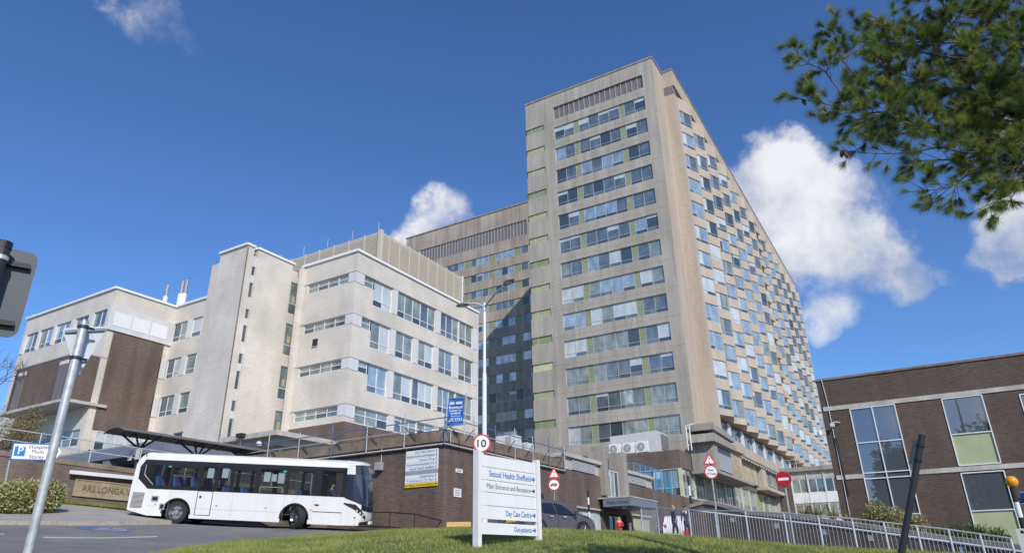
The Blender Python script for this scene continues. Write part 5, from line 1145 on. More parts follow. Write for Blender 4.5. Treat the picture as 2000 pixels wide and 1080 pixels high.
for (pxa, pya, pxb, pyb, lab) in ((890.5, 914, 903.6, 923.7, 'small white notice high on the right face of the brick wall'), (887, 952.6, 900.7, 970.8, 'squarer white notice low on the right face of the brick wall')):
    p, q = onY(WY-.03, pxa, pya), onY(WY-.03, pxb, pyb); T = thing('wall_notice', tuple(p), lab, 'notice', 'notices on the brick wall')
    m = MB(); m.box(p.x, q.x, WY-.04, WY-.005, q.z, p.z, M['signwhite']); m.build('plate', T)
    m = MB(); nl = 2 if p.z > 4.2 else 4
    for k in range(nl): z = p.z-(p.z-q.z)*(k+1)/(nl+1); m.box(p.x+.08, q.x-.08-.1*(k % 2), WY-.044, WY-.0405, z-.02, z+.02, M['gry'])
    m.build('faint_lines', T)
# banner
def banner():
    A, B, C_, Dd = at(876, 779, 35.2), at(907, 776.5, 35.0), at(904, 827, 35.0), at(873, 833, 35.2)
    T = thing('scaffold_banner', tuple(Dd), 'blue banner with white lettering tied to the scaffold rail', 'banner')
    rt = (B-A); w_ = rt.length; rt.normalize(); up = (A-Dd).normalized(); n = rt.cross(up); n = n if n.dot(A) < 0 else -n
    m = MB(); nx, nz_ = 8, 10
    g = [[None]*(nz_+1) for _ in range(nx+1)]
    for i in range(nx+1):
        for j in range(nz_+1):
            u, v = i/nx, j/nz_; p = (Dd*(1-u)+C_*u)*(1-v)+(A*(1-u)+B*u)*v; g[i][j] = p+n*.03*math.sin(u*5+v*3)
    for i in range(nx):
        for j in range(nz_): m.face([g[i][j], g[i+1][j], g[i+1][j+1], g[i][j+1]], M['signblue'])
    c = m.build('cloth', T, smooth=True)
    H_ = (A-Dd).length
    for s, v, hh, wf in (('Rowland', .62, .15, .82), ('Scaffold Co.', .52, .10, .78), ('Sheffield', .42, .11, .62), ('- Tel 0114 -', .33, .07, .75), ('275 5752', .17, .16, .86)):
        text(s, 'lettering', Dd+rt*w_*.5+up*H_*v+n*.04, rt, up, hh, M['signwhite'], c, width=w_*wf, align='C', bold=.02)
    m = MB()
    for u, wf in ((.1, .3), (.5, .4)): m.obox(Dd+rt*w_*u+up*H_*.77+n*.045, rt*w_*wf, n*.004, up*H_*.1, M['lgry'])
    m.build('white_emblem', c)
    m = MB(); m.tube(A-rt*.15+up*.02, B+rt*.2+up*.02, .025, M['galvd']); m.tube(Dd-rt*.15-up*.02, C_+rt*.2-up*.02, .025, M['galvd']); m.tube(Dd-rt*.05-up*.6, A-rt*.05+up*.25, .03, M['galv']); m.tube(C_+rt*.1-up*.6, B+rt*.1+up*.25, .03, M['galv']); m.build('support_tube', T)
banner()
# lamp post with two arms
def lamp_post():
    p = at(946, 850, 23.2); T = thing('lamp_post', (p.x, p.y, gz(p.x, p.y)), 'tall white street lamp with two curved arms rising behind the direction sign', 'street lamp')
    z0, zt = gz(p.x, p.y)-.2, 8.85
    m = MB(); m.tube((p.x, p.y, z0), (p.x, p.y, 1.9), .11, M['white'], 16, cap=True); m.tube((p.x, p.y, 1.901), (p.x, p.y, 6.2), .085, M['white'], 16, r2=.075); m.tube((p.x, p.y, 6.201), (p.x, p.y, zt), .058, M['white'], 16, r2=.05); m.build('pole', T)
    m = MB(); m.tube((p.x, p.y, zt-.34), (p.x, p.y, zt-.28), .062, M['amber']); m.build('rust_band', T)
    for (px, py, tx) in ((905, 597, 0), (993, 553, 1)):
        e = onZ(8.95, px, py); d = Vector((e.x-p.x, e.y-p.y, 0)); L = d.length; d.normalize(); c = Vector((p.x, p.y, zt-.15))
        s = Vector((e.x, e.y, 8.98))
        m = MB(); m.path([c, c.lerp(s-d*.25, .5)+Vector((0, 0, .06)), s-d*.22], .035, M['lgry'], 8); m.build('arm', T)
        # oval lantern
        m = MB(); sd = d.cross(Vector((0, 0, 1))); nS = 14
        prof = [(-.28, .03, .02), (-.24, .09, .05), (-.1, .15, .085), (.08, .17, .09), (.24, .12, .06), (.33, .02, .01)]
        rings = []
        for x, ry, rz in prof: rings.append([s+d*x+sd*ry*math.cos(2*math.pi*k/nS)+Vector((0, 0, max(-.35*rz, rz*math.sin(2*math.pi*k/nS)))) for k in range(nS)])
        vs = [v for r_ in rings for v in r_]; fs = [(i*nS+k, i*nS+(k+1) % nS, (i+1)*nS+(k+1) % nS, (i+1)*nS+k) for i in range(len(prof)-1) for k in range(nS)]
        m.poly(vs, fs, M['galvd']); ln = m.build('lantern', T, smooth=True)
        m = MB(); m.lathe(s+d*.03-Vector((0, 0, .03)), (0, 0, -1), [(0, .12), (.035, .09), (.05, 0)], M['gb'], 14); m.build('lens', ln)
    return p
LP = lamp_post()
c = at(941, 865, 22.95); T = thing('speed_limit_sign', tuple(c), 'round red-ringed 10 speed limit sign fixed to the white lamp post', 'sign')
f_, rt, up, n = ring_sign(T, c, .30, 0); text('10', 'number', c+n*.010-up*.125, rt, up, .25, M['black'], f_, width=.30, align='C', bold=.03)
c2 = at(938.5, 895, 22.95); T = thing('parking_notice', tuple(c2), 'small yellow and white notice below the 10 sign', 'sign'); rt, up, n = basis(c2)
m = MB(); m.obox(c2-rt*.09-up*.19, rt*.2, -n*.01, up*.38, M['signwhite']); o_ = m.build('plate', T); m = MB(); m.obox(c2-rt*.08+up*.04+n*.003, rt*.18, n*.002, up*.13, M['yellow']); m.obox(c2-rt*.05-up*.15+n*.003, rt*.09, n*.002, up*.14, M['black']); m.build('symbol', o_)
def tri(T, c, s, turn=0):
    rt, up, n = basis(c, turn); h = s*.866
    def t(k, o): return [c-rt*s/2*k-up*h/3*k+n*o, c+rt*s/2*k-up*h/3*k+n*o, c+up*h*2/3*k+n*o]
    m = MB(); m.prism(t(1, 0), n*-.01, M['gry']); m.build('triangle_back', T); m = MB(); m.prism(t(.99, .001), n*.005, M['red']); m.build('triangle_border', T)
    m = MB(); m.prism(t(.70, .0062), n*.003, M['signwhite']); f = m.build('triangle_face', T)
    m = MB(); q = c+up*.10*s/.6+n*.0095; k = s/.6; m.prism([q-up*.05*k, q+rt*.045*k+up*.01*k, q-rt*.045*k+up*.01*k], n*.002, M['black']); q = c-up*.10*k+n*.0095; m.prism([q+up*.02*k, q+rt*.03*k-up*.02*k, q-rt*.03*k-up*.02*k], n*.002, M['black']); m.build('arrowheads', f)
    text("11'", 'height_figure', c-up*.055*k+n*.0095, rt, up, .075*k, M['txtk'], f, align='C', width=.10*k, lift=.002)
for kind in (0, 1):
    if kind == 0:
        ct, cc, D, zt, lab, r_, s_ = at(1082, 926, 42), at(1082, 946, 42), 42, 0, 'height and lorry restriction signs on a post behind the grey hatchback', .30, .72
    else:
        ct, cc, D, zt, lab, r_, s_ = at(1385.5, 899, 28.0), at(1389, 921, 28.0), 28, 0, 'height warning triangle above a round tonnage sign behind the railing', .26, .50
    T = thing('restriction_sign', (cc.x, cc.y, gz(cc.x, cc.y)), lab, 'road sign'); tri(T, ct, s_); f_, rt, up, n = ring_sign(T, cc, r_ if kind else .34)
    bp = cc+Vector((cc.x, cc.y, 0)).normalized()*.06; m = MB(); m.tube((bp.x, bp.y, gz(bp.x, bp.y)-.2), (bp.x, bp.y, ct.z+.1), .038, M['galvd'], 10); m.build('post', T)
    if kind:
        text('Over', 'lettering', cc+n*.009+up*.035, rt, up, .075, M['black'], f_, align='C', width=.21, bold=.01); text('12 Tons', 'lettering', cc+n*.009-up*.105, rt, up, .075, M['black'], f_, align='C', width=.33, bold=.01)
    else:
        m = MB(); q = cc+n*.010; m.obox(q-rt*.11-up*.06, rt*.28, n*.002, up*.14, M['black']); m.obox(q-rt*.22-up*.06, rt*.10, n*.002, up*.09, M['black']); 
        for dx in (-.17, .0, .1): disc(m, q+rt*dx-up*.08+n*.001, n, .03, .002, M['black'], 10)
        o_ = m.build('lorry_symbol', f_); text('22T', 'lorry_figure', q-rt*.08-up*.03, rt, up, .08, M['signwhite'], o_, width=.20, lift=.004)
c = at(1530, 935, 27.2); T = thing('no_entry_sign', (c.x, c.y, gz(c.x, c.y)), 'round red no entry sign with a white bar on a grey post', 'road sign'); rt, up, n = basis(c, R(-8))
m = MB(); disc(m, c-n*.012, n, .275, .012, M['gry']); m.build('sign_back', T); m = MB(); disc(m, c, n, .27, .008, M['dred']); f_ = m.build('sign_face', T); m = MB(); m.obox(c-rt*.18-up*.045+n*.005, rt*.36, n*.003, up*.09, M['signwhite']); m.build('white_bar', f_)
q = c-n*.07; m = MB(); m.tube((q.x, q.y, gz(q.x, q.y)-.2), (q.x, q.y, c.z+.3), .042, M['galvd'], 10); m.build('post', T)
# parking flag sign
def p_sign():
    D = 35.5; P_ = lambda a, b, k=0: at(a, b, D+k)
    A, B, C_, E_ = P_(18, 898), P_(96, 900), P_(100, 866), P_(25, 863); rt = (B-A).normalized(); up = (E_-A); up.normalize(); n = rt.cross(up); n = n if n.dot(A) < 0 else -n
    b = at(13, 945, D); T = thing('parking_sign', (b.x, b.y, gz(b.x, b.y)), 'white hospital parking sign with a blue P square above the variegated bush', 'sign')
    m = MB(); m.prism([A, B, C_, E_], -n*.02, M['signblue']); m.build('board_border', T)
    def Q(px, py): d = ray(px, py); return d*(A.dot(n)/d.dot(n))
    i_ = .06; m = MB(); m.prism([q+n*.001 for q in (A+rt*i_+up*i_, Q(96, 900)-rt*i_+up*i_, Q(100, 866)-rt*i_-up*i_, E_+rt*i_-up*i_)], n*.004, M['signwhite']); f = m.build('board', T)
    sq = [Q(26, 889.5), Q(47.5, 890.5), Q(51, 872.5), Q(30, 870.5)]; m = MB(); m.prism([q+n*.006 for q in sq], n*.003, mat('p_blue', (.02, .17, .5), .4)); s = m.build('blue_square', f)
    text('P', 'letter', sq[0]+rt*.13+up*.08+n*.009, rt, up, .30, M['signwhite'], s, width=.19, bold=.01, lift=.003)
    for st, x, y, wpx in (('Hospital', 57, 875.2, 38), ('Multi', 62, 884.8, 23), ('Storey', 56.5, 894.5, 29)):
        a = Q(x, y); text(st, 'lettering', a+n*.007, rt, up, .15, M['txtk'], f, width=(Q(x+wpx, y)-a).length, bold=.004, lift=.003)
    m = MB(); q = [P_(108, 866), P_(111, 866), P_(120, 882.5), P_(107, 898), P_(104.5, 897), P_(114.5, 882)]; m.prism(q, -n*.03, M['signwhite']); m.build('chevron', T)
    m = MB(); m.tube((b.x, b.y, gz(b.x, b.y)), at(19, 899, D+.05), .05, M['galvd'], 10); m.tube(at(104, 880, D+.05), at(19, 880, D+.05), .03, M['galvd'], 8); m.build('post', T)
p_sign()
M['platelt'] = mat('aluminium_plate', (.62, .64, .67), .45, .1, noise=[(5, .92, 1.03, 5, V1)])
# give-way sign seen from behind, close on the left
def giveway():
    b = at(54, 1080, 8.0); t = at(151, 628, 8.0); t.x, t.y = b.x, b.y
    T = thing('give_way_sign', (b.x, b.y, gz(b.x, b.y)), 'back of a triangular sign on a galvanised post close on the left', 'road sign')
    m = MB(); m.tube((b.x, b.y, gz(b.x, b.y)-.2), t, .040, M['galv'], 20); m.lathe(t, (0, 0, 1), [(0, .040), (.02, .036), (.03, 0)], M['galvd'], 16); m.build('post', T)
    D = 8.1; A, B, C_ = at(121, 641, D-.02), at(211, 637, D+.1), at(151, 738, D); n = (B-A).cross(C_-A).normalized(); n = n if n.dot(A) < 0 else -n
    def rnd_tri(k):
        g = (A+B+C_)/3; P3 = [A, B, C_]; out = []
        for i in range(3):
            p, a, c = P3[i], P3[i-1], P3[(i+1) % 3]
            for t_ in (0, .33, .66, 1): u = p.lerp(a, .09*(1-t_)) ; w = p.lerp(c, .09*t_); out.append(g+((u+w)/2-g)*k)
        return out
    m = MB(); m.prism(rnd_tri(1), -n*.004, M['platelt']); m.build('sign_plate', T)
    for f in (.10, .70):
        a, c = A.lerp(C_, f), B.lerp(C_, f); m = MB(); m.prism([a.lerp(c, .02)+n*.004, a.lerp(c, .98)+n*.004, a.lerp(c, .98)+n*.004+Vector((0, 0, .028)), a.lerp(c, .02)+n*.004+Vector((0, 0, .028))], n*.022, M['galvd']); m.build('channel', T)
        z = (a.z+c.z)/2+.01; m = MB(); m.lathe((b.x, b.y, z-.012), (0, 0, 1), [(0, .045), (0, .052), (.028, .052), (.028, .045)], M['darkm'], 16); m.box(b.x+.03, b.x+.10, b.y-.03, b.y-.012, z-.01, z+.012, M['darkm']); m.build('clamp', T)
giveway()
def black_sign():
    D = 4.6; b = at(4, 487, D)
    T = thing('rectangular_sign', (b.x, b.y, gz(b.x, b.y)), 'dark back of a rounded rectangular sign at the left edge of the photo', 'road sign')
    m = MB(); m.tube((b.x, b.y, gz(b.x, b.y)), (b.x, b.y, b.z-.0), .042, M['darkm'], 20); m.build('post', T); m = MB(); m.tube((b.x, b.y, b.z+.001), (b.x, b.y, b.z+.045), .045, M['black'], 20); m.build('post_cap', T); m = MB(); m.tube((b.x, b.y, b.z-.07), (b.x, b.y, b.z-.045), .046, M['galv'], 20); m.build('post_band', T)
    D2 = D+.09; A, B = at(-40, 474, D2), at(78, 497, D2); C_ = at(32, 661, D2); E_ = A+(C_-B); rt = (B-A).normalized(); dn = (C_-B); H_ = dn.length; dn.normalize(); w_ = (B-A).length; r_ = .055
    n = rt.cross(dn).normalized(); n = n if n.dot(A) < 0 else -n; pts = []
    for cx, cy, a0 in ((w_-r_, r_, -90), (w_-r_, H_-r_, 0), (r_, H_-r_, 90), (r_, r_, 180)):
        for k in range(6): a = R(a0+90*k/5); pts.append(A+rt*(cx+r_*math.cos(a))+dn*(cy+r_*math.sin(a)))
    m = MB(); m.prism(pts, -n*.005, mat('dark_grey_plate', (.075, .082, .095), .5)); m.build('sign_plate', T)
    for f in (.16, .83): m = MB(); p = A+rt*.03+dn*H_*f+n*.003; m.obox(p, rt*(w_-.06), n*.03, dn*.028, M['black']); m.build('channel', T)
black_sign()
def lean_sign():
    a, b = at(1801, 849, 8.4), at(1741, 1190, 8.4); T = thing('leaning_sign', (b.x, b.y, b.z), 'dark leaning post with a small sign seen edge-on in front of the brick building', 'road sign')
    m = MB(); m.tube(b, a, .033, M['darkm'], 16); m.build('post', T)
    d = (b-a).normalized(); p = at(1797, 858, 8.5); q = at(1786, 907, 8.5); side = (at(1786, 858, 8.75)-p); 
    m = MB(); m.prism([p, p+side, q+side, q], ray(1790, 880).normalized().cross(d)*.008, mat('grey_plate', (.10, .115, .13), .5)); m.build('sign_plate', T)
    for f in (.25, .9): m = MB(); c = p.lerp(q, f); m.lathe(a.lerp(b, .03+f*.135)-d*.014, d, [(0, .034), (0, .04), (.028, .04), (.028, .034)], M['black'], 16); m.build('clamp', T)
lean_sign()
def beacon(px, ptop, D, lab, globe=None, base=None):
    t = at(px, ptop, D); T = thing('striped_pole' if not globe else 'belisha_beacon', (t.x, t.y, gz(t.x, t.y)), lab, 'beacon pole' if not globe else 'beacon', None if globe else 'black and white crossing poles')
    z0 = gz(t.x, t.y)-.1; n = 7 if not globe else 6; H_ = t.z-z0; r_ = .055
    for i in range(n): m = MB(); m.tube((t.x, t.y, z0+H_*i/n+.001), (t.x, t.y, z0+H_*(i+1)/n), r_, M['black'] if (n-1-i) % 2 == 0 else M['white'], 14); m.build('band', T)
    return T, t
beacon(1148, 957, 41, 'thin black and white crossing pole beside the school entrance wall')
beacon(1343.5, 929, 38, 'black and white crossing pole behind the people at the railing')
T, t = beacon(1976, 951, 20, 'crossing beacon with an orange globe and a solar panel at the right edge', True)
gc = at(1976, 940, 20); m = MB(); m.lathe(gc-Vector((0, 0, .16)), (0, 0, 1), [(.03, .04), (.05, .08), (.10, .115), (.16, .13), (.22, .115), (.27, .07), (.29, 0)], M['amber'], 24); m.build('globe', T, smooth=True)
q = at(1984, 957, 20.1); rt, up, n = basis(q, R(-20)); m = MB(); sl_ = (up*.62+n*-.55).normalized(); m.obox(q+up*-.3, rt*.62, sl_*.36, n*.02, M['solar']); sp_ = m.build('solar_panel', T)
m = MB(); m.obox(q+up*-.3+rt*.3+n*.021, rt*.012, sl_*.36, n*.004, M['lgry']); m.obox(q+up*-.3+n*.021, rt*.62, sl_*.012, n*.004, M['lgry']); m.obox(q+up*-.3+sl_*.35+n*.021, rt*.62, sl_*.012, n*.004, M['lgry']); m.build('panel_frame', sp_)
m = MB(); m.tube(t-Vector((0, 0, .25)), q+up*-.2+rt*.2, .025, M['black']); m.build('bracket', T)
c = at(2003, 1060, 19.5); T = thing('information_board', (c.x, c.y, gz(c.x, c.y)), 'white information board with grey text at the bottom right edge', 'sign'); rt, up, n = basis(c, R(-10)); o = at(1983, 1032, 19.5)
m = MB(); m.obox(o-up*1.0, rt*.9, -n*.06, up*1.0, M['signwhite']); f_ = m.build('board', T); m = MB(); m.obox(o-up*2.2+rt*.1-n*.02, rt*.06, -n*.05, up*1.25, M['galvd']); m.obox(o-up*2.2+rt*.75-n*.02, rt*.06, -n*.05, up*1.25, M['galvd']); m.build('post', T)
m = MB(); m.obox(o+rt*.08-up*.10+n*.001, rt*.06, n*.002, up*.06, M['black'])
for k, w_ in enumerate((.6, .7, .5, .65)): m.obox(o+rt*(.12+.02*k)-up*(.15+.11*k)+n*.001, rt*w_, n*.002, up*.02, M['lgry'])
m.build('faint_text_lines', f_)

# ---------------------------------------------------------------- small things by the entrance
g0 = at(896, 1036, 33.0); zg = at(896, 1035.5, 33.0).z; T = thing('grit_bin', (g0.x, g0.y, zg-.5), 'yellow-buff grit bin with a sloping lid at the foot of the brick wall', 'grit bin')
m = MB(); rt, up, n = basis(g0, 0); by = mat('buff_yellow', (.62, .38, .13), .6); o = g0-rt*.52; o.z = zg-.55; m.obox(o, rt*1.04, -n*.6, up*.68, by); m.build('bin_body', T, bevel=.03)
m = MB(); o2 = o+up*.681-rt*.04+n*.04; m.prism([o2, o2-n*.68, o2-n*.68+up*.24, o2-n*.3+up*.26, o2+up*.06], rt*1.12, by); m.build('lid', T, bevel=.02)
p0, p1 = onY(17.6, 1212, 1042), onY(17.6, 1255, 1042); T = thing('concrete_planter', (p0.x, 17.6, 1.1), 'long pale concrete planter in front of the school entrance', 'planter')
m = MB(); zt_ = onY(17.6, 1212, 1038.5).z; m.box(p0.x, p1.x, 17.6, 18.3, .5, zt_, M['lconc']); m.box(p0.x-.1, p1.x+.1, 17.5, 18.35, .5, zt_-.28, M['kerb']); m.build('trough', T, bevel=.02)
m = MB(); m.box(p0.x+.1, p1.x-.1, 17.7, 18.2, zt_-.05, zt_+.01, M['soil']); m.build('soil', T)
T = thing('bollard', tuple(onY(19.5, 1230, 1040)), 'blue-grey bollard between the woman in red and the planter flowers', 'bollard'); q = onY(19.5, 1230, 1021)
m = MB(); m.lathe((q.x, q.y, 1.2), (0, 0, 1), [(0, .12), (q.z-1.32, .11), (q.z-1.28, .14), (q.z-1.2, .13), (q.z-1.17, 0)], M['slate'], 14); m.build('bollard_post', T)

# ---------------------------------------------------------------- people
def skinmesh(name, parent, joints, edges, mt, sub=2, root=0):
    me = bpy.data.meshes.new(name); me.from_pydata([j[:3] for j in joints], edges, []); ob = bpy.data.objects.new(name, me); COL.objects.link(ob)
    md = ob.modifiers.new('s', 'SKIN'); md.use_smooth_shade = True; md.branch_smoothing = .4
    for i, j in enumerate(joints): v = me.skin_vertices[0].data[i]; v.radius = (j[3], j[4] if len(j) > 4 else j[3]); v.use_root = i == root
    m2 = ob.modifiers.new('b', 'SUBSURF'); m2.levels = sub; m2.render_levels = sub
    bpy.context.view_layer.update(); dg = bpy.context.evaluated_depsgraph_get(); me2 = bpy.data.meshes.new_from_object(ob.evaluated_get(dg)); bpy.data.objects.remove(ob)
    me2.name = name; me2.materials.clear(); me2.materials.append(mt)
    for p in me2.polygons: p.use_smooth = True; p.material_index = 0
    o = bpy.data.objects.new(name, me2); COL.objects.link(o); o.parent = parent; WM[o] = WM[parent].copy(); return o
def person(loc, az, label, coat, trouser, hair, h=1.68, arms='down', long_hair=False, coat_len=.75, seated=False, par=None, parM=None, stride=.12, group=None):
    s = h/1.70
    T = thing('person', loc, label, 'person', group, rotz=az) if parM is None else thing('person', (0, 0, 0), label, 'person', mat=parM)
    st = stride
    if not seated: hipz, kn, an, kx, ax_ = .90, .48, .08, (st*.6, -st*.2), (st, -st)
    else: hipz, kn, an, kx, ax_ = .50, .50, .08, (.42, .42), (.45, .45)
    J = [(0, 0, hipz+.02, .13, .10), (0, 0, 1.12 if not seated else .74, .125, .095), (0, 0, 1.32 if not seated else .95, .15, .10), (0, 0, 1.43 if not seated else 1.06, .10, .07), (.01, 0, 1.50 if not seated else 1.13, .052, .05), (.015, 0, 1.58 if not seated else 1.21, .078, .088), (.02, 0, 1.66 if not seated else 1.29, .072, .085)]
    dz = 0 if not seated else -.37
    E = [(0, 1), (1, 2), (2, 3), (3, 4), (4, 5), (5, 6)]
    hands = []
    for k, sd in enumerate((-1, 1)):
        i = len(J); J += [(0, sd*.09, hipz-.04, .095), (kx[k], sd*.10, kn, .06), (ax_[k], sd*.10, an, .042), (ax_[k]+.13, sd*.105, .04, .038)]; E += [(0, i), (i, i+1), (i+1, i+2), (i+2, i+3)]
        i = len(J); sh = (0, sd*.18, 1.40+dz, .055)
        if arms == 'front': el, wr = (.03, sd*.25, 1.12+dz, .042), (.24, sd*.10, 1.15+dz, .03)
        elif arms == 'up' and sd > 0: el, wr = (.14, sd*.27, 1.30+dz, .042), (.16, sd*.14, 1.50+dz, .03)
        elif arms == 'wheel': el, wr = (.18, sd*.24, 1.15+dz, .042), (.42, sd*.16, 1.18+dz, .03)
        else: el, wr = (-.03, sd*.25, 1.12+dz, .042), (.05*(1 if sd > 0 else -.5), sd*.27, .87+dz, .03)
        J += [sh, el, wr]; E += [(3, i), (i, i+1), (i+1, i+2)]; d = (Vector(wr[:3])-Vector(el[:3])).normalized(); w0 = Vector(wr[:3]); pl = w0+d*.06; i2 = len(J)
        J.append((*pl, .026, .016)); E.append((i+2, i2)); ac = d.orthogonal().normalized() if abs(d.x) > .5 else Vector((1, 0, 0))
        ac = (ac-d*ac.dot(d)).normalized()
        for q, (off, ln) in enumerate(((-.028, .062), (-.010, .075), (.010, .07), (.027, .055))): J.append((*(pl+ac*off+d*.03), .009)); J.append((*(pl+ac*off+d*(.03+ln)+Vector((0, -sd*.012, 0))), .007)); E += [(i2, len(J)-2), (len(J)-2, len(J)-1)]
        J.append((*(pl-ac*.045), .010)); J.append((*(pl-ac*.06+d*.04), .008)); E += [(i2, len(J)-2), (len(J)-2, len(J)-1)]
    J = [(x*s, y*s, z*s, *[r_*s for r_ in rr]) for x, y, z, *rr in J]
    skinmesh('body', T, J, E, M['skin'], 2)
    hz = (1.615 if not seated else 1.245)*s
    f = MB()                                                          # face: eyes, nose, mouth, ears
    for sd in (-1, 1): f.lathe((.088*s, sd*.03*s, hz+.01), (1, 0, 0), [(-.004, .009), (.002, .007), (.003, 0)], M['black'], 8); f.lathe((.01*s, sd*.078*s, hz-.005), (0, sd, 0), [(0, .028), (.012, .024), (.014, 0)], M['skin'], 10)
    f.prism([(.092*s, -.012, hz-.02), (.092*s, .012, hz-.02), (.092*s, 0, hz+.02)], (.02, 0, 0), M['skin']); f.box(.085*s, .092*s, -.022, .022, hz-.047, hz-.04, M['dred']); f.build('face_features', T, local=True)
    # hair
    hd = MB(); n1, n2 = 16, 9; vs = []; fs = []
    for i in range(n2+1):
        a = math.pi*.5*i/n2*1.25
        for k in range(n1):
            b = 2*math.pi*k/n1; x, y, z = math.sin(a)*math.cos(b), math.sin(a)*math.sin(b), math.cos(a)
            if x > .2 and z < .45: z = .45+(z-.45)*.15
            j_ = 1+rnd.uniform(-.06, .06); vs.append(((x*.094*j_-.008)*s, y*.090*j_*s, hz+.005+z*.112*j_*s))
    for i in range(n2):
        for k in range(n1): fs.append((i*n1+k, i*n1+(k+1) % n1, (i+1)*n1+(k+1) % n1, (i+1)*n1+k))
    hd.poly(vs, fs, hair)
    if long_hair:
        for k in range(7): y = (-.09+.03*k)*s; hd.tube((-.05*s-.02*(k % 2), y, hz), (-.085*s, y*1.25, hz-.34*s), .032*s, hair, 8, r2=.018*s)
        for sd in (-1, 1): hd.tube((.02*s, sd*.088*s, hz+.02), (.045*s, sd*.11*s, hz-.30*s), .026*s, hair, 8, r2=.014*s)
    hd.build('hair', T, local=True, smooth=True)
    # clothes
    sh_ = lambda j, k: (j[0], j[1], j[2], *[v*k for v in j[3:]])
    CJ = [(0, 0, hipz+.0, .165, .125), (0, 0, 1.12+dz, .15, .115), (0, 0, 1.32+dz, .17, .115), (0, 0, 1.435+dz, .095, .075)]; CE = [(0, 1), (1, 2), (2, 3)]
    if not seated and coat_len < .8: CJ.append((0, 0, coat_len, .185, .145)); CE.append((0, 4))
    for k, sd in enumerate((-1, 1)):
        if arms == 'front': el, wr = (.03, sd*.25, 1.12+dz), (.22, sd*.11, 1.15+dz)
        elif arms == 'up' and sd > 0: el, wr = (.14, sd*.27, 1.30+dz), (.16, sd*.15, 1.47+dz)
        elif arms == 'wheel': el, wr = (.18, sd*.24, 1.15+dz), (.38, sd*.17, 1.18+dz)
        else: el, wr = (-.03, sd*.25, 1.12+dz), (.04*(1 if sd > 0 else -.5), sd*.268, .91+dz)
        i = len(CJ); CJ += [(0, sd*.185, 1.395+dz, .072), (*el, .058), (*wr, .046)]; CE += [(2, i), (i, i+1), (i+1, i+2)]
    skinmesh('jacket', T, [(x*s, y*s, z*s, *[r_*s for r_ in rr]) for x, y, z, *rr in CJ], CE, coat, 2)
    TJ = [(0, 0, hipz+.06, .135, .11)]; TE = []
    for k, sd in enumerate((-1, 1)): i = len(TJ); TJ += [(0, sd*.09, hipz-.04, .105), (kx[k], sd*.10, kn, .075), (ax_[k], sd*.10, an+.06, .058)]; TE += [(0, i), (i, i+1), (i+1, i+2)]
    skinmesh('trousers', T, [(x*s, y*s, z*s, *[r_*s for r_ in rr]) for x, y, z, *rr in TJ], TE, trouser, 2)
    for k, sd in enumerate((-1, 1)):
        m = MB(); x, y = ax_[k]*s, sd*.10*s; m.box(x-.07, x+.19, y-.045, y+.045, .0, .085, M['black']); m.build('shoe', T, local=True, bevel=.025)
    return T
cl = lambda n, c: mat(n, c, .85, noise=[(18, .85, 1.15, 3, V1)])
redc, dk, nav, bei, jean = cl('red_wool', (.62, .015, .02)), cl('dark_cloth', (.03, .03, .035)), cl('navy_cloth', (.03, .04, .08)), cl('beige_cloth', (.42, .30, .19)), cl('blue_jeans', (.08, .12, .22))
hb, hd_, hg = mat('blonde_hair', (.50, .33, .16), .6), mat('dark_hair', (.03, .018, .012), .5), mat('ginger_hair', (.45, .22, .09), .6)
def stand(px, D, *a, **k): p = at(px, 1047, D); p.z = gz(p.x, p.y); return person((p.x, p.y, gz(p.x, p.y)), *a, **k)
az0 = lambda px: math.atan2(*(lambda v: (-v.y, -v.x))(ray(px, 1000)))
p = onY(18.9, 1211, 1040); person((p.x, p.y, gz(p.x, p.y)), az0(1211)+.25, 'woman in a bright red coat standing at the school entrance', redc, dk, hb, 1.68, 'front', True, .70)
stand(1320, 41.5, az0(1320)+1.9, 'person with ginger hair and a black coat behind the railing', dk, dk, hg, 1.64, 'down', False, .68)
PB = stand(1344, 41.0, az0(1344)+.2, 'dark-haired person in a navy coat with a hand raised behind the railing', nav, dk, hd_, 1.68, 'up', False, .62)
p = at(1340, 1036, 40.7); T = thing('red_bag', (p.x, p.y, gz(p.x, p.y)), 'small red bag carried low beside the navy coat', 'bag'); m = MB(); zb = at(1340, 1045, 40.7).z; m.box(p.x-.06, p.x+.06, p.y-.13, p.y+.13, zb, zb+.26, redc); m.build('bag_body', T, bevel=.03); m = MB(); m.path([(p.x, p.y-.09, zb+.26), (p.x, p.y-.05, zb+.42), (p.x, p.y+.05, zb+.42), (p.x, p.y+.09, zb+.26)], .01, redc, 6); m.build('bag_handle', T)
stand(931, 35.6, az0(931)+1.6, 'person in a beige jacket half hidden behind the sign post', bei, dk, hd_, 1.70, 'down', False, .75)
BMd = WM[BUS] @ Matrix.Translation((8.62, .58, .62))
person((0, 0, 0), 0, 'bus driver in a navy jacket seated at the wheel', cl('driver_jacket', (.05, .07, .16)), dk, hd_, 1.72, 'wheel', seated=True, parM=BMd)
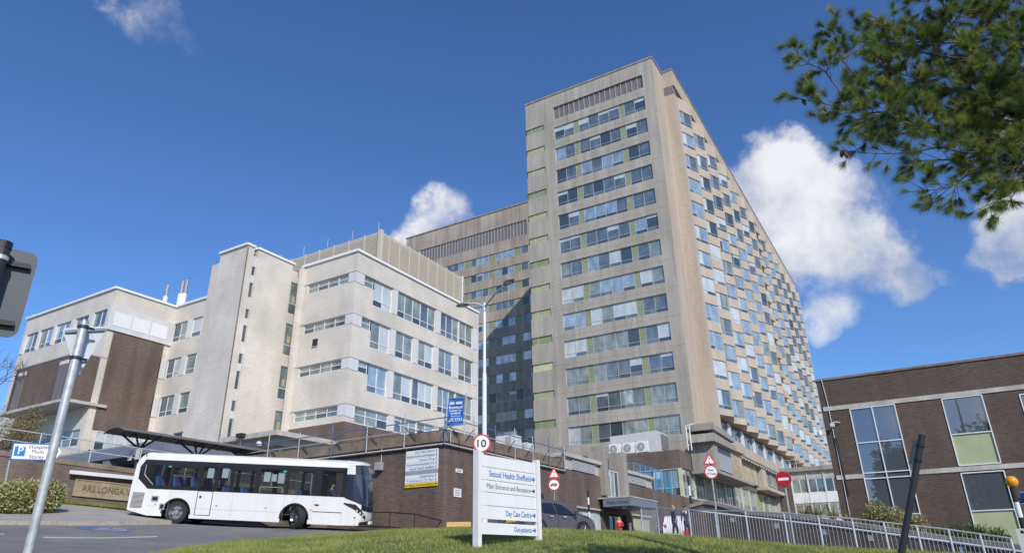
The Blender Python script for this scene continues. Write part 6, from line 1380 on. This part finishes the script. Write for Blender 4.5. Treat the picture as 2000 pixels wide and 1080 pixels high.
# ---------------------------------------------------------------- grass blades on the lawn
def leafmat(name, c1, c2, rough=.6, trans=.25, sc=3.0):
    m = bpy.data.materials.new(name); m.use_nodes = True; t = m.node_tree; b = t.nodes['Principled BSDF']; b.inputs['Roughness'].default_value = rough
    g = N(t, 'ShaderNodeNewGeometry'); n = N(t, 'ShaderNodeTexNoise', i_Scale=sc, i_Detail=5.0); t.links.new(g.outputs['Position'], n.inputs['Vector'])
    r = N(t, 'ShaderNodeMapRange'); r.inputs[1].default_value = .35; r.inputs[2].default_value = .65; t.links.new(n.outputs['Fac'], r.inputs[0])
    mx_ = N(t, 'ShaderNodeMix', data_type='RGBA'); t.links.new(r.outputs[0], mx_.inputs[0]); mx_.inputs[6].default_value = (*c1, 1); mx_.inputs[7].default_value = (*c2, 1)
    t.links.new(mx_.outputs[2], b.inputs['Base Color'])
    if trans:
        tl = N(t, 'ShaderNodeBsdfTranslucent'); t.links.new(mx_.outputs[2], tl.inputs[0]); ms = N(t, 'ShaderNodeMixShader'); ms.inputs[0].default_value = trans
        t.links.new(b.outputs[0], ms.inputs[1]); t.links.new(tl.outputs[0], ms.inputs[2]); t.links.new(ms.outputs[0], t.nodes['Material Output'].inputs[0])
    return m
rg = np.random.default_rng(5)
def tris(name, base, vec, wid, mats, mi=None, parent=None):
    """many thin blades: base point, tip vector and width vector for each"""
    n = len(base); v = np.empty((n, 3, 3)); v[:, 0] = base-wid; v[:, 1] = base+wid; v[:, 2] = base+vec
    if parent is not None: v = v-np.array(WM[parent].translation)
    me = bpy.data.meshes.new(name); me.vertices.add(n*3); me.vertices.foreach_set('co', v.reshape(-1)); me.loops.add(n*3); me.loops.foreach_set('vertex_index', np.arange(n*3, dtype=np.int32))
    me.polygons.add(n); me.polygons.foreach_set('loop_start', np.arange(0, n*3, 3, dtype=np.int32)); me.polygons.foreach_set('loop_total', np.full(n, 3, np.int32))
    for m_ in mats: me.materials.append(m_)
    if mi is not None: me.polygons.foreach_set('material_index', mi.astype(np.int32))
    me.update(); me.validate(); o = bpy.data.objects.new(name, me); COL.objects.link(o)
    if parent is not None: o.parent = parent
    return o
def grass():
    Lf = [np.array(p, float) for p in LEDGE]; d = np.concatenate([[0], np.cumsum([np.linalg.norm(b-a) for a, b in zip(Lf[:-1], Lf[1:])])])
    n = 170000; s = rg.uniform(0, d[-1], n); e = np.stack([np.interp(s, d, [p[k] for p in Lf]) for k in (0, 1)], 1)
    r = np.hypot(e[:, 0], e[:, 1]); t = 1-rg.uniform(0, 1, n)**1.3*.42; p = e*t[:, None]
    z = gzs(p)+.045; base = np.concatenate([p, z[:, None]], 1)
    h = rg.uniform(.035, .10, n)*(1+.5*np.sin(p[:, 0]*2.1)*np.sin(p[:, 1]*1.7)); az = rg.uniform(0, 2*np.pi, n); ln = rg.uniform(.1, .8, n)
    vec = np.stack([np.cos(az)*h*ln, np.sin(az)*h*ln, h], 1); a2 = rg.uniform(0, np.pi, n); w = rg.uniform(.004, .009, n); wid = np.stack([np.cos(a2)*w, np.sin(a2)*w, 0*w], 1)
    g1 = leafmat('grass_green', (.21, .265, .05), (.40, .41, .11), sc=.8); g2 = leafmat('grass_yellow', (.34, .32, .12), (.20, .23, .05), sc=2)
    o = tris('grass_blades', base, vec, wid, [g1, g2], (rg.random(n) < .22)); tag(o, 'short lawn grass on the slope around the direction sign', 'grass', kind='stuff')
    o['group'] = 'lawn grass'
    # verge tufts at the kerb and the wall foot
    m = 9000; q = np.array([(*G(112+150*u, 996-4*u-6*v, 37.2+.7*v),) for u, v in rg.random((m, 2))]); z = gzs(q)+.19; base = np.concatenate([q, z[:, None]], 1); h = rg.uniform(.05, .12, m); az = rg.uniform(0, 6.28, m)
    vec = np.stack([np.cos(az)*h*.4, np.sin(az)*h*.4, h], 1); wid = np.stack([np.cos(az+1.5)*.01, np.sin(az+1.5)*.01, 0*az], 1); o = tris('verge_grass', base, vec, wid, [g1, g2], (rg.random(m) < .2)); tag(o, 'narrow strip of grass at the foot of the inscription wall', 'grass', kind='stuff')
grass()
for i, (px, py, D) in enumerate(((682, 1059, 19.5), (835, 1064, 18), (789, 1072, 15.5))):
    p = at(px, py, D); z = gz(p.x, p.y)+.05
    T = thing('dandelion', (p.x, p.y, z), ['farthest of three yellow dandelions on the lawn', 'rightmost of three yellow dandelions on the lawn', 'nearest of three yellow dandelions on the lawn'][i], 'flower', 'dandelions on the lawn'); m = MB(); m.tube((p.x, p.y, z), (p.x, p.y, z+.07), .004, M['lawn'], 5); m.build('stem', T); m = MB(); m.lathe((p.x, p.y, z+.07), (0, 0, 1), [(0, .01), (.008, .026), (.015, .02), (.02, 0)], M['yellow'], 9); m.build('flower_head', T)

# ---------------------------------------------------------------- shrubs
def shrub(name, label, cat_, c, rad, n, leaf, mats, wts, stems=7, group=None, up=0, barkm=None, lump=4, parts=('foliage', 'stem')):
    """c = centre at ground; rad = (rx, ry, height); leaves on the lumpy shell and inside"""
    T = thing(name, c, label, cat_, group); c = np.array(c, float); rx, ry, h = rad
    blobs = [(rg.uniform(-.55, .55), rg.uniform(-.55, .55), rg.uniform(.3, .68), rg.uniform(.32, .55)) for _ in range(lump*4)]
    bi = rg.integers(0, len(blobs), n); B = np.array(blobs)[bi]; d = rg.normal(size=(n, 3)); d /= np.linalg.norm(d, axis=1)[:, None]; rr = B[:, 3]*rg.uniform(.55, 1.05, n)
    p = B[:, :3]+d*rr[:, None]; p = p*np.array([rx, ry, h]); p[:, 2] = np.clip(p[:, 2], .02, None); p += c
    lv = d*.5+rg.normal(size=(n, 3))*.5; lv[:, 2] += up; lv /= np.linalg.norm(lv, axis=1)[:, None]; L = leaf*rg.uniform(.6, 1.3, n); wv = np.cross(lv, rg.normal(size=(n, 3))); wv /= np.linalg.norm(wv, axis=1)[:, None]
    mi = rg.choice(len(mats), n, p=wts); tris(parts[0], p, lv*L[:, None], wv*(L*.32)[:, None], mats, mi, T)
    m = MB()
    for k in range(stems): b = blobs[k % len(blobs)]; m.tube(tuple(c+np.array([b[0]*rx*.2, b[1]*ry*.2, -.1])), tuple(c+np.array([b[0]*rx, b[1]*ry, b[2]*h])), .02*h+.008, barkm or M['bark'], 6, r2=.008)
    m.build(parts[1], T); return T
gA, gB, gC, gD = leafmat('variegated_cream', (.55, .48, .22), (.68, .60, .36)), leafmat('variegated_green', (.18, .25, .06), (.30, .33, .11)), leafmat('dark_leaf', (.035, .06, .02), (.06, .09, .025)), leafmat('bronze_leaf', (.26, .13, .06), (.20, .16, .06))
for i, (px, w_) in enumerate(((22, 1.5), (72, 1.15))):
    p = at(px, 1003, 34.0 if i == 0 else 34.6); shrub('variegated_bush', ['wide green and cream variegated bush at the left edge', 'smaller cream variegated bush beside the galvanised sign post'][i], 'bush', (p.x, p.y, p.z-.05), (w_, 1.1, 1.30-.1*i), 19000, .095, [gA, gB, gC], [.5, .38, .12], group='variegated bushes by the inscription wall')
p = at(10, 950, 40); shrub('bronze_shrub', 'tall loose bronze-leaved shrub behind the parking sign', 'shrub', (p.x, p.y, p.z-.3), (1.35, 1.2, 3.9), 9500, .085, [gD, gB, leafmat('dry_leaf', (.33, .24, .12), (.22, .17, .08))], [.45, .2, .35], stems=16)
p = at(57, 925, 42); shrub('low_green_plant', 'low bright green plant on top of the small brick wall', 'plant', (p.x, p.y, 4.4), (.6, .4, .45), 700, .14, [gB, leafmat('lime_leaf', (.25, .33, .05), (.18, .28, .04))], [.4, .6])
p = onY(17.9, 1245, 1040); shrub('planter_flowers', 'small mixed flowering plant in the concrete planter', 'plant', (p.x+.3, p.y, 1.35), (.9, .25, .75), 700, .13, [gB, leafmat('pink_petal', (.6, .3, .28), (.7, .5, .45))], [.55, .45], stems=4)
# planting behind the ramp wall
gy = leafmat('yellow_sword_leaf', (.42, .36, .10), (.20, .22, .06)); go = leafmat('orange_sword_leaf', (.45, .22, .07), (.35, .25, .09))
for i, (px, py, D, h) in enumerate(((1572, 1008, 34.5, 1.1), (1598, 1010, 34.2, .95), (1628, 1014, 33.6, .9), (1655, 1018, 33.2, .7), (1688, 1022, 32.8, .75))):
    b = at(px, py, D); T = thing('flax_plant', tuple(b), ['spiky yellow-green flax plant, leftmost behind the ramp wall', 'spiky flax plant, second from the left behind the ramp wall', 'spiky flax plant in the middle of the row behind the ramp wall', 'small flax plant, second from the right behind the ramp wall', 'orange-tinged flax plant, rightmost behind the ramp wall'][i], 'plant', 'flax plants behind the ramp wall')
    m = MB()
    for k in range(46):
        a = rg.uniform(0, 6.28); ln = h*rg.uniform(.6, 1.25); dr = rg.uniform(.25, 1.0); pts = []; w_ = rg.uniform(.02, .038)
        for q in range(6): t = q/5; pts.append(b+Vector((math.cos(a)*ln*dr*t, math.sin(a)*ln*dr*t, ln*(t*1.1-t*t*dr*.75)-.1)))
        sd = Vector((-math.sin(a), math.cos(a), 0)); mt_ = gy if rg.random() < (.7 if i < 3 else .35) else go
        for q in range(5): wa, wb = w_*(1-q/5), w_*(1-(q+1)/5)+.001; m.face([pts[q]-sd*wa, pts[q]+sd*wa, pts[q+1]+sd*wb, pts[q+1]-sd*wb], mt_)
    m.build('sword_leaves', T)
for i, (px, py, D, r_, h) in enumerate(((1722, 1026, 33, .7, 1.35), (1760, 1032, 32.5, .75, 1.2), (1795, 1036, 32.2, .6, .8))):
    b = at(px, py, D); shrub('golden_shrub', ['tallest of three golden twiggy shrubs behind the railing', 'middle of three golden twiggy shrubs behind the railing', 'lowest of three golden twiggy shrubs behind the railing'][i], 'shrub', tuple(b), (r_, .6, h*.68), 2200, .08, [gB, gD, gA], [.45, .3, .25], group='golden shrubs behind the railing', stems=10)
for i, (px, py, D, r_) in enumerate(((1850, 1048, 31, .7), (1893, 1052, 30.6, .75), (1932, 1058, 30.2, .5))):
    b = at(px, py, D); shrub('green_hedge_shrub', ['left of three dark green clipped shrubs under the sage panels', 'middle of three dark green clipped shrubs under the sage panels', 'right of three dark green clipped shrubs under the sage panels'][i], 'shrub', (b.x, b.y, b.z-.45), (r_, .7, .85), 4200, .08, [leafmat('hedge_leaf%d' % i, (.05, .10, .02), (.12, .17, .03)), gC], [.7, .3], group='clipped shrubs under the sage panels', up=.6)
# bare tree far left
def bare_tree():
    b = at(-50, 860, 75); T = thing('bare_tree', tuple(b), 'leafless tree at the far left behind the white wing', 'tree')
    m = MB(); tw = MB()
    def br(p, d, l, r_, k):
        q = p+d*l; (m if k > 2 else tw).tube(p, q, r_, M['bark'], 6, r2=r_*.65, cap=False)
        if k == 0: return
        for _ in range(3 if k > 1 else 4): nd = (d+Vector(rg.normal(size=3))*.42+Vector((0, 0, .08))).normalized(); br(q, nd, l*rg.uniform(.62, .85), r_*.6, k-1)
    br(b-Vector((0, 0, 6)), Vector((0, 0, 1)), 4.6, .22, 5); m.build('trunk', T); tw.build('crown', T)
bare_tree()

# ---------------------------------------------------------------- the pine reaching in from the right
def pine():
    D0 = 10.0; base = at(2540, 900, 10.9); gzb = gz(base.x, base.y); T = thing('pine_tree', (base.x, base.y, gzb), 'long-needled pine whose branches hang into the top right of the sky', 'pine tree')
    nd1, nd2, nd3 = leafmat('pine_needle_green', (.125, .205, .05), (.19, .28, .07), trans=.3), leafmat('pine_needle_yellow', (.28, .33, .06), (.38, .39, .08), trans=.3), leafmat('pine_needle_dark', (.045, .07, .025), (.07, .10, .03), trans=.2)
    tr = MB(); tr.tube((base.x, base.y, gzb-.3), (base.x, base.y, 6), .26, M['bark'], 14, r2=.2); tr.tube((base.x, base.y, 6), (base.x+.2, base.y, 13), .2, M['bark'], 12, r2=.05); tr.build('trunk', T)
    k = 2.512; NB = []; ND = []; NL = []; limbs = MB(); twigs = MB()
    def px2(x, y, D): return at(1500+(x+max(0, 900-x)*.10)/k, y/k-4, D)
    def tuft(p, d, n, ln):
        d = np.array(d)/np.linalg.norm(d); v = rg.normal(size=(n, 3)); v /= np.linalg.norm(v, axis=1)[:, None]; v = v*.62+d*rg.uniform(.45, 1.15, (n, 1)); v[:, 2] -= .10; v /= np.linalg.norm(v, axis=1)[:, None]
        NB.append(np.array(p)+d*rg.uniform(-.05, .04, (n, 1))); ND.append(v*(ln*rg.uniform(.7, 1.15, n))[:, None]); NL.append(np.full(n, rg.random()))
    def smooth(P):
        out = []
        for i in range(len(P)-1):
            a = P[max(i-1, 0)]; b = P[i]; c = P[i+1]; d = P[min(i+2, len(P)-1)]
            for q in range(4): t = q/4; out.append(.5*((2*b)+(c-a)*t+(2*a-5*b+4*c-d)*t*t+(3*b-a-3*c+d)*t**3))
        return out+[P[-1]]
    def twig(p, d, L, lev, dens):
        n = max(2, int(L/.12)); q = Vector(p); dd = Vector(d).normalized(); r_ = .003+.005*lev*L
        for i in range(n):
            dd = (dd+Vector(rg.normal(size=3))*.13+Vector((0, 0, .03))).normalized(); q2 = q+dd*(L/n)
            twigs.tube(q, q2, r_*(1-i/n)+.002, M['bark'], 4, r2=r_*(1-(i+1)/n)+.0018, cap=False)
            if lev > 0 and rg.random() < .62*dens:
                s = Vector(rg.normal(size=3)); s = (s-dd*s.dot(dd)).normalized(); twig(q2, (dd*.9+s*.9), L*rg.uniform(.3, .5), lev-1, dens)
            if i >= n*.2 and rg.random() < .9: tuft(q2, dd, int(66*dens)+30, .14)
            q = q2
        tuft(q, dd, 110, .145)
    BR = [([(1500,420),(1256,355),(1150,345),(1040,300),(960,220),(900,130),(850,20),(820,-60)], 10.4, 9.6, .045, 1),
          ([(1040,300),(880,292),(720,265),(600,240),(400,215),(300,200),(232,155)], 10.0, 9.2, .026, 1),
          ([(960,215),(820,222),(650,185),(560,150),(490,105)], 10.0, 9.8, .018, 1),
          ([(1500,760),(1256,700),(1100,690),(900,675),(780,650),(650,590),(520,490),(400,400),(300,300),(288,245)], 10.2, 9.0, .04, 1),
          ([(800,655),(620,590),(480,575),(330,540),(200,520),(92,500)], 9.7, 8.8, .022, 1),
          ([(520,560),(420,560),(330,500),(240,400),(200,355),(90,310),(62,258)], 9.3, 8.9, .017, .9),
          ([(1300,700),(1000,760),(850,735),(700,755),(560,765),(420,760),(318,752)], 9.9, 9.0, .018, .55),
          ([(1400,860),(1200,830),(1000,860),(920,915),(850,935),(760,945),(700,950)], 10.0, 9.3, .018, .62),
          ([(1350,800),(1200,840),(1170,930),(1120,1005),(1088,1028)], 9.8, 9.5, .014, .6), ([(1400,850),(1250,870),(1215,950),(1180,1000)], 9.8, 9.6, .012, .7),
          ([(1450,640),(1256,560),(1130,560),(1060,480),(980,400)], 10.2, 9.9, .025, 1.2), ([(1060,300),(1150,215),(1256,235),(1400,200)], 10.2, 10.2, .02, 1.1),
          ([(905,130),(950,70),(990,20),(1000,-40)], 10.0, 9.9, .014, .8), ([(1500,520),(1256,480),(1000,470),(800,420),(650,380),(490,330)], 10.4, 9.4, .03, 1.25),
          ([(1500,700),(1256,620),(1000,570),(850,530),(700,480),(560,420),(380,430)], 10.6, 9.6, .03, 1.25), ([(1450,820),(1256,760),(1100,770),(950,790),(820,795),(700,800)], 10.4, 9.6, .024, .95),
          ([(1450,100),(1256,90),(1120,60),(1050,20),(960,40)], 10.6, 10.2, .02, .9), ([(1500,300),(1300,280),(1180,180),(1100,140),(1010,130)], 10.8, 10.3, .02, 1), ([(1300,900),(1220,780),(1150,720),(1050,640),(900,600)], 10.8, 10.2, .02, 1.3),
          ([(840,-20),(760,20),(700,10),(640,-10)], 9.7, 9.6, .012, .7), ([(1450,560),(1256,440),(1150,420),(1040,420),(900,380),(760,370)], 10.9, 10.2, .026, 1.2)]
    for pts, d0, d1, r0, dens in BR:
        limbs = MB(); join = pts[0][0] >= 1300
        n = len(pts); P = smooth([px2(x, y, d0+(d1-d0)*i/(n-1)) for i, (x, y) in enumerate(pts)]); n = len(P)
        for i in range(n-1):
            limbs.tube(P[i], P[i+1], r0*.5*(1-i/n)**.8+.003, M['bark'], 7, r2=r0*.5*(1-(i+1)/n)**.8+.003, cap=False)
            d = (P[i+1]-P[i]); L = d.length; d.normalize()
            t = i/n
            for _ in range(rg.poisson(L/.052*dens)):
                q = P[i].lerp(P[i+1], rg.random()); s = Vector(rg.normal(size=3)); s = (s-d*s.dot(d)).normalized(); twig(q, d*rg.uniform(.5, 1.1)+s*.9, rg.uniform(.22, .56)*(1.05-.62*t), 1, min(dens, 1))
        if join:                                     # carry the limb on to the trunk, outside the picture
            z_ = P[0].z-.35; t_ = Vector((base.x+.2*(max(z_-6, 0)/7), base.y, z_)); md = P[0].lerp(t_, .5)+Vector((0, 0, .12)); limbs.path([P[0], md, t_], r0*.5+.004, M['bark'], 7)
            for q_ in range(7): c_ = P[0].lerp(t_, rg.uniform(0, .7)); s = Vector(rg.normal(size=3)); twig(c_, s, rg.uniform(.3, .6), 1, 1)
        twig(P[-1], P[-1]-P[-2], .12, 0, 1); limbs.build('limb', T)
    twigs.build('twigs', T)
    B = np.concatenate(NB); V = np.concatenate(ND); L = np.concatenate(NL); n = len(B); w = np.cross(V, rg.normal(size=(n, 3))); w /= np.linalg.norm(w, axis=1)[:, None]
    mi = np.where(L < .22, 2, np.where(L > .72, 1, 0)); tris('needles', B, V, w*.0018, [nd1, nd2, nd3], mi, T); print('needles', n)
    cone = mat('pine_cone', (.10, .055, .03), .8)
    for x, y, D in ((310, 760, 9.0), (322, 768, 9.0), (333, 764, 9.02), (92, 512, 8.8), (212, 545, 8.9), (560, 670, 9.4), (1103, -4, 9.8)):
        p = px2(x, y, D); m = MB(); m.lathe(p+Vector((0, 0, .05)), (rg.normal()*.15, rg.normal()*.15, -1), [(0, .006), (.02, .022), (.05, .028), (.08, .024), (.115, .008)], cone, 9); m.build('pine_cone', T)
pine()
# unseen trees, added behind the camera only for the window reflections
for i, (x, y, h, r_) in enumerate(((-20, -7, 17, 4.5), (-22, -19, 15, 5), (-24, 3, 16, 4.5))):
    shrub('roadside_tree', ['broad roadside tree behind the camera, nearest the leaning post', 'roadside tree behind the camera to the right', 'roadside tree behind the camera to the left'][i], 'tree', (x, y, gz(x, y)), (r_, r_, h), 14000, .7, [gC, gB], [.8, .2], stems=9, group='trees across the road', parts=('crown', 'trunk'))
